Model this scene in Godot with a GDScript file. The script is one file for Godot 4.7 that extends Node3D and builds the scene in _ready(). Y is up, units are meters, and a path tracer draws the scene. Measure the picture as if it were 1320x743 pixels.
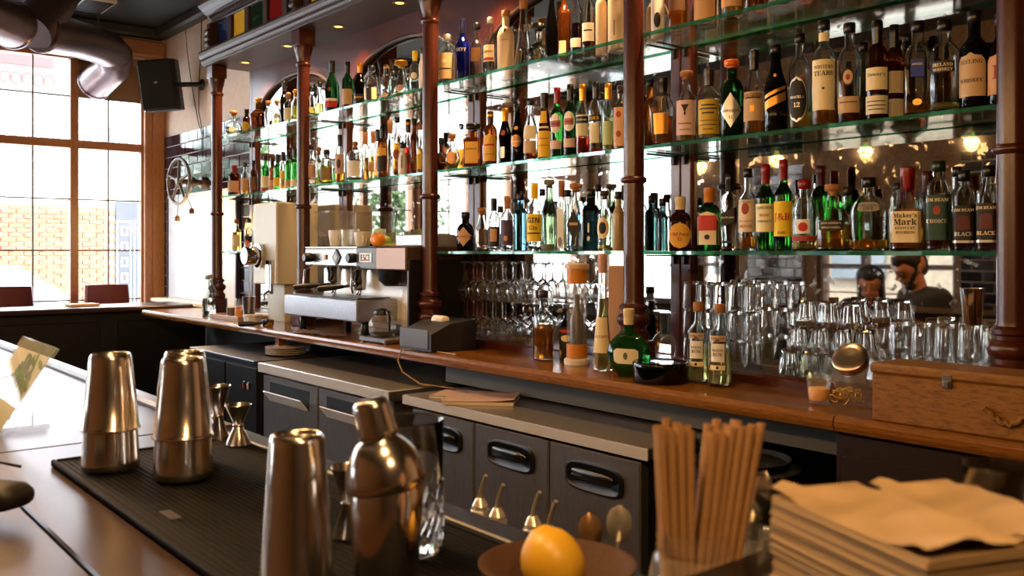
extends Node3D

# ---------------------------------------------------------------- mesh builder
class MB:
	var v := PackedVector3Array()
	var n := PackedVector3Array()
	var ix := PackedInt32Array()
	func tri(a: int, b: int, c: int) -> void:
		var g := (v[b] - v[a]).cross(v[c] - v[a])
		if g.dot(n[a] + n[b] + n[c]) > 0.0:
			ix.append(a); ix.append(c); ix.append(b)
		else:
			ix.append(a); ix.append(b); ix.append(c)
	func add(p: Vector3, q: Vector3) -> int:
		v.append(p); n.append(q)
		return v.size() - 1
	func flat(pts: Array, nrm: Vector3) -> void:
		var k := v.size()
		for p in pts:
			add(p, nrm)
		for i in range(1, pts.size() - 1):
			tri(k, k + i, k + i + 1)
	func quad(a: Vector3, b: Vector3, c: Vector3, d: Vector3, out: Vector3) -> void:
		var g := (b - a).cross(c - a)
		if g.length_squared() < 1e-16:
			g = (c - a).cross(d - a)
		g = g.normalized()
		flat([a, b, c, d], g if g.dot(out) > 0 else -g)
	func box(c: Vector3, s: Vector3, bev := 0.0, B := Basis()) -> void:
		var h := s * 0.5
		bev = minf(bev, 0.45 * minf(s.x, minf(s.y, s.z)))
		for a in 3:
			var b := (a + 1) % 3
			var d := (a + 2) % 3
			for sg in [-1.0, 1.0]:
				var pts := []
				for q in [[-1, -1], [1, -1], [1, 1], [-1, 1]]:
					var p := Vector3()
					p[a] = sg * h[a]; p[b] = q[0] * (h[b] - bev); p[d] = q[1] * (h[d] - bev)
					pts.append(c + B * p)
				var nn := Vector3()
				nn[a] = sg
				flat(pts, B * nn)
			if bev > 0.0:
				for s1 in [-1.0, 1.0]:
					for s2 in [-1.0, 1.0]:
						var e := []
						for q in [[-1, 0], [1, 0], [1, 1], [-1, 1]]:
							var p := Vector3()
							p[a] = q[0] * (h[a] - bev)
							p[b] = s1 * (h[b] - (bev if q[1] else 0.0))
							p[d] = s2 * (h[d] - (0.0 if q[1] else bev))
							e.append(c + B * p)
						var nn := Vector3()
						nn[b] = s1; nn[d] = s2
						flat(e, (B * nn).normalized())
		if bev > 0.0:
			for sx in [-1.0, 1.0]:
				for sy in [-1.0, 1.0]:
					for sz in [-1.0, 1.0]:
						var sg := Vector3(sx, sy, sz)
						var e := []
						for k in 3:
							var p := sg * (h - Vector3.ONE * bev)
							p[k] = sg[k] * h[k]
							e.append(c + B * p)
						flat(e, (B * sg).normalized())
	# profile of (radius, height) turned about y; pw squares the section off, fz flattens it
	func lathe(prof: Array, seg := 20, pw := 2.0, fz := 1.0, T := Transform3D(), cut := 0.72) -> void:
		var cs := []
		for j in seg:
			var t := TAU * j / seg
			var cx := cos(t)
			var cz := sin(t)
			if pw != 2.0:
				cx = signf(cx) * pow(absf(cx), 2.0 / pw)
				cz = signf(cz) * pow(absf(cz), 2.0 / pw)
			var nn := Vector2(signf(cx) * pow(absf(cx), pw - 1.0), signf(cz) * pow(absf(cz), pw - 1.0) / fz).normalized()
			cs.append([cx, cz * fz, nn.x, nn.y])
		var sn := []
		for i in prof.size() - 1:
			var d: Vector2 = prof[i + 1] - prof[i]
			sn.append(Vector2(d.y, -d.x).normalized())
		var B := T.basis
		for i in prof.size() - 1:
			var n0: Vector2 = sn[i]
			var n1: Vector2 = sn[i]
			if i > 0 and sn[i].dot(sn[i - 1]) > cut:
				n0 = (sn[i] + sn[i - 1]).normalized()
			if i < prof.size() - 2 and sn[i].dot(sn[i + 1]) > cut:
				n1 = (sn[i] + sn[i + 1]).normalized()
			var p0: Vector2 = prof[i]
			var p1: Vector2 = prof[i + 1]
			if p0.distance_squared_to(p1) < 1e-14:
				continue
			var k := v.size()
			for j in seg:
				var q: Array = cs[j]
				add(T * Vector3(p0.x * q[0], p0.y, p0.x * q[1]), B * Vector3(n0.x * q[2], n0.y, n0.x * q[3]))
				add(T * Vector3(p1.x * q[0], p1.y, p1.x * q[1]), B * Vector3(n1.x * q[2], n1.y, n1.x * q[3]))
			for j in seg:
				var a := k + 2 * j
				var b := k + 2 * ((j + 1) % seg)
				if p0.x > 1e-6:
					tri(a, b, b + 1 if p1.x > 1e-6 else a + 1)
				if p1.x > 1e-6:
					tri(a, b + 1, a + 1)
	func cyl(c: Vector3, r: float, h: float, seg := 16, bev := 0.0, B := Basis(), r2 := -1.0) -> void:
		var t := r if r2 < 0 else r2
		var pr := [Vector2(0, 0), Vector2(r - bev, 0), Vector2(r, bev), Vector2(t, h - bev), Vector2(t - bev, h), Vector2(0, h)] if bev > 0 else [Vector2(0, 0), Vector2(r, 0), Vector2(t, h), Vector2(0, h)]
		lathe(pr, seg, 2.0, 1.0, Transform3D(B, c), 0.3 if bev > 0 else 0.72)
	func ball(c: Vector3, r: Vector3, seg := 14, rings := 8) -> void:
		var pr := []
		for i in rings + 1:
			var t := -PI / 2 + PI * i / rings
			pr.append(Vector2(maxf(0.0, cos(t)), sin(t)))
		lathe(pr, seg, 2.0, 1.0, Transform3D(Basis().scaled(r), c), -2.0)
	func tube(pts: Array, rad, seg := 8, caps := true) -> void:
		var up := Vector3.UP
		var k0 := v.size()
		var cnt := pts.size()
		var t0: Vector3 = (pts[1] - pts[0]).normalized()
		if absf(t0.dot(up)) > 0.9:
			up = Vector3.RIGHT
		var e1 := up.cross(t0).normalized()
		for i in cnt:
			var t: Vector3 = (pts[mini(i + 1, cnt - 1)] - pts[maxi(i - 1, 0)]).normalized()
			e1 = (e1 - t * e1.dot(t)).normalized()
			var e2 := t.cross(e1)
			var r: float = rad[i] if rad is Array else rad
			for j in seg:
				var a := TAU * j / seg
				var q := e1 * cos(a) + e2 * sin(a)
				add(pts[i] + q * r, q)
			if caps and (i == 0 or i == cnt - 1):
				var ring := []
				for j in seg:
					var a := TAU * j / seg
					ring.append(pts[i] + (e1 * cos(a) + e2 * sin(a)) * r)
				var keep := v.size()
				flat(ring, -t if i == 0 else t)
				if i == 0:
					k0 = k0
				caps_at.append([i, keep, v.size() - keep])
		# side faces: ring starts shift by the cap inserted after ring 0
		var starts := []
		var at := k0
		for i in cnt:
			starts.append(at)
			at += seg
			if caps and (i == 0 or i == cnt - 1):
				at += seg
		for i in cnt - 1:
			for j in seg:
				var a: int = starts[i] + j
				var b: int = starts[i] + (j + 1) % seg
				var c: int = starts[i + 1] + j
				var d: int = starts[i + 1] + (j + 1) % seg
				tri(a, b, d)
				tri(a, d, c)
	var caps_at := []
	# polygon in the x-y plane of T, pushed from z = 0 to z = depth
	func prism(poly: PackedVector2Array, depth: float, T := Transform3D()) -> void:
		var tr := Geometry2D.triangulate_polygon(poly)
		for z in [0.0, depth]:
			var nn: Vector3 = T.basis * Vector3(0, 0, -1 if z == 0.0 else 1) * signf(depth)
			var k := v.size()
			for p in poly:
				add(T * Vector3(p.x, p.y, z), nn)
			for i in range(0, tr.size(), 3):
				tri(k + tr[i], k + tr[i + 1], k + tr[i + 2])
		var ccw := not Geometry2D.is_polygon_clockwise(poly)
		for i in poly.size():
			var a := poly[i]
			var b := poly[(i + 1) % poly.size()]
			var d := b - a
			var o := Vector3(d.y, -d.x, 0) if ccw else Vector3(-d.y, d.x, 0)
			quad(T * Vector3(a.x, a.y, 0), T * Vector3(b.x, b.y, 0), T * Vector3(b.x, b.y, depth), T * Vector3(a.x, a.y, depth), T.basis * o)
	func mesh() -> ArrayMesh:
		var a := []
		a.resize(Mesh.ARRAY_MAX)
		a[Mesh.ARRAY_VERTEX] = v
		a[Mesh.ARRAY_NORMAL] = n
		a[Mesh.ARRAY_INDEX] = ix
		var m := ArrayMesh.new()
		m.add_surface_from_arrays(Mesh.PRIMITIVE_TRIANGLES, a)
		return m

# ---------------------------------------------------------------- nodes
var used := {}
func numbered(called: String) -> String:
	used[called] = used.get(called, -1) + 1
	return called if used[called] == 0 else "%s_%03d" % [called, used[called]]
func thing(called: String, label: String, category: String, at := Vector3.ZERO, yaw := 0.0, group := "") -> Node3D:
	var o := Node3D.new()
	o.name = numbered(called)
	add_child(o)
	o.position = at
	o.rotation.y = yaw
	tag(o, label, category, group)
	return o
func tag(o: Node, label: String, category: String, group := "") -> void:
	o.set_meta("label", label)
	o.set_meta("category", category)
	if group:
		o.set_meta("group", group)
func part(parent: Node, called: String, mb, m: Material, label := "") -> MeshInstance3D:
	var o := MeshInstance3D.new()
	o.name = called
	o.mesh = mb.mesh() if mb is MB else mb
	o.material_override = null
	o.set_surface_override_material(0, m)
	parent.add_child(o, true)
	if label:
		o.set_meta("label", label)
	return o
func struct(called: String, mb, m: Material, label: String, category: String) -> MeshInstance3D:
	var o := part(self, called, mb, m)
	o.set_meta("kind", "structure")
	tag(o, label, category)
	return o
func bx(parent: Node, called: String, c: Vector3, s: Vector3, m: Material, bev := 0.003, label := "", B := Basis()) -> MeshInstance3D:
	var b := MB.new()
	b.box(c, s, bev, B)
	return part(parent, called, b, m, label)

# ---------------------------------------------------------------- materials
var mats := {}
const INK := {
	"ink": Color(.07, .065, .06), "inkb": Color(.12, .09, .07), "cream": Color(.93, .86, .68), "cream2": Color(.9, .82, .68), "cream3": Color(.95, .91, .72), "pale": Color(.88, .84, .70), "white": Color(.93, .92, .89),
	"pink": Color(.86, .73, .68), "pinkp": Color(.83, .66, .60), "pinkr": Color(.72, .40, .40), "mustard": Color(.80, .66, .16), "silver": Color(.75, .75, .74), "silver2": Color(.62, .60, .55), "tan": Color(.78, .65, .48),
	"gold": Color(.90, .68, .26), "gold2": Color(.76, .55, .22), "peach": Color(.80, .61, .43), "yellow": Color(.95, .80, .10), "yellow2": Color(.93, .74, .12), "red": Color(.72, .07, .06), "red2": Color(.74, .16, .08), "rust": Color(.62, .20, .12),
	"blue2": Color(.12, .22, .55), "pine": Color(.10, .26, .22), "brownp": Color(.42, .28, .18), "bronze": Color(.58, .42, .28), "mint": Color(.72, .80, .58), "plum": Color(.28, .20, .30), "olive2": Color(.35, .38, .26), "olive3": Color(.55, .45, .20),
	"wine": Color(.35, .10, .10), "grey": Color(.5, .5, .5), "orange": Color(.90, .38, .10)}
func paint(c: Color, rough := 0.55, metal := 0.0) -> StandardMaterial3D:
	var key := "%s %.2f %.2f" % [c.to_html(), rough, metal]
	if not mats.has(key):
		var m := StandardMaterial3D.new()
		m.albedo_color = c
		m.roughness = rough
		m.metallic = metal
		mats[key] = m
	return mats[key]
func ink(k: String) -> StandardMaterial3D:
	return paint(INK[k], 0.3 if k in ["gold2", "silver", "bronze"] else 0.6, 0.6 if k in ["gold2", "silver", "bronze"] else 0.0)
func sheet(c: Color, alpha: float, rough := 0.02) -> StandardMaterial3D:
	var key := "sheet %s %.3f %.2f" % [c.to_html(), alpha, rough]
	if not mats.has(key):
		var m := StandardMaterial3D.new()
		m.albedo_color = Color(c.r, c.g, c.b, alpha)
		m.transparency = BaseMaterial3D.TRANSPARENCY_ALPHA
		m.roughness = rough
		m.cull_mode = BaseMaterial3D.CULL_DISABLED
		mats[key] = m
	return mats[key]
func solid_glass(c: Color, alpha := 0.0, bend := 0.05, rough := 0.02) -> StandardMaterial3D:
	var key := "glass %s %.3f %.3f %.2f" % [c.to_html(), alpha, bend, rough]
	if not mats.has(key):
		var m := StandardMaterial3D.new()
		m.albedo_color = Color(c.r, c.g, c.b, alpha)
		m.refraction_enabled = true
		m.refraction_scale = bend
		m.roughness = rough
		mats[key] = m
	return mats[key]
func noise(kind: int, freq: float, seed_: int, octaves := 4) -> FastNoiseLite:
	var f := FastNoiseLite.new()
	f.noise_type = kind
	f.frequency = freq
	f.seed = seed_
	f.fractal_octaves = octaves
	return f
func ntex(f: FastNoiseLite, cols: Array, size := 512, stops := []) -> NoiseTexture2D:
	var t := NoiseTexture2D.new()
	t.width = size
	t.height = size
	t.seamless = true
	t.noise = f
	var g := Gradient.new()
	var off := PackedFloat32Array()
	for i in cols.size():
		off.append(stops[i] if stops else float(i) / (cols.size() - 1))
	g.offsets = off
	g.colors = PackedColorArray(cols)
	t.color_ramp = g
	return t
func textured(key: String, cols: Array, freq: float, scale: Vector3, rough := 0.5, relief := 0.0, world := true, metal := 0.0, kind := FastNoiseLite.TYPE_SIMPLEX, stops := []) -> StandardMaterial3D:
	if mats.has(key):
		return mats[key]
	var m := StandardMaterial3D.new()
	m.albedo_texture = ntex(noise(kind, freq, key.hash() % 1000), cols, 512, stops)
	m.uv1_triplanar = true
	m.uv1_world_triplanar = world
	m.uv1_scale = scale
	m.roughness = rough
	m.metallic = metal
	if relief > 0.0:
		m.heightmap_enabled = true
		m.heightmap_texture = m.albedo_texture
		m.heightmap_scale = relief
	mats[key] = m
	return m

var wood_red: StandardMaterial3D
var wood_dark: StandardMaterial3D
var wood_counter: StandardMaterial3D
var wood_bar: StandardMaterial3D
var wood_window: StandardMaterial3D
var wood_box: StandardMaterial3D
var plaster: StandardMaterial3D
var steel: StandardMaterial3D
var steel_brushed: StandardMaterial3D
var chrome: StandardMaterial3D
var copper_steel: StandardMaterial3D
var black_rubber: StandardMaterial3D
var black_plastic: StandardMaterial3D
var pane: StandardMaterial3D
var glass: StandardMaterial3D
func make_materials() -> void:
	wood_red = textured("wood_red", [Color(.20, .085, .06), Color(.30, .13, .085), Color(.25, .10, .07), Color(.36, .16, .10)], .012, Vector3(7, 1.1, 7), .28, .02)
	wood_dark = textured("wood_dark", [Color(.15, .08, .058), Color(.23, .125, .088), Color(.19, .10, .072), Color(.26, .145, .105)], .012, Vector3(1.1, 8, 8), .48)
	wood_counter = textured("wood_counter", [Color(.38, .225, .075), Color(.52, .33, .115), Color(.45, .275, .095), Color(.60, .39, .15)], .012, Vector3(.9, 9, 9), .22, .02)
	wood_bar = textured("wood_bar", [Color(.13, .082, .052), Color(.215, .135, .083), Color(.17, .105, .067), Color(.25, .16, .10)], .012, Vector3(.9, 8, 8), .3)
	wood_window = textured("wood_window", [Color(.50, .34, .22), Color(.62, .43, .28), Color(.56, .385, .25)], .012, Vector3(8, 1, 8), .4)
	wood_box = textured("wood_box", [Color(.42, .275, .085), Color(.56, .375, .12), Color(.49, .32, .10), Color(.35, .22, .065)], .014, Vector3(2.2, 9, 9), .5)
	plaster = textured("plaster", [Color(.80, .71, .63), Color(.84, .76, .68), Color(.82, .73, .65)], .02, Vector3(.8, .8, .8), .8)
	steel = textured("steel", [Color(.62, .60, .57), Color(.70, .68, .65), Color(.58, .56, .54)], .01, Vector3(10, .5, 10), .3, 0.0, true, .95)
	steel_brushed = textured("steel_brushed", [Color(.52, .505, .49), Color(.575, .555, .54), Color(.55, .53, .515)], .02, Vector3(3, .5, 3), .38, 0.0, true, .85)
	chrome = paint(Color(.82, .81, .80), .1, 1.0)
	copper_steel = paint(Color(.93, .90, .86), .17, 1.0)
	black_rubber = paint(Color(.013, .013, .014), .7)
	black_rubber.metallic_specular = .25
	black_plastic = paint(Color(.05, .05, .052), .35)
	pane = sheet(Color(.93, .97, .96), .02)
	glass = sheet(Color(.90, .93, .90), .05)

# ---------------------------------------------------------------- camera, sky, light
const HE := 1.48
const XW := -8.85     # inner face of the street window wall
const ZF := 5.6       # inner face of the street wall facing the back bar
const YC := 3.56      # ceiling
const COLX := [-6.75, -5.335, -3.92, -2.505, -1.09]

func view_and_light() -> void:
	var c := Camera3D.new()
	c.name = "camera"
	add_child(c)
	c.position = Vector3(0, HE, 2.97)
	c.rotation_degrees = Vector3(0, 50.7, 0)
	c.projection = Camera3D.PROJECTION_FRUSTUM
	c.near = 0.05
	c.far = 200.0
	c.size = 0.05 * 743.0 / 1190.0
	c.frustum_offset = Vector2(0, -0.05 * 47.5 / 1190.0)
	c.current = true
	var w := WorldEnvironment.new()
	w.name = "surroundings"
	var e := Environment.new()
	e.background_mode = Environment.BG_SKY
	var sm := ProceduralSkyMaterial.new()
	sm.sky_top_color = Color(.80, .88, 1.0)
	sm.sky_horizon_color = Color(.97, .98, 1.0)
	sm.ground_bottom_color = Color(.5, .5, .5)
	sm.ground_horizon_color = Color(.8, .8, .8)
	sm.sun_angle_max = 1.0
	sm.energy_multiplier = 9.0
	var sky := Sky.new()
	sky.sky_material = sm
	e.sky = sky
	e.tonemap_mode = Environment.TONE_MAPPER_LINEAR
	e.tonemap_exposure = 3.3
	e.sdfgi_enabled = true
	e.ssao_enabled = true
	e.ssil_enabled = true
	w.environment = e
	var at := CameraAttributesPhysical.new()
	at.frustum_focal_length = 35.0
	at.frustum_focus_distance = 3.6
	at.exposure_aperture = 8.0
	w.camera_attributes = at
	add_child(w)
	var sun := DirectionalLight3D.new()
	sun.name = "sun"
	sun.light_energy = 3.0
	sun.light_color = Color(1, .96, .9)
	sun.light_angular_distance = 2.0
	sun.shadow_enabled = true
	sun.sky_mode = DirectionalLight3D.SKY_MODE_LIGHT_ONLY
	add_child(sun)
	sun.look_at_from_position(Vector3(3, 8, -3.5), Vector3.ZERO)

func _ready() -> void:
	make_materials()
	view_and_light()
	build_room()
	build_street()
	build_back_bar()
	build_counters()
	build_near_bar()
	build_bottles()
	build_glassware()
	build_machines()
	build_counter_things()
	build_fridges()
	build_window_corner()
	build_bar_things()
	build_people()

# ---------------------------------------------------------------- room shell
func window(n: int, at: Vector3, yaw: float, cols: Array, rows: Array, y0: float, y1: float, transom: float, wood: Material, boarded: Array = []) -> void:
	# cols: [x0, x1] of each column of panes along the wall; wide gaps are mullions
	var o := Node3D.new()
	o.name = "window_%d" % n
	add_child(o)
	o.position = at
	o.rotation.y = yaw
	o.set_meta("kind", "structure")
	tag(o, ["tall wooden street window beside the blue tiles, with a silver duct through it", "second wooden street window from the tiled corner", "third wooden street window from the tiled corner", "narrow fourth wooden street window from the tiled corner", "tall window of the opposite wall next to the street corner", "narrow window of the opposite wall", "wide window of the opposite wall between tiled piers"][n - 1], "window")
	var xa: float = cols[0][0]
	var xb: float = cols[-1][1]
	bx(o, "jamb", Vector3(xa - .035, (y0 + y1) / 2, 0), Vector3(.07, y1 - y0 + .14, .11), wood, .006)
	bx(o, "jamb", Vector3(xb + .035, (y0 + y1) / 2, 0), Vector3(.07, y1 - y0 + .14, .11), wood, .006)
	bx(o, "head", Vector3((xa + xb) / 2, y1 + .035, 0), Vector3(xb - xa, .07, .11), wood, .006)
	bx(o, "sill", Vector3((xa + xb) / 2, y0 - .03, -.02), Vector3(xb - xa + .1, .06, .16), wood, .006)
	for i in cols.size() - 1:
		var g: float = cols[i + 1][0] - cols[i][1]
		var x: float = (cols[i + 1][0] + cols[i][1]) / 2
		bx(o, "mullion" if g > .04 else "glazing_bar", Vector3(x, (y0 + y1) / 2, 0), Vector3(g, y1 - y0, .09 if g > .04 else .03), wood if g > .04 else paint(Color(.42, .40, .36), .5), .004 if g > .04 else .002)
	for i in rows.size() - 1:
		var g: float = rows[i + 1][0] - rows[i][1]
		var y: float = (rows[i + 1][0] + rows[i][1]) / 2
		var t := absf(y - transom) < .05
		bx(o, "transom" if t else "glazing_bar", Vector3((xa + xb) / 2, y, 0), Vector3(xb - xa, g, .085 if t else .026), wood if t else paint(Color(.42, .40, .36), .5), .004 if t else .002)
	for i in cols.size():
		for j in rows.size():
			var c := Vector3((cols[i][0] + cols[i][1]) / 2, (rows[j][0] + rows[j][1]) / 2, 0)
			var s := Vector3(cols[i][1] - cols[i][0], rows[j][1] - rows[j][0], .02)
			if [i, j] in boarded:
				bx(o, "board", c, s, paint(Color(.50, .40, .30), .6), .002, "tan board closing the pane round the duct")
			else:
				var b := MB.new()
				b.flat([c + Vector3(-s.x, -s.y, 0) / 2, c + Vector3(s.x, -s.y, 0) / 2, c + Vector3(s.x, s.y, 0) / 2, c + Vector3(-s.x, s.y, 0) / 2], Vector3(0, 0, -1))
				part(o, "pane", b, pane)

func wall_with_openings(called: String, o: Vector3, along: Vector3, length: float, thick: float, outward: Vector3, holes: Array, m: Material, label: String) -> MeshInstance3D:
	# holes: [from, to, y0, y1] measured along the wall
	var b := MB.new()
	var cuts := [0.0]
	for h in holes:
		cuts.append(h[0]); cuts.append(h[1])
	cuts.append(length)
	for i in cuts.size() - 1:
		var a: float = cuts[i]
		var e: float = cuts[i + 1]
		if e - a < .001:
			continue
		var spans := [[0.0, YC]]
		if i % 2 == 1:
			var h: Array = holes[(i - 1) / 2]
			spans = [[0.0, h[2]], [h[3], YC]]
		for s in spans:
			var c: Vector3 = o + along * (a + e) / 2 + outward * thick / 2 + Vector3(0, (s[0] + s[1]) / 2, 0)
			var sz := Vector3(absf(along.x) * (e - a) + absf(outward.x) * thick, s[1] - s[0], absf(along.z) * (e - a) + absf(outward.z) * thick)
			b.box(c, sz)
	return struct(called, b, m, label, "wall")

func tiles(parent: Node3D, x0: float, x1: float, y0: float, y1: float, z: float, out: float, keep: Callable) -> void:
	var rng := RandomNumberGenerator.new()
	rng.seed = 5
	var tones := [paint(Color(.085, .065, .12), .08), paint(Color(.11, .08, .15), .1), paint(Color(.07, .06, .10), .07), paint(Color(.13, .12, .18), .1)]
	var shared := {}
	var r := 0
	var y := y0
	while y < y1 - .02:
		var x := x0 - (.1 if r % 2 else 0.0)
		while x < x1 - .02:
			var a := maxf(x, x0)
			var e := minf(x + .2, x1)
			if e - a > .03 and keep.call((a + e) / 2, y + .05):
				var key := "%.3f" % (e - a)
				if not shared.has(key):
					var b := MB.new()
					b.box(Vector3.ZERO, Vector3(e - a - .008, .092, .012), .003)
					shared[key] = b.mesh()
				var t := part(parent, "tile", shared[key], tones[rng.randi() % 4])
				t.position = Vector3((a + e) / 2, y + .05, z + out * .006)
				t.rotation = Vector3(rng.randf_range(-.012, .012), rng.randf_range(-.012, .012), 0)
			x += .2
		y += .1
		r += 1

func build_room() -> void:
	var dark := textured("ceiling_paint", [Color(.10, .10, .09), Color(.16, .15, .13), Color(.12, .12, .11)], .03, Vector3(1, 1, 1), .7, .2)
	var fl := textured("floor_boards", [Color(.10, .07, .05), Color(.16, .11, .08), Color(.12, .085, .06)], .012, Vector3(1, 8, 8), .45)
	var b := MB.new()
	b.box(Vector3(-3.1, -.06, 2.65), Vector3(12.2, .12, 6.5))
	struct("floor", b, fl, "dark worn floorboards behind and around the bar", "floor")
	b = MB.new()
	b.box(Vector3(-3.1, YC + .1, 2.65), Vector3(12.2, .2, 6.5))
	struct("ceiling", b, dark, "dark painted ceiling above the bar", "ceiling")
	b = MB.new()
	b.box(Vector3(-3.1, YC / 2, -.17), Vector3(12.2, YC, .3))
	var back := struct("wall_back", b, plaster, "cream plaster wall behind the back bar, blue tiles near the window", "wall")
	# tile bed and tiles between the window corner and the back bar
	bx(back, "tile_bed", Vector3(-7.76, 1.72, -.016), Vector3(2.16, 1.54, .012), paint(Color(.80, .79, .76), .7), 0)
	tiles(back, XW, -6.69, .95, 2.48, -.011, 1.0, func(x, y): return not (x > -8.6 and x < -7.1 and y > 1.12 and y < 1.92))
	# street wall with the windows
	var w := [[.17, 1.40], [1.62, 2.85], [3.07, 4.30], [4.50, 5.40]]
	var holes := []
	for q in w:
		holes.append([q[0] + .02 - .05, q[1] + .05, .50, 3.27])
	wall_with_openings("wall_left", Vector3(XW, 0, -.02), Vector3(0, 0, 1), ZF + .02, .25, Vector3(-1, 0, 0), holes, plaster, "cream street wall with tall wooden windows")
	var rows := [[.55, 1.03], [1.045, 1.48], [1.495, 1.94], [1.955, 2.405], [2.48, 2.865], [2.88, 3.20]]
	for i in 4:
		var z0: float = w[i][0] + .02
		window(i + 1, Vector3(XW - .07, 0, z0), -PI / 2, [[0, .27], [.285, .54], [.61, .90], [.915, 1.18]] if i < 3 else [[0, .42], [.435, .85]], rows, .55, 3.20, 2.44, wood_window, [[0, 5], [1, 5]] if i == 0 else [])
	var k := 1
	for z in [.0, 1.51, 2.96, 4.41]:
		b = MB.new()
		var wd := .24 if z == .0 else .16
		b.box(Vector3(XW + .015, 1.72, z + (wd / 2 - .07 if z == .0 else 0.0)), Vector3(.05, 3.1, wd), .006)
		b.box(Vector3(XW + .03, 1.72, z + (wd / 2 - .07 if z == .0 else 0.0)), Vector3(.06, 3.1, wd * .45), .006)
		struct("trim_%d" % k, b, wood_window, ["light wooden pilaster in the tiled corner", "wooden pilaster after the first street window", "wooden pilaster after the second street window", "wooden pilaster after the third street window"][k - 1], "trim")
		k += 1
	b = MB.new()
	b.box(Vector3(XW + .05, 3.36, 2.8), Vector3(.1, .16, 5.6), .02)
	struct("trim_5", b, wood_window, "wooden head moulding above the street windows", "trim")
	b = MB.new()
	b.box(Vector3(XW + .06, YC - .05, 2.8), Vector3(.12, .1, 5.6), .02)
	b.box(Vector3(-3.1, YC - .05, .04), Vector3(11.4, .1, .12), .02)
	struct("trim_6", b, paint(Color(.17, .16, .14), .5), "dark cornice where walls meet the ceiling", "trim")
	# opposite wall
	var fw := [[-8.65, -7.35], [-7.0, -6.6], [-5.4, -4.05]]
	var fy := [3.0, 1.55, 1.55]
	holes = []
	for i in 3:
		holes.append([fw[i][0] + 9.1 - .05, fw[i][1] + 9.1 + .05, .55 if i == 0 else .75, fy[i] + .05])
	var stone := textured("stone_wall", [Color(.28, .20, .12), Color(.48, .36, .22), Color(.37, .27, .165), Color(.56, .43, .28)], .02, Vector3(.7, .7, .7), .8, .3)
	var front := wall_with_openings("wall_front", Vector3(-9.1, 0, ZF), Vector3(1, 0, 0), 12.0, .25, Vector3(0, 0, 1), holes, stone, "rough brown wall with windows and dark tiled piers, facing the back bar")
	for q in [[-6.3, -5.6], [-3.95, -3.05]]:
		bx(front, "tile_bed", Vector3((q[0] + q[1]) / 2, 1.2, ZF - .006), Vector3(q[1] - q[0], 2.4, .012), paint(Color(.72, .70, .66), .7), 0)
		tiles(front, q[0], q[1], .6, 2.4, ZF - .011, -1.0, func(_x, _y): return true)
	var fr := [[.80, 1.05], [1.065, 1.30], [1.35, 1.55]]
	for i in 3:
		var x0: float = fw[i][0]
		var L: float = fw[i][1] - x0
		var cols := [[0, L / 2 - .02], [L / 2 + .02, L]]
		if i == 2:
			cols = [[0, .42], [.49, .88], [.95, L]]
		var rw: Array = fr if i > 0 else [[.60, 1.2], [1.215, 1.85], [1.9, 2.4], [2.415, 3.0]]
		window(5 + i, Vector3(x0, 0, ZF + .09), 0.0, cols, rw, .60 if i == 0 else .80, fy[i], 1.875 if i == 0 else 1.325, paint(Color(.34, .22, .13), .45))
	b = MB.new()
	b.box(Vector3(2.75, YC / 2, 2.65), Vector3(.3, YC, 6.2))
	struct("wall_right", b, textured("brown_wall", [Color(.20, .13, .09), Color(.28, .19, .13)], .02, Vector3(1, 1, 1), .7), "dark brown side wall at the far end of the bar", "wall")

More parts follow.
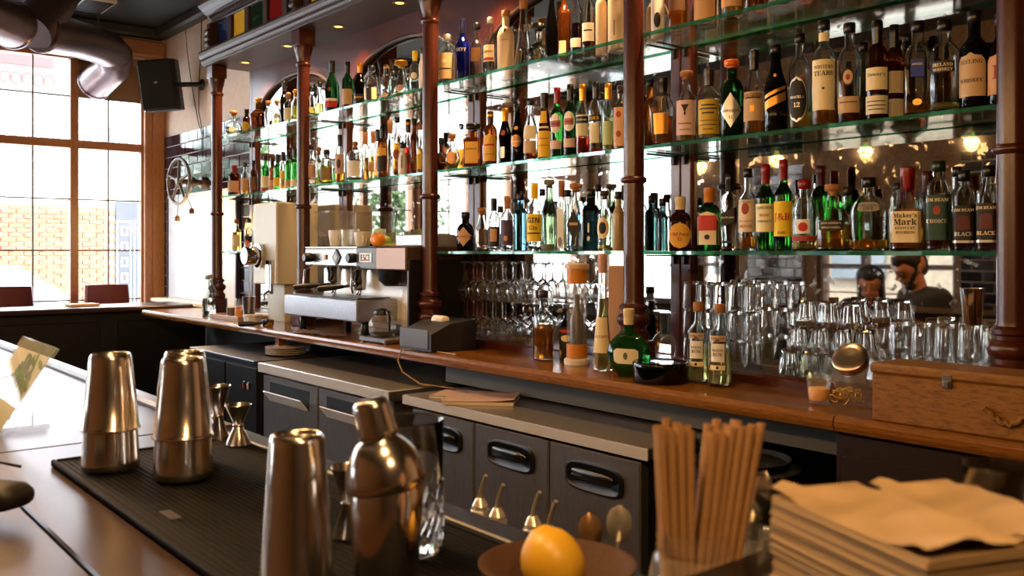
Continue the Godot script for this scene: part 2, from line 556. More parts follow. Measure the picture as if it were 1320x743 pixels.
func build_street() -> void:
	var b := MB.new()
	b.box(Vector3(-12, -.2, 4), Vector3(40, .1, 40))
	struct("ground", b, textured("paving", [Color(.52, .51, .48), Color(.62, .61, .58)], .05, Vector3(1, 1, 1), .9), "pale street paving outside the windows", "ground")
	var wallm := textured("facade_render", [Color(.86, .85, .83), Color(.92, .91, .89)], .02, Vector3(.5, .5, .5), .85)
	var f := thing("street_house", "white house across the street with orange panel and key-pattern door", "building", Vector3(-15, -.15, 1))
	bx(f, "facade", Vector3(-.3, 3.2, 2), Vector3(.6, 6.4, 18), wallm, 0)
	var orange := textured("terracotta", [Color(.40, .18, .10), Color(.56, .29, .16), Color(.48, .24, .13)], .03, Vector3(3, 9, 3), .8)
	for k in 22:
		for j in 9:
			bx(f, "terracotta_tile", Vector3(.03 + .012 * (j % 2), .85 + k * .068, -2.25 + j * .2 + .1 * (k % 2)), Vector3(.04, .058, .19), orange, .006)
	var dr := bx(f, "door", Vector3(.03, 1.25, -2.58), Vector3(.08, 2.3, .5), paint(Color(.10, .11, .12), .5), .004, "dark door with white key pattern")
	for s in [-.13, .13]:
		for e in [[-.1, 0, .015, 1.3], [.1, 0, .015, 1.3], [0, .64, .2, .02], [0, -.64, .2, .02]]:
			bx(dr, "moulding", Vector3(.07, 1.45 + e[1], -2.58 + s + e[0]), Vector3(.015, e[3], e[2]), paint(Color(.9, .9, .88), .5), .001)
		for k in 5:
			for e in [[-.05, 0, .015, .14], [.03, 0, .015, .14], [-.01, .06, .09, .015], [-.01, -.06, .09, .015]]:
				bx(dr, "key_ornament", Vector3(.07, .98 + k * .24 + e[1], -2.58 + s + e[0]), Vector3(.015, e[3], e[2]), paint(Color(.9, .9, .88), .5), .001)
	# red lattice panel above
	var red := bx(f, "red_panel", Vector3(.06, 4.55, -.95), Vector3(.06, .42, 1.0), paint(Color(.46, .10, .06), .6), .004)
	for k in 7:
		var rb := MB.new()
		var pts := []
		for i in 13:
			pts.append(Vector3(.09, 4.15 + .085 * sin(TAU * i / 12), -1.38 + k * .145 + .07 * cos(TAU * i / 12)))
		rb.tube(pts, .018, 6, false)
		part(red, "lattice_ring", rb, paint(Color(.50, .14, .08), .6))
	bx(f, "shutter", Vector3(.04, 4.25, -1.75), Vector3(.06, 1.15, .36), paint(Color(.70, .72, .70), .6), .004)
	bx(f, "ledge", Vector3(.1, 3.55, -1.9), Vector3(.3, .07, 1.3), paint(Color(.78, .77, .74), .6), .01)
	var sg := bx(f, "sign_board", Vector3(.05, 3.25, -.7), Vector3(.04, .62, 2.9), paint(Color(.95, .95, .93), .5), .004, "white sign board with pale grey lettering")
	for t in [["Air-Conditioned equipment", 3.36, .2], ["Refrigeration", 3.08, .17]]:
		var tm := text_mesh(t[0], "n", t[2])
		var o := part(sg, "lettering", tm[0], paint(Color(.36, .37, .38), .6))
		o.rotation.y = PI / 2
		o.position = Vector3(.075, t[1], -.7)
	var g := thing("street_house", "pale rendered house across the street opposite the tiled piers", "building", Vector3(-4.2, -.15, 10.5))
	bx(g, "facade", Vector3(2, 4.6, .3), Vector3(16, 9.2, .6), textured("facade_stone", [Color(.42, .38, .32), Color(.50, .46, .39)], .02, Vector3(.5, .5, .5), .85), 0)
	for i in 6:
		var wd := bx(g, "house_window", Vector3(-6 + i * 2.4, 2.0, -.03), Vector3(.9, 1.6, .08), paint(Color(.30, .34, .36), .15), .004)
		bx(wd, "surround", Vector3(-6 + i * 2.4, 2.86, -.05), Vector3(1.1, .12, .12), wallm, .01)
	# parked white car in front of the orange tiles
	var c := thing("parked_car", "white parked car on the street outside the window", "car", Vector3(-11.6, -.28, 1.75), 0)
	b = MB.new()
	b.prism(PackedVector2Array([Vector2(-2.0, .3), Vector2(-2.05, .75), Vector2(-1.75, 1.02), Vector2(-1.05, 1.12), Vector2(-.45, 1.58), Vector2(.9, 1.6), Vector2(1.6, 1.15), Vector2(2.05, 1.05), Vector2(2.1, .3)]), 1.7, Transform3D(Basis(Vector3.UP, PI / 2), Vector3(-.85, 0, 0)))
	part(c, "body", b, paint(Color(.92, .92, .92), .25))
	for s in [-1.25, 1.3]:
		b = MB.new()
		b.cyl(Vector3(.72, .32, s), .31, .18, 20, .03, Basis(Vector3(0, 0, 1), -PI / 2))
		part(c, "wheel", b, paint(Color(.05, .05, .05), .7))
	b = MB.new()
	b.prism(PackedVector2Array([Vector2(-.85, 1.14), Vector2(-.38, 1.5), Vector2(.8, 1.52), Vector2(1.35, 1.16)]), .02, Transform3D(Basis(Vector3.UP, PI / 2), Vector3(.845, 0, 0)))
	part(c, "side_glass", b, paint(Color(.62, .66, .68), .08))
	b = MB.new()
	b.ball(Vector3(.98, 1.16, -.72), Vector3(.1, .08, .05), 10, 6)
	part(c, "wing_mirror", b, paint(Color(.10, .11, .12), .3))
	# two street trees
	for q in [[Vector3(-13.3, -.15, 2.6), "leafy green street tree outside the second window"], [Vector3(-13.4, -.15, 5.4), "leafy green street tree outside the third window"]]:
		var t := thing("street_tree", q[1], "tree", q[0], 0, "street trees")
		b = MB.new()
		b.tube([Vector3(0, 0, 0), Vector3(.03, 1.0, .02), Vector3(-.02, 1.9, 0), Vector3(.05, 2.6, .05)], [.09, .075, .06, .03], 8)
		part(t, "trunk", b, paint(Color(.25, .19, .14), .9))
		var mm := MultiMesh.new()
		mm.transform_format = MultiMesh.TRANSFORM_3D
		b = MB.new()
		b.flat([Vector3(0, 0, 0), Vector3(.035, .06, .01), Vector3(0, .13, 0), Vector3(-.035, .06, .01)], Vector3(0, .1, 1).normalized())
		mm.mesh = b.mesh()
		mm.mesh.surface_set_material(0, leaf_mat())
		mm.instance_count = 2600
		var rng := RandomNumberGenerator.new()
		rng.seed = 11
		for i in 2600:
			var d := Vector3(rng.randfn(), rng.randfn(), rng.randfn()).normalized() * pow(rng.randf(), .4)
			mm.set_instance_transform(i, Transform3D(Basis.from_euler(Vector3(rng.randf() * TAU, rng.randf() * TAU, rng.randf() * TAU)), Vector3(d.x * .8, 2.5 + d.y * 1.0, d.z * .95)))
		var mi := MultiMeshInstance3D.new()
		mi.name = "foliage"
		mi.multimesh = mm
		mi.set_meta("kind", "stuff")
		t.add_child(mi)
func leaf_mat() -> StandardMaterial3D:
	if not mats.has("leaf"):
		var m := StandardMaterial3D.new()
		m.albedo_color = Color(.20, .30, .14)
		m.roughness = .6
		m.backlight_enabled = true
		m.backlight = Color(.2, .3, .12)
		m.cull_mode = BaseMaterial3D.CULL_DISABLED
		mats["leaf"] = m
	return mats["leaf"]

# ---------------------------------------------------------------- lettering
var fonts := {}
func font(k: String) -> SystemFont:
	if not fonts.has(k):
		var f := SystemFont.new()
		f.font_names = PackedStringArray([{"s": "Droid Serif", "n": "Droid Sans", "m": "Droid Sans Mono"}[k]])
		if k != "m":
			f.font_weight = 700
		fonts[k] = f
	return fonts[k]
func text_mesh(t: String, k: String, cap: float) -> Array:
	# [mesh centred on the origin, width]
	var m := TextMesh.new()
	m.font = font(k)
	m.text = t
	m.font_size = 32
	m.pixel_size = cap / 23.0
	m.depth = 0.0
	m.curve_step = 5.0
	var a := m.surface_get_arrays(0)
	var v: PackedVector3Array = a[Mesh.ARRAY_VERTEX]
	var lo := Vector3.INF
	var hi := -Vector3.INF
	for p in v:
		lo = lo.min(p); hi = hi.max(p)
	var mid := (lo + hi) / 2
	var b := MB.new()
	var idx: PackedInt32Array = a[Mesh.ARRAY_INDEX]
	for p in v:
		b.add(Vector3(p.x - mid.x, p.y - mid.y, 0), Vector3(0, 0, 1))
	for i in range(0, idx.size(), 3):
		b.tri(idx[i], idx[i + 1], idx[i + 2])
	return [b.mesh(), hi.x - lo.x, b, hi.y - lo.y]

# ---------------------------------------------------------------- back bar
func run_x(b: MB, prof: PackedVector2Array, x0: float, x1: float) -> void:
	# prof: (z, y) outline pushed along x
	b.prism(prof, x1 - x0, Transform3D(Basis(Vector3(0, 0, 1), Vector3(0, 1, 0), Vector3(1, 0, 0)), Vector3(x0, 0, 0)))

func build_back_bar() -> void:
	var o := thing("back_bar", "tall dark wooden back bar with turned columns, mirrors and cornice", "back bar")
	var H := HE
	var pr := []
	for q in [[0, -.35], [.058, -.35], [.064, -.335], [.058, -.318], [.05, -.31], [.05, -.295], [.062, -.285], [.066, -.268], [.06, -.25], [.047, -.243], [.047, -.232], [.056, -.226], [.056, -.214], [.043, -.205], [.0405, -.19], [.0405, .265], [.05, .270], [.053, .279], [.05, .288], [.0405, .293], [.0395, 1.16], [.046, 1.165], [.049, 1.175], [.046, 1.185], [.04, 1.19], [.042, 1.215], [.05, 1.24], [.056, 1.262], [.059, 1.275], [.059, 1.29], [0, 1.29]]:
		pr.append(Vector2(q[0], q[1]))
	var cm := MB.new()
	cm.lathe(pr, 24)
	cm.box(Vector3(0, -.41, 0), Vector3(.128, .12, .118), .006)
	cm.box(Vector3(0, 1.337, 0), Vector3(.112, .095, .112), .006)
	var cmesh := cm.mesh()
	for x in COLX:
		var c := part(o, "column", cmesh, wood_red)
		c.position = Vector3(x, H, .302)
	# posts behind the columns, each of two boards with a joint
	var bd := MB.new()
	bd.box(Vector3.ZERO, Vector3(.052, 1.84, .035), .004)
	var bm := bd.mesh()
	for x in COLX:
		for s in [-1, 1]:
			var p := part(o, "post_board", bm, wood_red)
			p.position = Vector3(x + s * .0285, H + .475, .006)
		for y in [.0, .41, .85]:
			for s in [-1, 1]:
				bx(o, "shelf_bracket", Vector3(x + s * .028, H + y - .034, .03), Vector3(.016, .04, .02), black_plastic, .002)
				bx(o, "shelf_bracket", Vector3(x + s * .028, H + y - .018, .11), Vector3(.012, .007, .17), black_plastic, .001)
	# mirrors and arched panels
	var mir := StandardMaterial3D.new()
	mir.albedo_color = Color(.72, .70, .67)
	mir.roughness_texture = ntex(noise(FastNoiseLite.TYPE_SIMPLEX, .02, 3, 6), [Color(.20, .20, .20), Color(.12, .12, .12), Color(.025, .025, .025), Color(.025, .025, .025)], 1024, [0, .17, .25, 1])
	mir.metallic = 1.0
	mir.roughness = 1.0
	mir.uv1_triplanar = true
	mir.uv1_world_triplanar = true
	mir.uv1_scale = Vector3(.55, .55, .55)
	for i in 4:
		var a: float = COLX[i] + .03
		var e: float = COLX[i + 1] - .03
		bx(o, "mirror_panel", Vector3((a + e) / 2, H + .44, -.006), Vector3(e - a, 1.74, .012), mir, 0, "old mirror glass")
		var poly := PackedVector2Array([Vector2(COLX[i], 1.39), Vector2(COLX[i], .90), Vector2(a + .02, .90)])
		for k in 21:
			var t := PI - PI * k / 20
			poly.append(Vector2((a + e) / 2 + cos(t) * (e - a - .04) / 2, .92 + .34 * sin(t)))
		poly.append(Vector2(e - .02, .90)); poly.append(Vector2(COLX[i + 1], .90)); poly.append(Vector2(COLX[i + 1], 1.39))
		var sp := MB.new()
		sp.prism(poly, .022, Transform3D(Basis(), Vector3(0, H, .002)))
		part(o, "arched_panel", sp, wood_red)
		var rim := []
		for k in 21:
			var t := PI - PI * k / 20
			rim.append(Vector3((a + e) / 2 + cos(t) * (e - a - .04) / 2, H + .92 + .34 * sin(t), .024))
		var rb := MB.new()
		rb.tube(rim, .011, 6)
		part(o, "arch_moulding", rb, wood_dark)
	# end beyond the last column
	bx(o, "side_panel", Vector3(-.55, H + .475, -.002), Vector3(1.0, 1.84, .02), wood_red, .003)
	# soffit, cornice and frieze
	var x0 := -6.80
	var x1 := .4
	bx(o, "soffit", Vector3((x0 + x1) / 2, H + 1.40, .19), Vector3(x1 - x0, .03, .376), wood_dark, .002)
	var cb := MB.new()
	run_x(cb, PackedVector2Array([Vector2(.30, 1.387 + H), Vector2(.372, 1.387 + H), Vector2(.376, 1.40 + H), Vector2(.386, 1.405 + H), Vector2(.392, 1.42 + H), Vector2(.386, 1.435 + H), Vector2(.396, 1.44 + H), Vector2(.406, 1.455 + H), Vector2(.410, 1.475 + H), Vector2(.403, 1.492 + H), Vector2(.30, 1.5 + H)]), x0 - .04, x1)
	part(o, "lower_cornice", cb, wood_dark)
	bx(o, "frieze", Vector3((x0 + x1) / 2, H + 1.62, .155), Vector3(x1 - x0, .30, .29), wood_dark, .003)
	var tb := MB.new()
	run_x(tb, PackedVector2Array([Vector2(.1, 1.74 + H), Vector2(.32, 1.74 + H), Vector2(.335, 1.76 + H), Vector2(.34, 1.775 + H), Vector2(.352, 1.78 + H), Vector2(.37, 1.80 + H), Vector2(.393, 1.815 + H), Vector2(.41, 1.835 + H), Vector2(.415, 1.86 + H), Vector2(.1, 1.87 + H)]), x0 - .05, x1)
	part(o, "upper_cornice", tb, wood_dark)
	var dn := MB.new()
	dn.box(Vector3.ZERO, Vector3(.016, .022, .022), .002)
	var dnm := dn.mesh()
	for k in 60:
		var d := part(o, "dentil", dnm, wood_dark)
		d.position = Vector3(x0 + .01 + k * .03, H + 1.752, .332)
	var gc := [Color(.05, .14, .30), Color(.90, .70, .06), Color(.05, .16, .10), Color(.50, .05, .06)]
	for k in 16:
		var x := x0 + .18 + k * .30
		bx(o, "coloured_glass_panel", Vector3(x, H + 1.615, .303), Vector3(.19, .19, .008), paint(gc[k % 4], .12), .002, ["blue", "yellow", "green", "red"][k % 4] + " glass panel in the frieze")
		bx(o, "frieze_bar", Vector3(x - .15, H + 1.615, .308), Vector3(.07, .23, .026), wood_dark, .004)
	bx(o, "frieze_rail", Vector3((x0 + x1) / 2, H + 1.506, .31), Vector3(x1 - x0, .03, .03), wood_dark, .004)
	bx(o, "frieze_rail", Vector3((x0 + x1) / 2, H + 1.725, .31), Vector3(x1 - x0, .03, .03), wood_dark, .004)
	for k in 3:
		var cs := bx(o, "scroll_bracket", Vector3(x0 + .03 + k * 1.415, H + 1.6, .335), Vector3(.07, .21, .05), wood_dark, .01)
		var sb := MB.new()
		for q in 3:
			sb.cyl(Vector3(x0 - .005 + k * 1.415, H + 1.55 + q * .045, .36), .02, .07, 12, .003, Basis(Vector3(0, 0, 1), -PI / 2))
		part(cs, "reeding", sb, wood_dark)
	# recessed lamps
	for k in 7:
		var x := -6.48 + k * .70
		var l := thing("ceiling_downlight", "small warm recessed lamp in the back bar soffit", "lamp", Vector3(x, H + 1.385, .195), 0, "recessed lamps in the soffit")
		var b := MB.new()
		b.lathe([Vector2(.024, -.001), Vector2(.036, -.005), Vector2(.04, -.001), Vector2(.04, .002), Vector2(.024, .002), Vector2(.024, -.001)], 20)
		part(l, "ring", b, paint(Color(.55, .40, .18), .3, .9))
		b = MB.new()
		b.cyl(Vector3(0, -.001, 0), .024, .002, 16)
		var em := StandardMaterial3D.new()
		em.albedo_color = Color(1, .8, .5)
		em.emission_enabled = true
		em.emission = Color(1, .70, .32)
		em.emission_energy_multiplier = 1.6
		if not mats.has("lens"):
			mats["lens"] = em
		part(l, "lamp_lens", b, mats["lens"])
		var s := SpotLight3D.new()
		s.name = "lamp_light"
		s.light_color = Color(1, .80, .56)
		s.light_energy = DOWN
		s.spot_angle = 62
		s.spot_angle_attenuation = .9
		s.light_size = .024
		s.spot_range = 12
		s.shadow_enabled = true
		l.add_child(s)
		s.position = Vector3(0, -.012, 0)
		s.rotation.x = -PI / 2
	# glass shelves
	var shade := sheet(Color(.55, .80, .70), .035)
	var edge := solid_glass(Color(.35, .72, .58), .15, .05)
	var names := ["first", "second", "third", "fourth"]
	for i in 4:
		for lv in 3:
			var a: float = COLX[i] + .003
			var e: float = COLX[i + 1] - .003
			if lv == 0 and i == 1:
				continue
			if lv == 0 and i == 0:
				e = -5.98
			var y: float = H + [.0, .41, .85][lv]
			var g := thing("glass_shelf", "greenish %s glass shelf after the %s column, holding bottles" % [["lowest", "middle", "top"][lv], names[i]], "shelf", Vector3((a + e) / 2, y - .013, 0), 0, "glass shelves of the back bar")
			bx(g, "glass_plate", Vector3(0, .0065, .1575), Vector3(e - a, .013, .261), shade, 0)
			bx(g, "polished_edge", Vector3(0, .0065, .2925), Vector3(e - a, .0132, .007), edge, 0, "green polished front edge")
			bx(g, "polished_edge", Vector3(0, .0065, .0245), Vector3(e - a, .0132, .004), edge, 0, "green polished back edge")
const DOWN := .40

# ---------------------------------------------------------------- bottles
const SHAPE := { # shoulder starts, neck starts, neck share, squareness, flatness, base share, curve
	"std": [.60, .76, .36, 2.0, 1.0, 1.0, 0], "tall": [.66, .80, .36, 2.0, 1.0, 1.0, 0], "bulge": [.60, .76, .36, 2.0, 1.0, .97, 1], "wine": [.46, .80, .33, 2.0, 1.0, 1.0, 0],
	"slope": [.46, .78, .38, 2.0, 1.0, 1.0, 2], "cone": [.04, .74, .36, 2.0, 1.0, 1.0, 2], "cone2": [.42, .80, .5, 2.0, 1.0, 1.0, 2], "egg": [.50, .74, .34, 2.0, 1.0, .82, 1], "dec": [.44, .66, .34, 2.6, .9, .98, 1], "dec2": [.52, .72, .36, 2.6, .8, .96, 1],
	"sq": [.63, .75, .42, 5.0, 1.0, 1.0, 1], "sqs": [.60, .72, .40, 6.0, .7, 1.0, 1], "sqd": [.64, .70, .40, 7.0, .8, 1.0, 1], "sqr": [.66, .80, .44, 3.4, 1.0, 1.0, 1], "flat": [.60, .74, .36, 3.2, .6, 1.0, 1], "flatw": [.52, .76, .30, 2.8, .5, .96, 1],
	"ball": [.0, .60, .30, 2.0, 1.0, .5, 3], "ballf": [.0, .64, .26, 2.0, .55, .5, 3], "bock": [.0, .66, .22, 2.0, .5, .45, 3], "tower": [.46, .74, .34, 2.0, 1.0, 1.0, 2]}
const TINT := {
	"green": Color(.22, .62, .22), "dgreen": Color(.10, .26, .12), "dgreenb": Color(.16, .48, .22), "brown": Color(.62, .33, .12), "brownd": Color(.34, .15, .06), "blue": Color(.50, .78, .92), "blue2": Color(.06, .12, .55), "teal": Color(.42, .58, .60), "dteal": Color(.06, .14, .13), "amberg": Color(.72, .36, .10), "olive": Color(.42, .44, .14), "pgreen": Color(.74, .88, .68), "crystal": Color(.92, .90, .86)}
const LIQ := {"amber": Color(.95, .60, .18), "gold": Color(.98, .82, .42), "dark": Color(.62, .30, .12), "redl": Color(.85, .20, .10), "water": Color(.96, .97, .95), "pale": Color(.93, .92, .62), "olive": Color(.66, .58, .18), "pink": Color(.92, .76, .68), "plum": Color(.40, .24, .36), "cola": Color(.94, .56, .16)}
const CAPC := {"cork": Color(.62, .42, .24), "corkg": Color(.45, .46, .40), "black": Color(.045, .045, .05), "dbrown": Color(.16, .09, .06), "orange": Color(.85, .40, .12), "orange2": Color(.78, .48, .12), "cream": Color(.88, .80, .60), "red": Color(.50, .05, .06), "dred": Color(.24, .05, .05), "redwax": Color(.52, .05, .06), "gold": Color(.80, .58, .20), "goldblack": Color(.06, .05, .04), "silver": Color(.70, .69, .67), "navy": Color(.05, .06, .20), "yellow": Color(.93, .76, .08), "dgreen2": Color(.05, .15, .09), "pinkcap": Color(.80, .62, .56)}

const GLASS_WALL := .0026
func shape_profile(shape: String, h: float, r: float, top: float) -> Array:
	var s: Array = SHAPE[shape]
	var rn := clampf(r * (s[2] + .05), .0125, .018)
	var r0: float = r * s[5]
	var hb: float = s[0] * h
	var hs: float = s[1] * h
	var pr := [Vector2(0, .003), Vector2(r0 * .75, .001), Vector2(r0 * .92, 0), Vector2(r0, .006)]
	if s[6] == 3:
		pr = [Vector2(0, .003), Vector2(r * .5, 0)]
		for k in range(1, 13):
			var t := -PI / 2 + .55 + (PI - .55 - asin(minf(1.0, rn / r))) * k / 12.0
			pr.append(Vector2(maxf(rn, r * cos(t)), hs * .5 + hs * .5 * sin(t)))
	else:
		if hb > .03:
			pr.append(Vector2(lerpf(r0, r, .5), hb * .5))
			pr.append(Vector2(r, hb))
		for k in range(1, 8):
			var t := k / 7.0
			var f := .5 + .5 * cos(PI * t)
			if s[6] == 1:
				f = sqrt(maxf(0.0, 1.0 - t * t)) if t < .97 else 0.0
				f = lerpf(f, .5 + .5 * cos(PI * t), .25)
			elif s[6] == 2:
				f = lerpf(1.0 - t, .5 + .5 * cos(PI * t), .5)
			pr.append(Vector2(lerpf(rn, r, f), lerpf(hb, hs, t)))
	pr.append(Vector2(rn, maxf(hs + .002, top)))
	return pr
func rad(pr: Array, y: float) -> float:
	for i in range(1, pr.size()):
		if pr[i].y >= y and pr[i].y > pr[i - 1].y:
			return lerpf(pr[i - 1].x, pr[i].x, (y - pr[i - 1].y) / (pr[i].y - pr[i - 1].y))
	return pr[-1].x
func on_side(pr: Array, y: float, a: float, off: float, pw: float, fz: float) -> Array:
	# a: metres along the surface from the middle of the front
	var R := rad(pr, y) + off
	if pw == 2.0:
		var t := a / R
		return [Vector3(R * sin(t), y, R * cos(t) * fz + (off if fz < 1 else 0.0)), Vector3(sin(t), 0, cos(t) / fz).normalized()]
	var q := clampf(a / R, -.999, .999)
	var z := pow(1.0 - pow(absf(q), pw), 1.0 / pw)
	return [Vector3(q * R, y, z * R * fz + off), Vector3(signf(q) * pow(absf(q), pw - 1), 0, pow(z, pw - 1) / fz).normalized()]
func patch(pr: Array, kind: String, y0: float, y1: float, half: float, off: float, pw: float, fz: float) -> MB:
	var b := MB.new()
	var nr := 1 if kind in ["q", "n", "r"] and y1 - y0 < .05 else (3 if kind in ["r", "q", "n"] else 14)
	if kind == "v":
		nr = 2
	var nc := 8
	for i in nr + 1:
		var t := float(i) / nr
		var w := 1.0
		match kind:
			"e": w = sqrt(maxf(.0004, 1.0 - pow(2 * t - 1, 2)))
			"d": w = maxf(.02, 1.0 - absf(2 * t - 1))
			"a": w = 1.0 if t < .72 else sqrt(maxf(.0004, 1.0 - pow((t - .72) / .28, 2)))
			"h": w = minf(1.0, .72 + 2.2 * minf(t, 1 - t))
			"v": w = maxf(.12, t)
		for j in nc + 1:
			var q := (2.0 * j / nc - 1.0) * w
			var y := lerpf(y0, y1, t)
			var R := rad(pr, y)
			var a := q * half * R
			if kind == "g":
				y += a * .42
			var s := on_side(pr, y, a, off, pw, fz)
			b.add(s[0], s[1])
	for i in nr:
		for j in nc:
			var k := i * (nc + 1) + j
			b.tri(k, k + 1, k + nc + 2)
			b.tri(k, k + nc + 2, k + nc + 1)
	return b

func make_bottle(o: Node3D, h: float, r: float, shape: String, gl: String, liq: String, cap: String, ck: String, labels: String) -> void:
	var s: Array = SHAPE[shape]
	var pw: float = s[3]
	var fz: float = s[4]
	var capl: float = {"s": .032, "l": minf(.072, h * .22), "c": .03, "w": minf(.085, h * .30), "k": .045, "f": .028}[ck]
	var top := h - capl * (1.0 if ck != "l" else .35)
	if ck == "w":
		top = h - .02
	var pr := shape_profile(shape, h, r, top)
	var rn: float = pr[-1].x
	var seg := 24 if r > .03 else 18
	var b := MB.new()
	if gl in ["clear"]:
		var wall := pr.duplicate()
		wall.append(Vector2(rn - .002, top))
		for i in range(pr.size() - 2, -1, -1):
			if pr[i].y > .012:
				wall.append(Vector2(maxf(.004, pr[i].x - GLASS_WALL), pr[i].y))
		wall.append(Vector2(maxf(.004, rad(pr, .012) - GLASS_WALL - .003), .009))
		wall.append(Vector2(0, .008))
		b.lathe(wall, seg, pw, fz, Transform3D(), .3)
		part(o, "glass_body", b, solid_glass(Color(.97, .985, .97)))
	else:
		var closed := pr.duplicate()
		closed.append(Vector2(0, top))
		b.lathe(closed, seg, pw, fz, Transform3D(), .3)
		var m: StandardMaterial3D
		match gl:
			"black": m = paint(Color(.018, .017, .016), .06)
			"frost": m = paint(Color(.80, .70, .58), .42)
			"frostw": m = paint(Color(.86, .83, .80), .35)
			"spotted": m = textured("leopard", [Color(.06, .05, .04), Color(.10, .07, .05), Color(.80, .66, .46), Color(.86, .74, .55)], .05, Vector3(9, 9, 9), .3, 0.0, false, 0.0, FastNoiseLite.TYPE_SIMPLEX, [0, .42, .5, 1])
			_: m = solid_glass(TINT[gl], .0 if gl in ["green", "blue", "pgreen", "crystal", "teal"] else .12)
		part(o, "glass_body", b, m)
	if liq != "-":
		var lv := liq.split(":")
		var lim := float(lv[1]) * h
		var lp := [Vector2(0, .0095)]
		for k in 9:
			var y := lerpf(.0095, lim, k / 8.0)
			lp.append(Vector2(maxf(.003, rad(pr, y) - (GLASS_WALL + .0006 if gl == "clear" else .0022) - (.003 if k == 0 else 0.0)), y))
		lp.append(Vector2(0, lim))
		b = MB.new()
		b.lathe(lp, seg, pw, fz, Transform3D(), .3)
		part(o, "liquid", b, solid_glass(LIQ[lv[0]], .0 if lv[0] == "water" else .16, .034))
	# closure
	var cm := paint(CAPC[cap], .75 if cap.begins_with("cork") else .3, .75 if cap in ["gold", "silver"] else 0.0)
	b = MB.new()
	var y0 := h - capl
	match ck:
		"s": b.cyl(Vector3(0, y0, 0), rn * 1.2, capl, 16, .0015)
		"l": b.lathe([Vector2(rn + .001, y0 - .004), Vector2(rn + .0014, y0), Vector2(rn * 1.08 + .001, y0 + capl * .55), Vector2(rn * 1.16 + .001, y0 + capl * .6), Vector2(rn * 1.16, h - .002), Vector2(rn * 1.02, h), Vector2(0, h)], 16)
		"c":
			b.cyl(Vector3(0, y0 - .008, 0), rn * .92, .02, 14)
			b.cyl(Vector3(0, y0 + .008, 0), rn * 1.55, capl - .008, 16, .003)
		"k":
			b.cyl(Vector3(0, y0 - .008, 0), rn * .92, .02, 14)
			b.ball(Vector3(0, h - .017, 0), Vector3(.019, .017, .019), 14, 8)
		"f":
			b.cyl(Vector3(0, y0 - .01, 0), rn * .95, .014, 14)
			b.lathe([Vector2(0, y0), Vector2(rn * 1.3, y0), Vector2(rn * 2.0, y0 + .006), Vector2(rn * 2.0, h - .004), Vector2(rn * 1.8, h), Vector2(0, h)], 18)
		"w":
			b.lathe([Vector2(rn + .0008, y0), Vector2(rn + .0022, y0 + .006), Vector2(rn * 1.12 + .001, y0 + capl * .6), Vector2(rn * 1.25, y0 + capl * .7), Vector2(rn * 1.25, h - .004), Vector2(rn, h), Vector2(0, h)], 16)
			for k in 5:
				var t := TAU * k / 5 + .3
				var q := Vector3(cos(t), 0, sin(t)) * (rn + .001)
				b.tube([q + Vector3(0, y0 + .012, 0), q * 1.05 + Vector3(0, y0 - .008 - .006 * (k % 3), 0), q * 1.12 + Vector3(0, y0 - .02 - .006 * (k % 3), 0)], [.004, .0038, .002], 6)
	part(o, "cap", b, cm)
	if cap == "goldblack":
		b = MB.new()
		b.cyl(Vector3(0, h - capl * .45, 0), rn * 1.18 + .0015, capl * .2, 16)
		part(o, "gold_band", b, paint(CAPC["gold"], .3, .7))
	if gl == "crystal":
		b = MB.new()
		for k in 12:
			var t := TAU * k / 12
			for q in 4:
				var y := h * (.1 + .1 * q)
				var R := rad(pr, y) * .985
				b.box(Vector3(R * cos(t + .26 * (q % 2)), y, R * sin(t + .26 * (q % 2))), Vector3(.012, .02, .004), .0015, Basis(Vector3.UP, PI / 2 - t - .26 * (q % 2)) * Basis(Vector3(0, 0, 1), .78))
		part(o, "cut_facets", b, solid_glass(TINT["crystal"]))
	# labels and print
	var host: Node3D = o
	var k := 0
	for l in labels.split(";", false):
		var f := l.split(":")
		if f[0] == "t":
			var cap_h := float(f[3]) * 1.25
			var tm := text_mesh(f[1], f[6], cap_h)
			var yc := float(f[2]) * h
			var R := rad(pr, yc)
			var room := 2.0 * float(f[4]) * R * .92
			var sc := minf(1.0, room / tm[1])
			var src: MB = tm[2]
			var t := MB.new()
			for p in src.v:
				var q := on_side(pr, yc + p.y * sc, p.x * sc, .0010 + .0003 * k, pw, fz)
				t.add(q[0], q[1])
			for i in range(0, src.ix.size(), 3):
				t.tri(src.ix[i], src.ix[i + 1], src.ix[i + 2])
			part(host, "lettering", t, ink(f[5]))
		else:
			var p := patch(pr, f[0], float(f[1]) * h, float(f[2]) * h, float(f[3]), .0006 + .0003 * k, pw, fz)
			var m := part(host, "paper_label" if host == o else "print", p, ink(f[4]))
			if host == o and f[0] in "readhg":
				host = m
		k += 1

func build_bottles() -> void:
	var cam := Vector3(0, 0, 2.97)
	var rng := RandomNumberGenerator.new()
	rng.seed = 21
	var shelf := {"1": "lowest", "2": "middle", "3": "top"}
	for row in BOTTLES:
		var f: PackedStringArray = row.split("|")
		var q := f[0].split(" ")
		var at := Vector3(float(q[1]), float(q[2]) + .0004, float(q[3]))
		var face := atan2(cam.x - at.x, cam.z - at.z) * .72 + rng.randf_range(-.16, .12)
		var o := thing("bottle", f[7], "bottle", at, face, "bottles on the %s glass shelf" % shelf[q[0][1]])
		make_bottle(o, float(q[4]), float(q[5]), f[1], f[2], f[3], f[4], f[5], f[6])

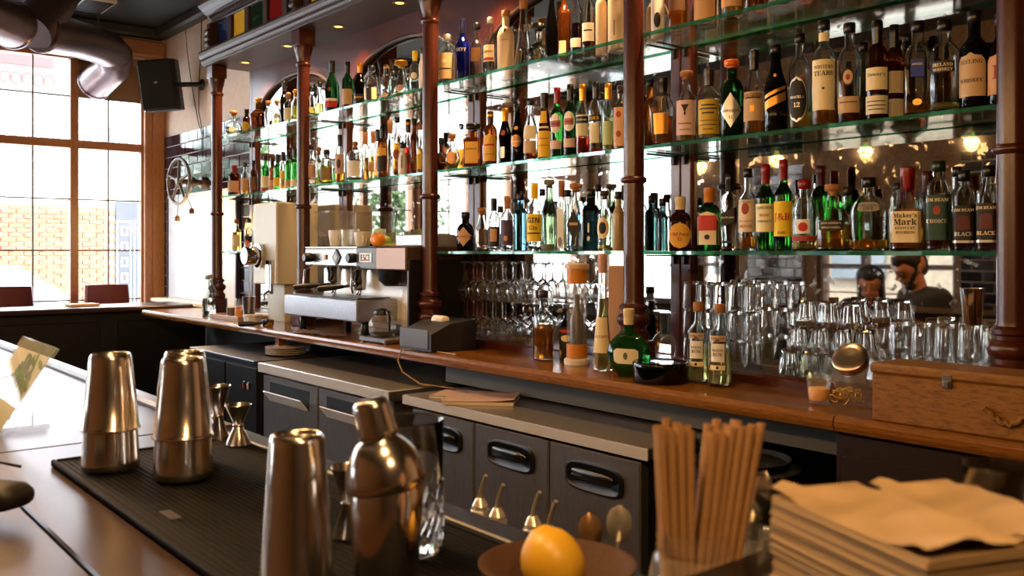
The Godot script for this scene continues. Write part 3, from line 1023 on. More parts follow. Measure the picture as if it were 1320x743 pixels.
# ---------------------------------------------------------------- counters
const YB := 1.01      # back counter
const YN := 1.12      # near bar
func build_counters() -> void:
	var o := thing("back_counter", "long glossy orange-brown wooden counter under the back bar", "counter")
	for q in [[-7.58, -1.462], [-1.458, .9]]:
		var b := MB.new()
		run_x(b, PackedVector2Array([Vector2(.004, YB - .05), Vector2(.565, YB - .05), Vector2(.583, YB - .044), Vector2(.590, YB - .03), Vector2(.590, YB - .016), Vector2(.584, YB - .004), Vector2(.574, YB), Vector2(.004, YB)]), q[0], q[1])
		part(o, "worktop_board", b, wood_counter)
	for i in 4:
		var a: float = COLX[i] + .07
		var e: float = COLX[i + 1] - .07
		var b := MB.new()
		run_x(b, PackedVector2Array([Vector2(.02, YB), Vector2(.24, YB), Vector2(.24, YB + .028), Vector2(.232, YB + .036), Vector2(.02, YB + .036)]), a - .07 + .001, e + .07 - .001)
		if i != 1:
			part(o, "ledge", b, wood_red)
	var bp := MB.new()
	bp.box(Vector3(-3.4, .48, .06), Vector3(8.3, .95, .03))
	struct("wall_under_counter", bp, paint(Color(.17, .17, .145), .6), "grey-green wall panel under the back counter", "wall")
	bp = MB.new()
	bp.box(Vector3(-2.5, .915, .47), Vector3(2.06, .085, .02))
	struct("trim_7", bp, paint(Color(.24, .24, .20), .6), "grey-green apron board under the back counter edge", "trim")
	bx(o, "support_post", Vector3(-5.24, .911, .50), Vector3(.05, .098, .05), wood_counter, .003)
	var c := thing("wooden_cabinet", "dark brown wooden cabinet under the end of the counter", "cabinet", Vector3(-.3, 0, .33))
	var wc := textured("wood_cabinet", [Color(.085, .045, .022), Color(.14, .075, .035), Color(.11, .058, .028)], .012, Vector3(7, 1.1, 7), .4)
	bx(c, "body", Vector3(0, .478, 0), Vector3(2.34, .955, .46), wc, .004)
	for x in [-.78, 0, .78]:
		bx(c, "door", Vector3(x, .5, .238), Vector3(.72, .80, .018), wc, .006)
	var wbar := thing("window_bar", "worn wooden bar counter running along the street windows", "counter")
	bx(wbar, "bar_top", Vector3(-8.0, 1.012, 2.66), Vector3(.56, .042, 5.28), wood_bar, .01)
	bx(wbar, "bar_front", Vector3(-7.82, .495, 2.66), Vector3(.05, .99, 5.26), paint(Color(.05, .05, .065), .45), .004, "dark navy panelled front")
	for k in 6:
		bx(wbar, "front_board", Vector3(-7.79, .49, .35 + k * .85), Vector3(.02, .86, .72), paint(Color(.045, .045, .06), .4), .006)
	bx(wbar, "wall_ledge", Vector3(-7.9, 1.03, .055), Vector3(1.85, .035, .14), paint(Color(.86, .76, .58), .5), .006)
func build_near_bar() -> void:
	var o := thing("front_bar", "broad dark wooden front bar with plank top and raised inner lip", "bar counter")
	bx(o, "top_plank", Vector3(-4.77, YN - .025, 2.474), Vector3(5.83, .05, .408), wood_bar, .003)
	bx(o, "top_plank", Vector3(-.425, YN - .025, 2.474), Vector3(2.848, .05, .408), wood_bar, .003)
	bx(o, "top_plank", Vector3(-3.3, YN - .025, 2.766), Vector3(8.78, .05, .168), wood_bar, .003)
	bx(o, "inner_lip", Vector3(-4.73, YN - .012, 2.2465), Vector3(5.92, .052, .045), wood_bar, .008)
	bx(o, "steel_edge", Vector3(-.38, YN - .014, 2.2465), Vector3(2.78, .048, .045), black_plastic, .004, "black steel edge beside the mat")
	bx(o, "bar_body", Vector3(-3.34, .535, 2.52), Vector3(8.6, 1.07, .50), paint(Color(.06, .05, .05), .5), .004)

# ---------------------------------------------------------------- glassware
func wine_glass_mesh(thick: bool) -> ArrayMesh:
	# stands upside down on its rim
	var b := MB.new()
	var pr := []
	for q in [[.030, 0], [.034, .015], [.0385, .04], [.038, .058], [.031, .078], [.017, .094], [.006, .102], [.0036, .112], [.0034, .168], [.005, .178], [.016, .184], [.034, .188], [.0345, .190], [0, .190]]:
		pr.append(Vector2(q[0], q[1]))
	if thick:
		pr = [Vector2(0, .096), Vector2(.008, .094), Vector2(.026, .078), Vector2(.0362, .057), Vector2(.0367, .04), Vector2(.0325, .015), Vector2(.0287, .0003)] + pr
	b.lathe(pr, 18, 2.0, 1.0, Transform3D(), .3)
	return b.mesh()
func tumbler_mesh(h: float, rt: float, rb: float, facets: bool, thick := false) -> ArrayMesh:
	# upside down: mouth (rt) below, foot (rb) above
	var b := MB.new()
	if facets:
		for j in 10:
			var t0 := TAU * j / 10
			var t1 := TAU * (j + 1) / 10
			var d0 := Vector3(cos(t0), 0, sin(t0))
			var d1 := Vector3(cos(t1), 0, sin(t1))
			b.quad(d0 * rt * .985 + Vector3(0, h * .22, 0), d1 * rt * .985 + Vector3(0, h * .22, 0), d1 * rb + Vector3(0, h * .94, 0), d0 * rb + Vector3(0, h * .94, 0), d0 + d1)
			b.quad(d0 * rb + Vector3(0, h * .94, 0), d1 * rb + Vector3(0, h * .94, 0), d1 * rb * .9 + Vector3(0, h, 0), d0 * rb * .9 + Vector3(0, h, 0), d0 + d1 + Vector3(0, .5, 0))
		b.lathe([Vector2(rt, 0), Vector2(rt * 1.01, h * .02), Vector2(rt, h * .22)], 20)
		b.lathe([Vector2(rb * .9, h), Vector2(0, h)], 10)
		if thick:
			b.lathe([Vector2(0, h * .86), Vector2(rb * .82, h * .86), Vector2(rb * .9, h * .8), Vector2(rt - .0028, 0), Vector2(rt, 0)], 20, 2.0, 1.0, Transform3D(), .5)
		else:
			b.lathe([Vector2(rb * .9, h * .90), Vector2(0, h * .90)], 10)
	elif thick:
		b.lathe([Vector2(0, h * .89), Vector2(rb * .84, h * .89), Vector2(rb - .003, h * .84), Vector2(rt - .0025, 0), Vector2(rt, 0), Vector2(lerpf(rt, rb, .5), h * .5), Vector2(rb, h * .95), Vector2(rb * .94, h), Vector2(0, h)], 20, 2.0, 1.0, Transform3D(), .3)
	else:
		b.lathe([Vector2(rt, 0), Vector2(lerpf(rt, rb, .5), h * .5), Vector2(rb, h * .95), Vector2(rb * .94, h), Vector2(0, h)], 18, 2.0, 1.0, Transform3D(), .3)
		b.lathe([Vector2(rb * .92, h * .90), Vector2(0, h * .90)], 18)
	return b.mesh()
func put_glass(proto: ArrayMesh, called: String, label: String, group: String, at: Vector3, m: Material) -> void:
	var o := thing(called, label, "glass", at, at.x * 7.0, group)
	part(o, "bowl" if called == "wine_glass" else "cup", proto, m)
func build_glassware() -> void:
	var y := YB + .0365
	var wm := sheet(Color(.95, .93, .88), .035, .02)
	var wg := wine_glass_mesh(false)
	var wg2 := wine_glass_mesh(true)
	var clear := solid_glass(Color(.985, .985, .975))
	var rng := RandomNumberGenerator.new()
	rng.seed = 4
	for tier in 2:
		for zr in 2:
			for k in 9:
				put_glass(wg2 if zr == 1 else wg, "wine_glass", "upside-down wine glass in the %s tier beside the coffee machine column" % ["lower", "upper"][tier], "stacked wine glasses", Vector3(-3.815 + .0785 * k, y + tier * .1906, .08 + .082 * zr), clear if zr == 1 else wm)
	for q in [[-3.07, .12], [-2.98, .17], [-2.535, .11], [-2.45, .16]]:
		put_glass(wg, "wine_glass", "single upside-down wine glass beside the fourth column" if q[0] > -2.6 else "upside-down wine glass standing behind the amber bottle", "single wine glasses on the ledge", Vector3(q[0], y, q[1]), wm)
	var tm := sheet(Color(.95, .90, .80), .045, .02)
	var tall := tumbler_mesh(.105, .033, .029, false)
	var tall2 := tumbler_mesh(.105, .033, .029, false, true)
	for tier in 3:
		for zr in 2:
			for k in 5:
				if tier == 2 and zr == 0:
					continue
				put_glass(tall2 if zr == 1 else tall, "tumbler", "upside-down straight tumbler in the %s tier behind the two rum bottles" % ["bottom", "middle", "top"][tier], "stacked straight tumblers", Vector3(-2.345 + .0715 * k, y + tier * .1055, .07 + .075 * zr), clear if zr == 1 else tm)
	var fac := tumbler_mesh(.088, .0405, .031, true)
	var fac2 := tumbler_mesh(.088, .0405, .031, true, true)
	for tier in 3:
		for zr in 2:
			for k in 5 - tier:
				if tier == 2 and zr == 0:
					continue
				put_glass(fac2 if zr == 1 else fac, "faceted_tumbler", "upside-down faceted tumbler in the %s tier of the pyramid" % ["bottom", "middle", "top"][tier], "pyramid of faceted tumblers", Vector3(-1.90 + .0835 * k + .041 * tier, y + tier * .0885, .065 + .0835 * zr + .01 * tier), clear if zr == 1 else tm)
	for tier in 2:
		for zr in 2:
			for k in 5:
				put_glass(tall2 if zr == 1 else tall, "tumbler", "upside-down straight tumbler in the %s tier beside the last column" % ["lower", "upper"][tier], "tumblers beside the last column", Vector3(-1.49 + .072 * k, y + tier * .1055, .075 + .08 * zr), clear if zr == 1 else tm)
	var s := thing("steel_cup", "plain steel mixing cup on the tumblers beside the last column", "cup", Vector3(-1.265, y + .211, .155))
	var b := MB.new()
	b.lathe([Vector2(0, .002), Vector2(.024, .002), Vector2(.026, .004), Vector2(.034, .11), Vector2(.0345, .112), Vector2(.033, .112), Vector2(.025, .006), Vector2(0, .006)], 20)
	part(s, "cup", b, copper_steel)

# ---------------------------------------------------------------- machines
func build_machines() -> void:
	var y := YB
	# espresso machine: local x along the counter from its left end, z = 0 at its back
	var o := thing("espresso_machine", "chrome espresso machine with black handles on the back counter", "coffee machine", Vector3(-5.12, y, .02))
	for p in [[.06, .42], [.78, .42], [.06, .12], [1.05, .12]]:
		var f := MB.new()
		f.cyl(Vector3(p[0], 0, p[1]), .022, .096, 14, .003)
		part(o, "foot", f, black_plastic)
	bx(o, "drip_tray", Vector3(.42, .153, .385), Vector3(.86, .115, .25), textured("scuffed_steel", [Color(.50, .52, .56), Color(.74, .75, .77), Color(.62, .63, .66), Color(.80, .80, .80)], .03, Vector3(3, 4, 3), .3, 0.0, true, .75), .006, "scuffed steel drip tray box")
	bx(o, "drip_grille", Vector3(.42, .2165, .385), Vector3(.80, .006, .2), paint(Color(.25, .24, .23), .3, .8), .001)
	bx(o, "splash_back", Vector3(.58, .22, .165), Vector3(1.14, .30, .19), paint(Color(.86, .85, .82), .22, .3), .006)
	bx(o, "upper_body", Vector3(.35, .435, .20), Vector3(.70, .105, .36), steel, .008)
	bx(o, "top_tray", Vector3(.58, .492, .2), Vector3(1.16, .012, .36), steel, .003)
	var d := bx(o, "display_box", Vector3(.755, .432, .30), Vector3(.22, .125, .20), paint(Color(.30, .29, .28), .35, .4), .008)
	bx(d, "display_window", Vector3(.755, .435, .4015), Vector3(.13, .05, .004), paint(Color(.92, .90, .86), .3), .001)
	var tm := text_mesh("ESCI", "n", .034)
	var t := part(d, "lettering", tm[0], paint(Color(.10, .06, .06), .5))
	t.position = Vector3(.755, .435, .4042)
	bx(d, "red_mark", Vector3(.755, .428, .4045), Vector3(.02, .02, .001), paint(Color(.75, .08, .06), .5), 0)
	bx(o, "hood", Vector3(1.02, .432, .225), Vector3(.30, .125, .37), paint(Color(.45, .34, .28), .25, .8), .008, "brown tinted steel hood")
	bx(o, "side_panel", Vector3(1.165, .25, .215), Vector3(.02, .36, .36), paint(Color(.06, .05, .05), .35), .004, "black side panel")
	bx(o, "white_cover", Vector3(1.02, .20, .26), Vector3(.22, .28, .02), paint(Color(.88, .87, .84), .3), .006)
	var pl := bx(o, "rating_plate", Vector3(1.04, .22, .2725), Vector3(.075, .10, .004), paint(Color(.75, .74, .72), .5), .001)
	for k in 4:
		bx(pl, "print", Vector3(1.02 + .04 * (k % 2), .24 - .045 * (k / 2), .2752), Vector3(.03, .036, .001), paint(Color(.22, .22, .22), .5), 0)
	bx(pl, "print", Vector3(1.04, .268, .2752), Vector3(.07, .008, .001), paint(Color(.8, .4, .3), .5), 0)
	var dm := bx(o, "emblem", Vector3(.40, .435, .386), Vector3(.07, .07, .006), paint(Color(.12, .10, .09), .35), .002, "black diamond badge", Basis(Vector3(0, 0, 1), PI / 4))
	bx(dm, "emblem_line", Vector3(.40, .435, .3895), Vector3(.035, .035, .002), paint(Color(.45, .42, .38), .3, .8), 0, "", Basis(Vector3(0, 0, 1), PI / 4))
	for x in [.27, .53]:
		bx(o, "switch", Vector3(x, .435, .384), Vector3(.022, .03, .01), paint(Color(.72, .50, .25), .4), .002)
	for x in [.10, .62]:
		var b := MB.new()
		b.lathe([Vector2(0, 0), Vector2(.022, 0), Vector2(.028, .012), Vector2(.028, .05), Vector2(.022, .058), Vector2(0, .058)], 16, 2.0, 1.0, Transform3D(Basis(Vector3.RIGHT, PI / 2), Vector3(x, .432, .38)))
		part(o, "steam_knob", b, black_plastic)
	for x in [.26, .55, .92]:
		var g := MB.new()
		g.lathe([Vector2(0, -.075), Vector2(.035, -.075), Vector2(.04, -.065), Vector2(.04, -.02), Vector2(.046, 0), Vector2(.05, .03), Vector2(0, .03)], 20, 2.0, 1.0, Transform3D(Basis(), Vector3(x, .365, .32)))
		var gp := part(o, "group_head", g, chrome if x < .9 else black_plastic)
		if x < .9:
			var h := MB.new()
			h.lathe([Vector2(0, -.05), Vector2(.03, -.05), Vector2(.036, -.035), Vector2(.036, 0), Vector2(0, 0)], 18, 2.0, 1.0, Transform3D(Basis(), Vector3(x, .30, .32)))
			h.tube([Vector3(x, .278, .35), Vector3(x - .02, .272, .42)], .008, 8)
			part(gp, "filter_holder", h, chrome)
			h = MB.new()
			h.tube([Vector3(x - .018, .273, .41), Vector3(x - .03, .268, .46), Vector3(x - .05, .262, .54), Vector3(x - .055, .26, .555)], [.010, .016, .018, .013], 10)
			part(gp, "handle", h, black_plastic, "black portafilter handle")
			h = MB.new()
			h.tube([Vector3(x - .012, .255, .32), Vector3(x - .014, .235, .32), Vector3(x - .02, .225, .33)], .006, 8)
			h.tube([Vector3(x + .012, .255, .32), Vector3(x + .014, .235, .32), Vector3(x + .02, .225, .33)], .006, 8)
			part(gp, "spout", h, chrome)
	var cv := MB.new()
	cv.lathe([Vector2(0, 0), Vector2(.05, 0), Vector2(.085, .03), Vector2(.098, .09), Vector2(0, .09)], 22, 2.4, .9, Transform3D(Basis(), Vector3(.93, .285, .33)))
	part(o, "grinder_cover", cv, black_plastic, "black rounded cover under the hood")
	for x in [.12, .68]:
		var b := MB.new()
		b.tube([Vector3(x, .39, .39), Vector3(x, .36, .44), Vector3(x + .005, .28, .45), Vector3(x + .01, .24, .44)], .006, 8)
		part(o, "steam_wand", b, chrome)
	bx(o, "rear_box", Vector3(.98, .528, .16), Vector3(.25, .06, .22), paint(Color(.62, .62, .62), .3, .5), .004)
	# cups and fruit on its tray
	var top := y + .4984
	var cupm := [paint(Color(.88, .86, .80), .25), sheet(Color(.9, .93, .9), .12), paint(Color(.80, .86, .74), .25)]
	var spots := [[-4.98, .25, 0, .042, .085], [-4.90, .17, 1, .036, .09], [-4.82, .26, 1, .036, .085], [-4.735, .19, 0, .042, .075], [-4.64, .27, 0, .04, .07], [-4.70, .11, 2, .036, .09], [-5.05, .14, 2, .04, .08]]
	var cl := ["white handled cup nearest the hopper on the espresso machine", "glass cup behind the handled cup on the espresso machine", "glass cup at the rail of the espresso machine", "white cup between glass cups on the espresso machine", "low white cup before the oranges on the espresso machine", "pale green tall cup on the espresso machine", "pale green cup at the end of the espresso machine"]
	for k in spots.size():
		var s: Array = spots[k].duplicate()
		s[4] *= 1.15
		var c := thing("coffee_cup", cl[k], "cup", Vector3(s[0], top, s[1] + .02), 2.0 + k, "cups on the espresso machine")
		var b := MB.new()
		b.lathe([Vector2(0, .001), Vector2(s[3] * .62, 0), Vector2(s[3] * .72, .004), Vector2(s[3] * .95, s[4] * .6), Vector2(s[3], s[4]), Vector2(s[3] * .93, s[4]), Vector2(s[3] * .86, s[4] * .6), Vector2(s[3] * .6, .008), Vector2(0, .008)], 18)
		part(c, "cup_body", b, cupm[s[2]])
		if s[2] != 2:
			b = MB.new()
			var pts := []
			for i in 9:
				var a := -1.3 + 2.6 * i / 8
				pts.append(Vector3(s[3] * .85 + .022 * cos(a), s[4] * .52 + .024 * sin(a), 0))
			b.tube(pts, .0045, 6)
			part(c, "handle", b, cupm[s[2]])
	var fr := [["orange", Vector3(-4.52, top, .26), Color(.93, .55, .08), .036, "orange fruit beside the cups on the espresso machine"], ["orange", Vector3(-4.44, top, .29), Color(.93, .55, .08), .036, "orange fruit at the display end of the espresso machine"], ["lime", Vector3(-4.60, top, .15), Color(.60, .72, .18), .032, "green lime among the cups on the espresso machine"]]
	for f in fr:
		fruit(f[0], f[4], f[1], f[2], f[3])
	bx(thing("folded_cloth", "yellow folded cloth lying on the espresso machine", "cloth", Vector3(-4.42, top, .18)), "cloth", Vector3(0, .007, 0), Vector3(.16, .014, .1), paint(Color(.82, .72, .25), .9), .005)
	# bean hopper
	o = thing("bean_hopper", "large clear plastic bean hopper behind the espresso machine cups", "hopper", Vector3(-5.22, top, .14))
	var hb := MB.new()
	hb.lathe([Vector2(.05, 0), Vector2(.07, .04), Vector2(.115, .09), Vector2(.125, .11), Vector2(.125, .21), Vector2(.13, .212)], 24, 5.0, .8, Transform3D(), .3)
	part(o, "hopper_wall", hb, sheet(Color(.85, .84, .80), .12))
	hb = MB.new()
	hb.lathe([Vector2(0, .21), Vector2(.132, .21), Vector2(.132, .222), Vector2(0, .222)], 24, 5.0, .8)
	part(o, "lid", hb, sheet(Color(.8, .8, .78), .2, .05))
	hb = MB.new()
	hb.lathe([Vector2(0, .003), Vector2(.045, .003), Vector2(.065, .04), Vector2(.085, .065), Vector2(0, .075)], 20, 5.0, .8)
	part(o, "coffee_beans", hb, textured("beans", [Color(.10, .05, .03), Color(.22, .12, .06)], .12, Vector3(8, 8, 8), .5, .3, false))
	# white water boiler with round drum
	o = thing("water_boiler", "tall cream metal boiler with round chrome drum beside the espresso machine", "boiler", Vector3(-5.78, y, .02))
	bx(o, "cabinet", Vector3(0, .52, .19), Vector3(.36, .54, .30), paint(Color(.84, .80, .70), .35), .008)
	bx(o, "pedestal", Vector3(0, .125, .15), Vector3(.26, .25, .22), paint(Color(.78, .75, .66), .4), .006)
	var db := MB.new()
	db.lathe([Vector2(0, 0), Vector2(.075, 0), Vector2(.08, .008), Vector2(.08, .03), Vector2(.062, .036), Vector2(.062, .11), Vector2(.055, .118), Vector2(0, .118)], 24, 2.0, 1.0, Transform3D(Basis(Vector3.RIGHT, PI / 2), Vector3(-.06, .44, .34)))
	part(o, "drum", db, chrome)
	bx(o, "tap_bracket", Vector3(.08, .30, .35), Vector3(.05, .22, .02), chrome, .002)
	bx(o, "tap_bracket", Vector3(.13, .30, .35), Vector3(.012, .22, .02), chrome, .002)
	db = MB.new()
	db.tube([Vector3(.1, .21, .355), Vector3(.1, .19, .39), Vector3(.1, .15, .39)], .009, 8)
	part(o, "tap", db, chrome)
	# coffee pot on its plate
	o = thing("hot_plate", "small flat steel hot plate before the espresso machine", "hot plate", Vector3(-4.10, y, .46))
	bx(o, "plate", Vector3(0, .017, 0), Vector3(.26, .022, .16), steel, .004)
	for p in [[-.11, -.06], [.11, -.06], [-.11, .06], [.11, .06]]:
		bx(o, "foot", Vector3(p[0], .003, p[1]), Vector3(.02, .006, .02), black_plastic, 0)
	o = thing("coffee_pot", "round glass coffee pot with black lid and handle", "coffee pot", Vector3(-4.13, y + .0284, .46))
	db = MB.new()
	db.lathe([Vector2(0, .002), Vector2(.05, 0), Vector2(.066, .02), Vector2(.073, .05), Vector2(.068, .08), Vector2(.05, .105), Vector2(.038, .115), Vector2(.042, .125)], 22, 2.0, 1.0, Transform3D(), .3)
	part(o, "glass_body", db, sheet(Color(.85, .82, .76), .10))
	db = MB.new()
	db.lathe([Vector2(0, .005), Vector2(.048, .004), Vector2(.063, .02), Vector2(.066, .03), Vector2(0, .03)], 20)
	part(o, "coffee", db, paint(Color(.05, .025, .015), .1))
	db = MB.new()
	db.lathe([Vector2(.04, .112), Vector2(.045, .118), Vector2(.043, .135), Vector2(.02, .145), Vector2(0, .147)], 20)
	db.tube([Vector3(.04, .125, 0), Vector3(.075, .13, .01), Vector3(.092, .11, .015), Vector3(.094, .03, .015)], [.008, .009, .009, .007], 8)
	part(o, "lid_and_handle", db, black_plastic)
	# receipt printer
	o = thing("receipt_printer", "dark grey wedge-shaped receipt printer on the counter edge", "printer", Vector3(-3.66, y, .44))
	db = MB.new()
	db.prism(PackedVector2Array([Vector2(-.13, .004), Vector2(.13, .004), Vector2(.13, .085), Vector2(.02, .13), Vector2(-.13, .145)]), .26, Transform3D(Basis(Vector3(0, 0, -1), Vector3(0, 1, 0), Vector3(1, 0, 0)) * Basis(Vector3.UP, PI), Vector3(.14, 0, 0)))
	part(o, "housing", db, paint(Color(.12, .12, .13), .45))
	bx(o, "front_plate", Vector3(0, .06, .132), Vector3(.24, .09, .006), paint(Color(.36, .36, .38), .4), .002)
	db = MB.new()
	db.cyl(Vector3(-.06, .135, -.03), .024, .09, 16, .002, Basis(Vector3(0, 0, 1), -PI / 2))
	part(o, "paper_roll", db, paint(Color(.86, .82, .76), .8))
	o = thing("power_cable", "thin beige cable drooping over the counter edge by the printer", "cable", Vector3(-3.5, y, .59))
	db = MB.new()
	db.tube([Vector3(.12, .004, -.06), Vector3(-.06, .004, -.055), Vector3(-.18, .005, -.03), Vector3(-.235, .0, .004), Vector3(-.24, -.05, .02), Vector3(-.20, -.10, .02), Vector3(-.08, -.145, .0), Vector3(.1, -.16, -.1)], .004, 8)
	part(o, "cable", db, paint(Color(.60, .50, .36), .6))
func fruit(called: String, label: String, at: Vector3, c: Color, r: float, tip := 0.0, turn := Basis()) -> void:
	var o := thing(called, label, "fruit", at, 0, "")
	var b := MB.new()
	var pr := []
	for i in 15:
		var t := -PI / 2 + PI * i / 14.0
		var q := maxf(0.0, cos(t)) * r
		var yy := sin(t) * r * (1.0 + tip)
		if tip > 0 and absf(sin(t)) > .93:
			yy *= 1.06
		pr.append(Vector2(q, yy))
	b.lathe(pr, 20, 2.0, 1.0, Transform3D(turn, Vector3(0, r * .985, 0)), -2.0)
	var m := textured("peel_" + called, [c.darkened(.12), c, c.lightened(.08)], .08, Vector3(12, 12, 12), .38, .06, false)
	part(o, "flesh", b, m)
	b = MB.new()
	b.cyl(turn * Vector3(0, r * (1.0 + tip) - .002, 0) + Vector3(0, r * .985, 0), .004, .004, 8, 0.0, turn)
	part(o, "stem", b, paint(Color(.30, .30, .12), .8))

# ---------------------------------------------------------------- things on the back counter
func solo_bottle(label: String, at: Vector3, face: float, h: float, r: float, shape: String, gl: String, liq: String, cap: String, ck: String, labels: String, group := "") -> Node3D:
	var o := thing("bottle", label, "bottle", at, face, group)
	make_bottle(o, h, r, shape, gl, liq, cap, ck, labels)
	return o
func build_counter_things() -> void:
	var y := YB + .0004
	var b: MB
	solo_bottle("clear bottle half full of amber liquid with dark stopper on counter", Vector3(-3.0, y, .34), .7, .30, .045, "std", "clear", "cola:.52", "dbrown", "s", "")
	solo_bottle("small dark bottle with red label hidden behind the amber bottle", Vector3(-2.93, y, .27), .8, .24, .03, "std", "black", "-", "black", "s", "r:.2:.6:1.1:ink;e:.34:.46:.8:cream;q:.5:.56:.9:red2")
	# dispenser tube
	var o := thing("liquor_dispenser", "tall clear tube dispenser with orange bands on a white base", "dispenser", Vector3(-2.80, y, .33), .7)
	b = MB.new()
	b.lathe([Vector2(0, 0), Vector2(.052, 0), Vector2(.054, .004), Vector2(.054, .02), Vector2(.046, .026), Vector2(0, .026)], 24)
	part(o, "base", b, paint(Color(.90, .86, .80), .4))
	b = MB.new()
	b.lathe([Vector2(.042, .026), Vector2(.042, .405)], 24)
	part(o, "tube", b, sheet(Color(.92, .92, .92), .12))
	for q in [[.028, .085], [.335, .395]]:
		b = MB.new()
		b.lathe([Vector2(.0425, q[0]), Vector2(.0432, q[0]), Vector2(.0432, q[1]), Vector2(.0425, q[1])], 24)
		part(o, "orange_band", b, paint(Color(.80, .50, .08), .45))
	b = MB.new()
	b.lathe([Vector2(0, .395), Vector2(.052, .395), Vector2(.052, .415), Vector2(.035, .422), Vector2(0, .422)], 24)
	part(o, "top_cap", b, paint(Color(.82, .70, .58), .45))
	b = MB.new()
	b.lathe([Vector2(0, .028), Vector2(.03, .028), Vector2(.03, .19), Vector2(.012, .235), Vector2(.011, .29), Vector2(0, .29)], 18)
	part(o, "inner_bottle", b, paint(Color(.17, .16, .18), .3))
	bx(thing("menu_box", "pale wooden upright box behind the tube dispenser", "box", Vector3(-2.64, y, .22), .5), "box", Vector3(0, .205, 0), Vector3(.11, .41, .06), paint(Color(.74, .58, .46), .6), .004)
	solo_bottle("very tall tapering yellow liqueur bottle in front of fourth column", Vector3(-2.575, y, .405), .55, .46, .038, "cone", "clear", "pale:.62", "pinkcap", "l", "r:.16:.46:1.1:cream;t:GALLIANO:.30:.024:1.25:rust:s")
	solo_bottle("squat round green flask bottle with cream cap on counter", Vector3(-2.40, y, .44), .45, .255, .085, "bock", "dgreenb", "-", "cream", "l", "h:.20:.42:.6:pale;e:.26:.37:.1:olive2")
	# round black tin
	o = thing("black_tin", "shallow round glossy black tin with lid on counter edge", "tin", Vector3(-2.235, y, .45))
	b = MB.new()
	b.lathe([Vector2(0, 0), Vector2(.098, 0), Vector2(.1, .003), Vector2(.1, .06), Vector2(.098, .062)], 36)
	part(o, "body", b, paint(Color(.02, .02, .02), .12))
	b = MB.new()
	b.lathe([Vector2(.101, .052), Vector2(.102, .068), Vector2(.098, .073), Vector2(.085, .070), Vector2(0, .070)], 36)
	part(o, "lid", b, paint(Color(.025, .025, .025), .1))
	for k in 2:
		solo_bottle(["clear white rum bottle with cork-coloured cap beside the black tin", "clear white rum bottle with cork-coloured cap beside the tumblers"][k], Vector3([-2.155, -2.04][k], y, [.335, .36][k]), .45, .285, .040, "std", "clear", "pale:.46", "cork", "s", "r:.30:.52:.62:white;t:WHITE:.44:.008:.55:ink:s;t:RUM:.39:.008:.55:ink:s;q:.55:.62:.75:tan;t:COMMANDER:.585:.008:.7:ink:s;q:.20:.26:.7:cream;e:.21:.25:.12:ink;e:.53:.58:.2:brownp", "two white rum bottles")
	# candle glass
	o = thing("candle_glass", "small glass tumbler holding a pale yellow candle", "candle", Vector3(-1.60, y, .44))
	b = MB.new()
	b.lathe([Vector2(0, .002), Vector2(.028, 0), Vector2(.031, .004), Vector2(.038, .085), Vector2(.0365, .085), Vector2(.030, .008)], 20, 2.0, 1.0, Transform3D(), .3)
	part(o, "glass_cup", b, sheet(Color(.95, .92, .85), .06))
	b = MB.new()
	b.cyl(Vector3(0, .012, 0), .029, .038, 18, .003, Basis(), .0325)
	part(o, "wax", b, paint(Color(.90, .66, .34), .5))
	# tilted jar with steel lid
	o = thing("glass_jar", "fat glass jar lying tilted with round steel lid and gold rings inside", "jar", Vector3(-1.505, y, .43), .0)
	var T := Transform3D(Basis(Vector3.UP, .1) * Basis(Vector3.RIGHT, .85), Vector3(.02, .050, -.04))
	b = MB.new()
	b.lathe([Vector2(0, -.055), Vector2(.055, -.055), Vector2(.075, -.04), Vector2(.082, 0), Vector2(.078, .05), Vector2(.056, .088), Vector2(.049, .1)], 26, 2.0, 1.0, Transform3D(T.basis, T.origin + Vector3(0, .03, 0)), .2)
	part(o, "glass_body", b, sheet(Color(.92, .88, .80), .08))
	b = MB.new()
	b.lathe([Vector2(.05, .092), Vector2(.052, .094), Vector2(.052, .116), Vector2(.048, .12), Vector2(.03, .121), Vector2(0, .123)], 28, 2.0, 1.0, Transform3D(T.basis, T.origin + Vector3(0, .03, 0)))
	part(o, "steel_lid", b, paint(Color(.72, .64, .56), .28, 1.0))
	var rng := RandomNumberGenerator.new()
	rng.seed = 8
	for k in 16:
		b = MB.new()
		var pts := []
		var q := Transform3D(Basis.from_euler(Vector3(rng.randf() * 1.6, rng.randf() * TAU, rng.randf() * .8)), Vector3(rng.randf_range(-.035, .035), .022 + .03 * rng.randf(), rng.randf_range(-.045, .035)))
		var r := rng.randf_range(.011, .016)
		for i in 11:
			pts.append(q * Vector3(cos(TAU * i / 10) * r, 0, sin(TAU * i / 10) * r))
		b.tube(pts, .0028, 6, false)
		part(o, "metal_ring", b, paint(Color(.80, .62, .26), .25, .9))
	# wooden box
	o = thing("wooden_box", "rough wooden box with metal clasp and rope handle on counter", "box", Vector3(-1.135, y, .485), 0.02)
	bx(o, "body", Vector3(0, .065, 0), Vector3(.44, .13, .16), wood_box, .004)
	bx(o, "lid", Vector3(0, .1455, 0), Vector3(.452, .028, .17), wood_box, .007)
	bx(o, "clasp", Vector3(-.01, .13, .0845), Vector3(.026, .036, .006), steel, .002)
	bx(o, "clasp", Vector3(-.01, .123, .09), Vector3(.016, .018, .006), steel, .002)
	b = MB.new()
	var rp := []
	for i in 17:
		var t := i / 16.0
		rp.append(Vector3(.085 + .12 * t, .075 - .045 * sin(t * PI) + .02 * t + .005 * sin(t * 60.0), .088 + .004 * cos(t * 60.0)))
	b.tube(rp, .007, 7)
	part(o, "rope_handle", b, paint(Color(.52, .36, .16), .9))
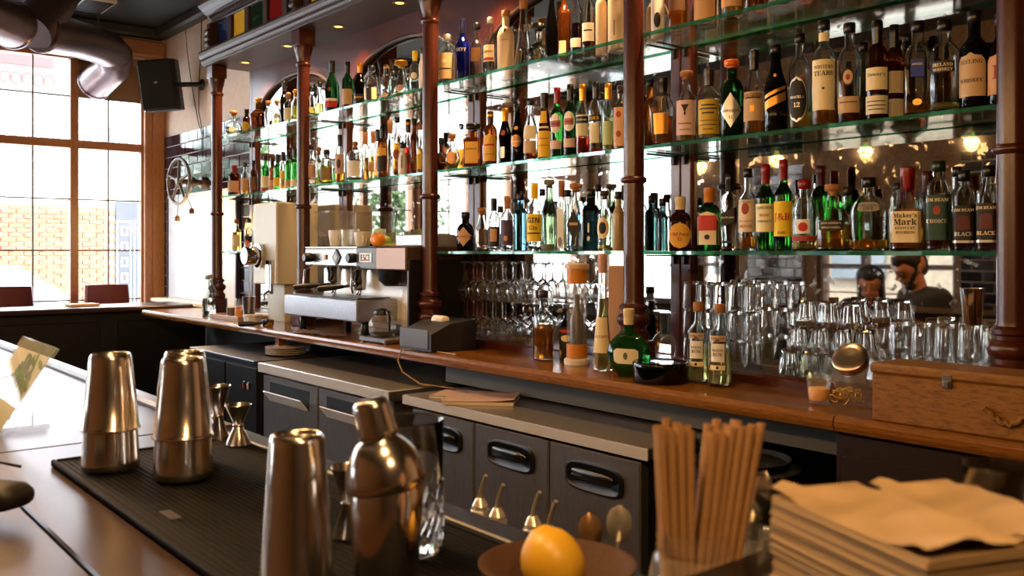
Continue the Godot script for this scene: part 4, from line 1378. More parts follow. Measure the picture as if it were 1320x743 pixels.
	# left end of the counter
	for k in 2:
		solo_bottle(["slim empty clear bottle standing behind another at the counter end", "slim empty clear bottle with water at the counter end"][k], Vector3([-6.62, -6.50][k], y, [.40, .47][k]), .8, .30, .038, "std", "clear", ["water:.15", "water:.45"][k], "silver", "s", "", "clear bottles at the counter end")
	o = thing("serving_tray", "flat wooden tray with jars at the end of the back counter", "tray", Vector3(-6.16, y, .36))
	bx(o, "tray_floor", Vector3(0, .006, 0), Vector3(.5, .012, .26), paint(Color(.70, .54, .38), .5), .002)
	for s in [-1, 1]:
		bx(o, "rim", Vector3(0, .018, s * .125), Vector3(.5, .024, .012), paint(Color(.66, .50, .34), .5), .003)
		bx(o, "rim", Vector3(s * .245, .018, 0), Vector3(.012, .024, .24), paint(Color(.66, .50, .34), .5), .003)
	var js := [["glass_jar", "small clear jar of white sugar on the wooden tray", -6.32, .30, .04, .10, Color(.88, .84, .74), .6], ["drinking_glass", "clear glass with grey drink on the wooden tray", -6.24, .40, .035, .13, Color(.36, .33, .34), .45], ["drinking_glass", "clear glass of red juice on the wooden tray", -6.13, .38, .037, .13, Color(.85, .22, .08), .5], ["drinking_glass", "small glass of orange juice on the wooden tray", -6.04, .43, .03, .09, Color(.90, .62, .22), .6], ["drinking_glass", "tall empty glass beside the red juice on tray", -6.17, .29, .035, .15, Color(.9, .9, .9), .05]]
	for j in js:
		o = thing(j[0], j[1], "glass" if j[0] == "drinking_glass" else "jar", Vector3(j[2], y + .0125, j[3]))
		b = MB.new()
		b.lathe([Vector2(0, .003), Vector2(j[4] * .86, 0), Vector2(j[4] * .9, .004), Vector2(j[4], j[5])], 18, 2.0, 1.0, Transform3D(), .3)
		part(o, "glass_cup", b, glass)
		b = MB.new()
		b.cyl(Vector3(0, .005, 0), j[4] * .86, j[5] * j[7], 18, 0.0, Basis(), j[4] * .9)
		part(o, "contents", b, paint(j[6], .3))
	o = thing("shaker_tin", "steel shaker tin standing before the cream boiler", "shaker tin", Vector3(-5.80, y, .46))
	b = MB.new()
	b.lathe([Vector2(0, .002), Vector2(.03, .002), Vector2(.032, .005), Vector2(.044, .168), Vector2(.0455, .17), Vector2(.043, .17), Vector2(.031, .007), Vector2(0, .007)], 22)
	part(o, "cup", b, steel)
	o = thing("plastic_tub", "white plastic tub with pale lid before the cream boiler", "tub", Vector3(-5.66, y, .50))
	b = MB.new()
	b.lathe([Vector2(0, 0), Vector2(.05, 0), Vector2(.055, .05), Vector2(0, .05)], 20)
	part(o, "tub_body", b, paint(Color(.82, .85, .88), .4))
	b = MB.new()
	b.lathe([Vector2(0, .05), Vector2(.059, .05), Vector2(.059, .06), Vector2(0, .062)], 20)
	part(o, "lid", b, paint(Color(.86, .78, .66), .4))
	o = thing("portafilter", "spare portafilter with black handle lying on the counter", "portafilter", Vector3(-5.38, y, .52), .9)
	b = MB.new()
	b.lathe([Vector2(0, 0), Vector2(.03, 0), Vector2(.036, .012), Vector2(.036, .045), Vector2(.03, .045), Vector2(.03, .01), Vector2(0, .01)], 20)
	part(o, "basket", b, chrome)
	b = MB.new()
	b.tube([Vector3(-.034, .025, 0), Vector3(-.07, .022, 0), Vector3(-.09, .02, 0), Vector3(-.17, .018, 0), Vector3(-.18, .018, 0)], [.008, .009, .016, .018, .012], 10)
	part(o, "handle", b, black_plastic)
	o = thing("bar_towel", "crumpled brown cloth lying on the counter before the drip tray", "towel", Vector3(-4.72, y, .525), .05)
	b = MB.new()
	var n := noise(FastNoiseLite.TYPE_SIMPLEX, 9.0, 4, 2)
	for i in 25:
		for j in 7:
			var p := Vector3(-.24 + .02 * i, 0, -.05 + .016 * j)
			p.y = .006 + .012 * absf(n.get_noise_2d(p.x, p.z))
			b.add(p, Vector3(n.get_noise_2d(p.x + .3, p.z) * .5, 1, n.get_noise_2d(p.x, p.z + .4) * .5).normalized())
	for i in 24:
		for j in 6:
			var k := i * 7 + j
			b.tri(k, k + 1, k + 8)
			b.tri(k, k + 8, k + 7)
	part(o, "cloth", b, paint(Color(.52, .38, .28), .9))

# ---------------------------------------------------------------- fridges under the counter
func build_fridges() -> void:
	var YT := .86
	var zf := .80
	var f := thing("undercounter_fridge", "three-door stainless fridge with black recessed handles under the counter", "fridge", Vector3(-2.68, 0, .45))
	bx(f, "carcass", Vector3(0, .44, -.02), Vector3(1.33, .74, .66), paint(Color(.10, .10, .10), .5), .004)
	bx(f, "worktop", Vector3(0, YT - .02, .015), Vector3(1.42, .04, .68), steel, .004)
	bx(f, "worktop_edge", Vector3(0, YT - .021, .3565), Vector3(1.42, .038, .004), paint(Color(.80, .78, .74), .4, .35), .001)
	for k in 3:
		var x := -.443 + .443 * k
		var d := bx(f, "door", Vector3(x, .455, .322), Vector3(.436, .70, .035), steel_brushed, .005)
		var hb := MB.new()
		hb.lathe([Vector2(0, 0), Vector2(.138, 0), Vector2(.138, .008), Vector2(.126, .011), Vector2(.118, .003), Vector2(0, .003)], 36, 4.0, .36, Transform3D(Basis(Vector3.RIGHT, PI / 2), Vector3(x + .01, .715, .3395)), .6)
		var h := part(d, "handle_recess", hb, black_plastic, "black oval handle recess")
		hb = MB.new()
		hb.lathe([Vector2(0, -.005), Vector2(.095, -.005), Vector2(.10, .004), Vector2(.095, .012), Vector2(0, .016)], 24, 4.0, .2, Transform3D(Basis(Vector3.RIGHT, PI / 2), Vector3(x + .01, .722, .347)), .5)
		part(h, "grip", hb, paint(Color(.09, .085, .08), .25))
	for p in [-.6, .6]:
		for q in [-.28, .27]:
			var lb := MB.new()
			lb.cyl(Vector3(p, 0, q), .02, .08, 12)
			part(f, "foot", lb, black_plastic)
	f = thing("undercounter_fridge", "two-door stainless fridge with slanted steel grips under the counter", "fridge", Vector3(-4.19, 0, .45))
	bx(f, "carcass", Vector3(0, .44, -.02), Vector3(1.30, .74, .66), steel_brushed, .004)
	bx(f, "worktop", Vector3(0, YT - .025, .015), Vector3(1.37, .05, .68), steel, .004)
	bx(f, "worktop_edge", Vector3(0, YT - .026, .3565), Vector3(1.37, .048, .004), paint(Color(.80, .78, .74), .4, .35), .001)
	for k in 2:
		var x := -.33 + .65 * k
		var d := bx(f, "door", Vector3(x, .45, .325), Vector3(.64, .69, .035), steel_brushed, .005)
		bx(d, "recess", Vector3(x, .715, .3435), Vector3(.46, .10, .003), paint(Color(.03, .03, .03), .5), 0)
		var gb := MB.new()
		gb.prism(PackedVector2Array([Vector2(.0, .668), Vector2(.006, .664), Vector2(.05, .718), Vector2(.044, .722)]), .44, Transform3D(Basis(Vector3(0, 0, 1), Vector3(0, 1, 0), Vector3(1, 0, 0)), Vector3(x - .22, 0, .343)))
		part(d, "grip", gb, paint(Color(.90, .88, .84), .45, .15), "slanted pale steel grip")
	for p in [-.6, .6]:
		for q in [-.28, .27]:
			var lb := MB.new()
			lb.cyl(Vector3(p, 0, q), .02, .08, 12)
			part(f, "foot", lb, black_plastic)
	f = thing("ice_machine", "dark steel under-counter machine with small red switches", "ice machine", Vector3(-5.45, 0, .45))
	bx(f, "carcass", Vector3(0, .43, -.02), Vector3(.98, .82, .66), paint(Color(.16, .16, .17), .4, .6), .005)
	bx(f, "worktop", Vector3(0, .85, .0), Vector3(1.0, .02, .70), paint(Color(.24, .24, .25), .4, .7), .004)
	bx(f, "front_panel", Vector3(.26, .45, .318), Vector3(.44, .72, .016), paint(Color(.18, .18, .19), .38, .7), .004)
	bx(f, "front_panel", Vector3(-.22, .45, .318), Vector3(.48, .72, .016), paint(Color(.15, .15, .16), .38, .7), .004)
	for k in 2:
		var s := bx(f, "switch", Vector3(.32 + .06 * k, .70, .329), Vector3(.03, .05, .008), paint(Color(.10, .10, .10), .4), .002)
		bx(s, "switch_key", Vector3(.32 + .06 * k, .70, .335), Vector3(.018, .03, .006), paint(Color(.62, .10, .07) if k == 0 else Color(.80, .76, .72), .3), .002)
	for p in [-.44, .44]:
		for q in [-.28, .27]:
			var lb := MB.new()
			lb.cyl(Vector3(p, 0, q), .02, .02, 12)
			part(f, "foot", lb, black_plastic)
	# plates and tub on the fridge tops
	for k in 4:
		var o := thing("dinner_plate", "white plate in the short stack under the counter", "plate", Vector3(-5.13, .8604 + .0125 * k, .52), 0, "stacked plates under the counter")
		var b := MB.new()
		b.lathe([Vector2(0, 0), Vector2(.075, 0), Vector2(.08, .004), Vector2(.12, .011), Vector2(.12, .0135), Vector2(.078, .007), Vector2(0, .006)], 30, 2.0, 1.0, Transform3D(), .5)
		part(o, "dish", b, paint(Color(.84, .78, .70), .3))
	var o := thing("storage_tub", "translucent plastic storage tub behind the plates under the counter", "tub", Vector3(-5.30, .8604, .38))
	var b := MB.new()
	b.lathe([Vector2(0, .002), Vector2(.09, 0), Vector2(.115, .12), Vector2(.122, .122)], 20, 5.0, .8, Transform3D(), .3)
	part(o, "tub_body", b, sheet(Color(.70, .72, .74), .4, .2))
	for k in 2:
		var nb := thing("notebook", ["worn brown notebook with curled pages on the fridge top", "thin brown card folder under the notebook on the fridge top"][k], "notebook", Vector3([-3.02, -3.16][k], .8604, [.66, .62][k]), [.75, .55][k], "")
		b = MB.new()
		var w := .105 - .01 * k
		for i in 9:
			for j in 2:
				var x := lerpf(-.15, .15, i / 8.0)
				b.add(Vector3(x, .016 - .006 * k + .012 * (1 - k) * pow(maxf(0.0, x / .15), 2.0), -w + 2 * w * j), Vector3(-.1, 1, 0).normalized())
		for i in 8:
			b.tri(i * 2, i * 2 + 1, i * 2 + 3)
			b.tri(i * 2, i * 2 + 3, i * 2 + 2)
		part(nb, "cover", b, paint(Color(.56, .44, .38), .7))
		bx(nb, "pages", Vector3(0, .007 - .003 * k, 0), Vector3(.29, .014 - .006 * k, 2 * w - .006), paint(Color(.80, .74, .66), .8), .001)
	# black bin with tray, glass and sign at the end of the fridges
	o = thing("ice_bucket", "round black bin with flat rim under the end of the counter", "bin", Vector3(-1.72, 0, .66))
	b = MB.new()
	b.lathe([Vector2(0, .01), Vector2(.13, 0), Vector2(.15, .02), Vector2(.155, .80), Vector2(.17, .81), Vector2(.17, .83), Vector2(.15, .835), Vector2(0, .835)], 30)
	part(o, "drum", b, paint(Color(.03, .03, .032), .4))
	var sg := bx(o, "sign_plate", Vector3(.02, .62, .158), Vector3(.11, .055, .006), paint(Color(.62, .48, .10), .5), .002, "yellow plate with black lettering", Basis(Vector3.UP, .12))
	var tm := text_mesh("NICE", "n", .03)
	var lt := part(sg, "lettering", tm[0], ink("ink"))
	lt.position = Vector3(.0203, .62, .1622)
	lt.rotation.y = .12
	o = thing("round_tray", "round black tray on the black bin", "tray", Vector3(-1.74, .8355, .66))
	b = MB.new()
	b.lathe([Vector2(0, 0), Vector2(.15, 0), Vector2(.16, .02), Vector2(.155, .02), Vector2(.146, .006), Vector2(0, .006)], 32)
	part(o, "dish", b, paint(Color(.03, .03, .032), .3))
	o = thing("drinking_glass", "small clear glass on the round black tray", "glass", Vector3(-1.84, .842, .68))
	b = MB.new()
	b.lathe([Vector2(0, .003), Vector2(.024, 0), Vector2(.026, .004), Vector2(.02, .03), Vector2(.032, .07)], 18, 2.0, 1.0, Transform3D(), .2)
	part(o, "glass_cup", b, glass)
	o = thing("crate", "dark bottle crate standing in the gap beside the wooden cabinet", "crate", Vector3(-1.56, 0, .885))
	bx(o, "body", Vector3(0, .26, 0), Vector3(.22, .52, .12), paint(Color(.04, .04, .042), .5), .006)
	for k in 3:
		solo_bottle("small clear bottle standing in the gap beside the wooden cabinet", Vector3(-1.60 + .06 * k, .5204, .87 + .02 * (k % 2)), .4, .22, .026, "std", "clear", "water:.5", "silver", "s", "", "clear bottles beside the wooden cabinet")

# ---------------------------------------------------------------- window corner
func bulb(o: Node3D, at: Vector3, r: float, energy: float) -> void:
	var b := MB.new()
	b.lathe([Vector2(0, -r * 1.5), Vector2(r * .55, -r * 1.35), Vector2(r * .95, -r * .7), Vector2(r, -r * .1), Vector2(r * .75, r * .75), Vector2(r * .45, r * 1.4), Vector2(r * .42, r * 1.7), Vector2(0, r * 1.7)], 16, 2.0, 1.0, Transform3D(Basis(), at), .2)
	if not mats.has("bulb"):
		var m := StandardMaterial3D.new()
		m.albedo_color = Color(1, .9, .7)
		m.emission_enabled = true
		m.emission = Color(1, .78, .42)
		m.emission_energy_multiplier = 3.0
		mats["bulb"] = m
	part(o, "bulb", b, mats["bulb"])
	b = MB.new()
	b.lathe([Vector2(0, r * 1.6), Vector2(r * .5, r * 1.6), Vector2(r * .6, r * 1.9), Vector2(r * .6, r * 2.6), Vector2(r * .35, r * 3.0), Vector2(0, r * 3.0)], 14, 2.0, 1.0, Transform3D(Basis(), at))
	part(o, "socket", b, paint(Color(.30, .17, .09), .45))
	var l := OmniLight3D.new()
	l.name = "bulb_light"
	l.light_color = Color(1, .78, .52)
	l.light_energy = energy
	l.light_size = r
	l.omni_range = 15
	l.shadow_enabled = true
	o.add_child(l, true)
	l.position = at
const PENDANT := .20
func build_window_corner() -> void:
	var b: MB
	# pendants over the front bar
	for k in 8:
		var o := thing("pendant_lamp", "bare warm bulb hanging on a cord over the front bar", "lamp", Vector3(-4.57 + .68 * k, 2.13, 2.65), 0, "bare bulbs over the front bar")
		bulb(o, Vector3.ZERO, .036, PENDANT)
		b = MB.new()
		b.tube([Vector3(0, .1, 0), Vector3(0, YC - 2.13, 0)], .003, 6)
		part(o, "cord", b, black_plastic)
	# loudspeaker
	var o := thing("wall_speaker", "black loudspeaker on a wall bracket above the blue tiles", "loudspeaker", Vector3(-7.82, HE + 1.43, 0))
	b = MB.new()
	b.cyl(Vector3.ZERO, .05, .02, 18, .003, Basis(Vector3.RIGHT, PI / 2))
	b.tube([Vector3(0, 0, .015), Vector3(-.06, 0, .10), Vector3(-.16, 0, .20)], .022, 10)
	part(o, "bracket", b, black_plastic)
	var S := Basis(Vector3.UP, .98) * Basis(Vector3(0, 0, 1), .10) * Basis(Vector3.RIGHT, .12)
	b = MB.new()
	b.prism(PackedVector2Array([Vector2(-.15, -.115), Vector2(-.155, .04), Vector2(-.12, .115), Vector2(.12, .115), Vector2(.155, .04), Vector2(.15, -.115), Vector2(.08, -.21), Vector2(-.08, -.21)]), .43, Transform3D(S * Basis(Vector3.RIGHT, PI / 2), Vector3(-.27, 0, .27) + S * Vector3(0, .215, 0)))
	part(o, "cabinet", b, paint(Color(.035, .04, .042), .5))
	b = MB.new()
	b.box(Vector3(-.27, 0, .27) + S * Vector3(0, 0, .125), Vector3(.28, .42, .03), .012, S)
	var gr := part(o, "grille", b, paint(Color(.03, .036, .038), .8))
	bx(gr, "badge", Vector3(-.27, 0, .27) + S * Vector3(0, .02, .142), Vector3(.026, .016, .004), paint(Color(.6, .6, .6), .4), .001, "", S)
	# speaker wires down the wall
	o = thing("speaker_wire", "thin dark wires hanging down the cream wall from the speaker", "wire", Vector3(-7.82, HE + 1.43, .004))
	b = MB.new()
	b.tube([Vector3(-.02, .62, .0), Vector3(-.03, .3, .002), Vector3(-.02, 0, .025), Vector3(-.06, -.22, .012), Vector3(.0, -.4, .003), Vector3(-.02, -.62, .003)], .004, 6)
	part(o, "wire", b, paint(Color(.20, .17, .15), .6))
	b = MB.new()
	b.tube([Vector3(-.42, .62, .0), Vector3(-.36, .35, .002), Vector3(-.26, .05, .002), Vector3(-.1, -.3, .002), Vector3(-.01, -.42, .004)], .004, 6)
	part(o, "wire", b, paint(Color(.20, .17, .15), .6))
	# wheel lamp
	o = thing("wheel_lamp", "old grey pulley wheel on a wall shaft with two hanging bulbs", "lamp", Vector3(-7.56, HE + .57, .0))
	b = MB.new()
	var W := Basis(Vector3.UP, .12)
	var c := Vector3(0, 0, .30)
	var pts := []
	for i in 33:
		pts.append(c + W * Vector3(.185 * cos(TAU * i / 32), .185 * sin(TAU * i / 32), 0))
	b.tube(pts, .014, 8, false)
	var whm := paint(Color(.42, .40, .37), .5, .5)
	part(o, "rim", b, whm)
	for k in 5:
		b = MB.new()
		var t := TAU * k / 5 + .3
		b.tube([c, c + W * Vector3(.18 * cos(t), .18 * sin(t), 0)], [.014, .010], 8)
		part(o, "spoke", b, whm)
	b = MB.new()
	b.cyl(c + Vector3(0, 0, -.02), .028, .04, 16, .004, Basis(Vector3.RIGHT, PI / 2))
	part(o, "hub", b, whm)
	b = MB.new()
	b.cyl(Vector3(0, 0, .285), .022, .285, 14, 0.0, Basis(Vector3.RIGHT, -PI / 2))
	b.cyl(Vector3(0, 0, .12), .05, .06, 16, .004, Basis(Vector3.RIGHT, -PI / 2))
	b.cyl(Vector3(0, 0, .2), .04, .03, 16, .004, Basis(Vector3.RIGHT, -PI / 2))
	b.cyl(Vector3(0, 0, .02), .065, .022, 18, .004, Basis(Vector3.RIGHT, -PI / 2))
	part(o, "shaft", b, paint(Color(.16, .10, .08), .45, .3))
	for q in [[.26, -.33], [-.06, -.38]]:
		bulb(o, Vector3(q[0], q[1], .29), .034, PENDANT * .5)
		b = MB.new()
		b.tube([Vector3(q[0], q[1] + .1, .29), Vector3(q[0] * .5, -.1, .29), Vector3(q[0] * .2, .02, .25)], .003, 6)
		part(o, "cord", b, black_plastic)
	# white board
	o = thing("white_board", "large pale whiteboard with dark edge on the tiled wall", "whiteboard", Vector3(-7.83, HE - .43, .0))
	bx(o, "panel", Vector3(0, .46, .018), Vector3(1.54, .90, .016), paint(Color(.78, .78, .77), .18), .002)
	for s in [-1, 1]:
		bx(o, "frame", Vector3(s * .785, .46, .018), Vector3(.03, .96, .034), paint(Color(.17, .16, .20), .3), .004)
		bx(o, "frame", Vector3(0, .46 + s * .465, .018), Vector3(1.54, .03, .034), paint(Color(.62, .62, .63), .3), .004)
	# ventilation duct leaving through the boarded pane
	o = thing("ventilation_duct", "big round galvanised duct bending from the ceiling out through the window", "duct", Vector3(-7.6, 3.13, 1.34))
	var galv := textured("galvanised", [Color(.36, .31, .32), Color(.46, .40, .41), Color(.41, .355, .365)], .03, Vector3(2, 2, 2), .33, 0.0, false, .85)
	var seg := [[[Vector3(1.2, -.05, 1.1), Vector3(.15, -.02, .18)], .165], [[Vector3(.02, -.02, .06), Vector3(-.12, .2, -.1), Vector3(-.22, .43, -.22)], .16], [[Vector3(-.02, .0, -.02), Vector3(-.3, .05, -.3), Vector3(-.58, .08, -.56), Vector3(-.74, .08, -.72), Vector3(-.83, .04, -.79)], .15], [[Vector3(-.80, .055, -.77), Vector3(-.86, .0, -.80), Vector3(-.95, -.03, -.80), Vector3(-1.27, -.14, -.735)], .148]]
	for s in seg:
		b = MB.new()
		b.tube(s[0], s[1], 26)
		var sp := part(o, "duct_section", b, galv)
		for e in [0, s[0].size() - 1]:
			var p: Vector3 = s[0][e]
			var d: Vector3 = (s[0][e] - s[0][1 if e == 0 else e - 1]).normalized()
			b = MB.new()
			b.tube([p - d * .035, p - d * .03, p - d * .01, p - d * .005], [s[1], s[1] + .008, s[1] + .008, s[1]], 26, false)
			part(sp, "collar", b, galv)
	b = MB.new()
	b.tube([Vector3(-.62, .2, -.6), Vector3(-.62, .43, -.6)], .006, 6)
	part(o, "hanger", b, paint(Color(.2, .2, .2), .5))
	# grille on the ceiling
	o = thing("ceiling_vent", "white slatted air grille on the dark ceiling", "vent", Vector3(-8.15, YC - .001, .80))
	bx(o, "frame", Vector3(0, -.02, 0), Vector3(.44, .04, .26), paint(Color(.72, .70, .68), .4), .006)
	for k in 8:
		bx(o, "slat", Vector3(-.175 + .05 * k, -.043, 0), Vector3(.03, .006, .22), paint(Color(.16, .15, .15), .5), .001)
	# stools at the window bar
	for q in [[.546, "burgundy backed bar stool at the window bar beside the corner"], [1.33, "burgundy backed bar stool at the window bar, second from corner"]]:
		o = thing("bar_stool", q[1], "stool", Vector3(-8.52, 0, q[0]), 0, "stools at the window bar")
		var red := paint(Color(.34, .05, .09), .5)
		b = MB.new()
		for i in 13:
			for j in 5:
				var t := lerpf(-.19, .19, i / 12.0)
				b.add(Vector3(-.19 + .10 * pow(t / .19, 2) - .012 * j, .84 + .085 * j + .0 * t, t * (1.0 - .03 * j)), Vector3(1, 0, -t * 3).normalized())
		for i in 12:
			for j in 4:
				var k := i * 5 + j
				b.tri(k, k + 1, k + 6)
				b.tri(k, k + 6, k + 5)
		var nb := b.v.size()
		for i in nb:
			b.add(b.v[i] - b.n[i] * .03, -b.n[i])
		for i in 12:
			for j in 4:
				var k := nb + i * 5 + j
				b.tri(k, k + 1, k + 6)
				b.tri(k, k + 6, k + 5)
		for i in 12:
			for e in [0, 4]:
				b.quad(b.v[i * 5 + e], b.v[i * 5 + 5 + e], b.v[nb + i * 5 + 5 + e], b.v[nb + i * 5 + e], Vector3(0, -1 if e == 0 else 1, 0))
		for e in [0, 12]:
			for j in 4:
				b.quad(b.v[e * 5 + j], b.v[e * 5 + j + 1], b.v[nb + e * 5 + j + 1], b.v[nb + e * 5 + j], Vector3(0, 0, -1 if e == 0 else 1))
		part(o, "backrest", b, red)
		bx(o, "seat", Vector3(0, .76, 0), Vector3(.38, .07, .38), red, .02)
		for p in [[-1, -1], [1, -1], [1, 1], [-1, 1]]:
			b = MB.new()
			b.tube([Vector3(p[0] * .15, .73, p[1] * .15), Vector3(p[0] * .18, 0, p[1] * .18)], .014, 8)
			part(o, "leg", b, paint(Color(.12, .10, .09), .4, .4))
		for s in [-1, 1]:
			b = MB.new()
			b.tube([Vector3(-.16, .8, s * .1), Vector3(-.2, .92, s * .1)], .012, 8)
			part(o, "back_support", b, paint(Color(.12, .10, .09), .4, .4))
	o = thing("wooden_coaster", "small pale wooden board lying on the window bar", "board", Vector3(-7.98, 1.0335, .93), .1)
	bx(o, "board", Vector3(0, .012, 0), Vector3(.16, .022, .22), paint(Color(.78, .62, .36), .6), .004)

# ---------------------------------------------------------------- things on the front bar
func tin_pair(label: String, x: float, z: float, y: float, turn: float) -> void:
	var o := thing("shaker_tins", label, "shaker", Vector3(x, y, z), turn, "stacked shaker tins on the bar mat")
	var b := MB.new()
	b.lathe([Vector2(0, .001), Vector2(.042, .001), Vector2(.0445, .003), Vector2(.0435, .012), Vector2(.0405, .07), Vector2(0, .07)], 36, 2.0, 1.0, Transform3D(), .5)
	part(o, "lower_tin", b, copper_steel)
	b = MB.new()
	b.lathe([Vector2(.0425, .062), Vector2(.0452, .0625), Vector2(.0458, .0645), Vector2(.0448, .067), Vector2(.0432, .069), Vector2(.038, .125), Vector2(.0325, .176), Vector2(.0312, .181), Vector2(.0288, .184), Vector2(.0265, .183), Vector2(.025, .180), Vector2(0, .179)], 36, 2.0, 1.0, Transform3D(), .5)
	part(o, "upper_tin", b, copper_steel)
func jigger(label: String, x: float, y: float, z: float, h: float, r: float) -> void:
	var o := thing("jigger", label, "jigger", Vector3(x, y, z), 0, "steel jiggers")
	var w := r * .36
	var m := h * .48
	var b := MB.new()
	b.lathe([Vector2(r * .93, 0), Vector2(r * .98, 0), Vector2(r * .98, .002), Vector2(w, m - .003), Vector2(w * 1.25, m), Vector2(w, m + .003), Vector2(r, h - .002), Vector2(r * 1.03, h - .001), Vector2(r * 1.0, h), Vector2(r * .93, h - .002), Vector2(w * .7, m + .008), Vector2(0, m + .006)], 28, 2.0, 1.0, Transform3D(), .5)
	part(o, "double_cup", b, copper_steel)
func spoon(label: String, foot: Vector3, top: Vector3, turn: float, group: String, m: Material) -> void:
	var o := thing("teaspoon", label, "spoon", foot, 0, group)
	var d := top - foot
	var L := d.length()
	var ax := d / L
	var b := MB.new()
	b.tube([Vector3.ZERO, ax * L * .3, ax * (L - .05), ax * (L - .042)], [.0032, .0022, .002, .003], 7)
	part(o, "handle", b, m)
	var side := ax.cross(Vector3(sin(turn), 0, cos(turn))).normalized()
	var B := Basis(side, ax, side.cross(ax))
	b = MB.new()
	for i in 9:
		var t := i / 8.0
		var w := .0155 * sqrt(maxf(.01, 1.0 - pow(2 * t - 1, 2))) * (1.0 + .15 * (t - .5))
		for j in 7:
			var q := lerpf(-1, 1, j / 6.0)
			var dep := -.008 * (1 - q * q) * sin(PI * t)
			b.add(ax * (L - .045 + .048 * t) + B * Vector3(w * q, 0, dep), (B * Vector3(q * .7, (2 * t - 1) * .5, 1)).normalized())
	for i in 8:
		for j in 6:
			var k := i * 7 + j
			b.tri(k, k + 1, k + 8)
			b.tri(k, k + 8, k + 7)
	part(o, "bowl", b, m)
func build_bar_things() -> void:
	var b: MB
	var o: Node3D
	var YM := YN + .012
	# bar mat
	o = thing("bar_mat", "long black ribbed rubber bar mat on the front bar", "mat", Vector3(-1.0, YN, 2.432))
	bx(o, "mat_base", Vector3(0, .004, 0), Vector3(1.36, .008, .316), black_rubber, .002)
	for s in [-1, 1]:
		bx(o, "rim", Vector3(0, .006, s * .154), Vector3(1.36, .012, .008), black_rubber, .002)
		bx(o, "rim", Vector3(s * .676, .006, 0), Vector3(.008, .012, .30), black_rubber, .002)
	b = MB.new()
	for k in 34:
		b.box(Vector3(0, .0085, -.143 + k * .00866), Vector3(1.34, .0022, .0048), .0009)
	part(o, "ribs", b, black_rubber).set_meta("kind", "stuff")
	for k in 6:
		bx(o, "print", Vector3(-.25 + .008 * k, .0118, .115), Vector3(.0025, .0006, .016), paint(Color(.40, .40, .40), .6), 0)
	tin_pair("stacked steel shaker tins at the end of the bar mat", -1.555, 2.53, YM, 0)
	tin_pair("stacked steel shaker tins standing before another pair on the mat", -1.42, 2.462, YM, .5)
	tin_pair("stacked steel shaker tins hidden behind another pair on the mat", -1.515, 2.425, YM, 1.1)
	o = thing("shaker_tin", "single upturned steel shaker tin beside the cobbler shaker", "shaker tin", Vector3(-.905, YM, 2.525))
	b = MB.new()
	b.lathe([Vector2(.037, 0), Vector2(.0395, .0005), Vector2(.0398, .004), Vector2(.0385, .008), Vector2(.0335, .09), Vector2(.0292, .147), Vector2(.0278, .152), Vector2(.0255, .154), Vector2(.0235, .153), Vector2(.0225, .150), Vector2(0, .149)], 40, 2.0, 1.0, Transform3D(), .5)
	part(o, "cup", b, copper_steel)
	o = thing("cobbler_shaker", "three-piece steel cobbler shaker with domed top and tilted cap", "shaker", Vector3(-.798, YM, 2.48))
	b = MB.new()
	b.lathe([Vector2(0, 0), Vector2(.027, 0), Vector2(.030, .004), Vector2(.0355, .07), Vector2(.0375, .112), Vector2(.036, .115), Vector2(0, .115)], 40, 2.0, 1.0, Transform3D(), .5)
	part(o, "cup", b, copper_steel)
	var tilt := Basis(Vector3(.633, 0, -.774).cross(Vector3.UP).normalized(), .0) * Basis(Vector3(.774, 0, .633), .16)
	b = MB.new()
	b.lathe([Vector2(.037, -.006), Vector2(.0395, -.004), Vector2(.0398, .004), Vector2(.0385, .016), Vector2(.033, .030), Vector2(.024, .041), Vector2(.0185, .045), Vector2(.0178, .052), Vector2(0, .052)], 40, 2.0, 1.0, Transform3D(tilt, Vector3(0, .116, 0)), .5)
	part(o, "strainer_dome", b, copper_steel)
	b = MB.new()
	b.lathe([Vector2(.0195, 0), Vector2(.0205, .001), Vector2(.0198, .006), Vector2(.0188, .03), Vector2(.0175, .036), Vector2(.014, .039), Vector2(0, .040)], 32, 2.0, 1.0, Transform3D(tilt * Basis(Vector3(.774, 0, .633), .10), Vector3(0, .116, 0) + tilt * Vector3(0, .046, 0)), .5)
	part(o, "cap", b, copper_steel)
	jigger("larger steel jigger behind the stacked tins", -1.69, YN, 2.30, .108, .0235)
	jigger("smaller steel jigger at the back of the mat", -1.60, YM, 2.298, .072, .023)
	jigger("small steel jigger hidden behind the cobbler shaker", -1.00, YM, 2.41, .085, .021)
	# mixing glass
	o = thing("mixing_glass", "tall clear mixing glass with diamond-cut lower half", "glass", Vector3(-.905, YM, 2.385))
	b = MB.new()
	b.lathe([Vector2(0, .006), Vector2(.036, .0), Vector2(.0395, .004), Vector2(.040, .07), Vector2(.0415, .152), Vector2(.0425, .154), Vector2(.0395, .152), Vector2(.0375, .07), Vector2(.0365, .016), Vector2(0, .014)], 32, 2.0, 1.0, Transform3D(), .5)
	part(o, "glass_body", b, solid_glass(Color(.985, .985, .98)))
	b = MB.new()
	for s in [-1.0, 1.0]:
		for k in 12:
			var pts := []
			for i in 9:
				var a: float = TAU * k / 12 + s * i * .13
				pts.append(Vector3(cos(a) * .0402, .008 + i * .0095, sin(a) * .0402))
			b.tube(pts, .0019, 5)
	part(o, "diamond_cuts", b, solid_glass(Color(.95, .93, .90)))
	# sink unit behind the bar
	o = thing("sink_unit", "low steel sink cabinet on the inner side of the front bar", "sink", Vector3(-4.9, 0, 1.95))
	bx(o, "cabinet", Vector3(0, .42, 0), Vector3(.9, .84, .44), paint(Color(.10, .10, .11), .45, .5), .004)
	bx(o, "steel_top", Vector3(0, .855, 0), Vector3(.94, .03, .47), steel, .004)
	b = MB.new()
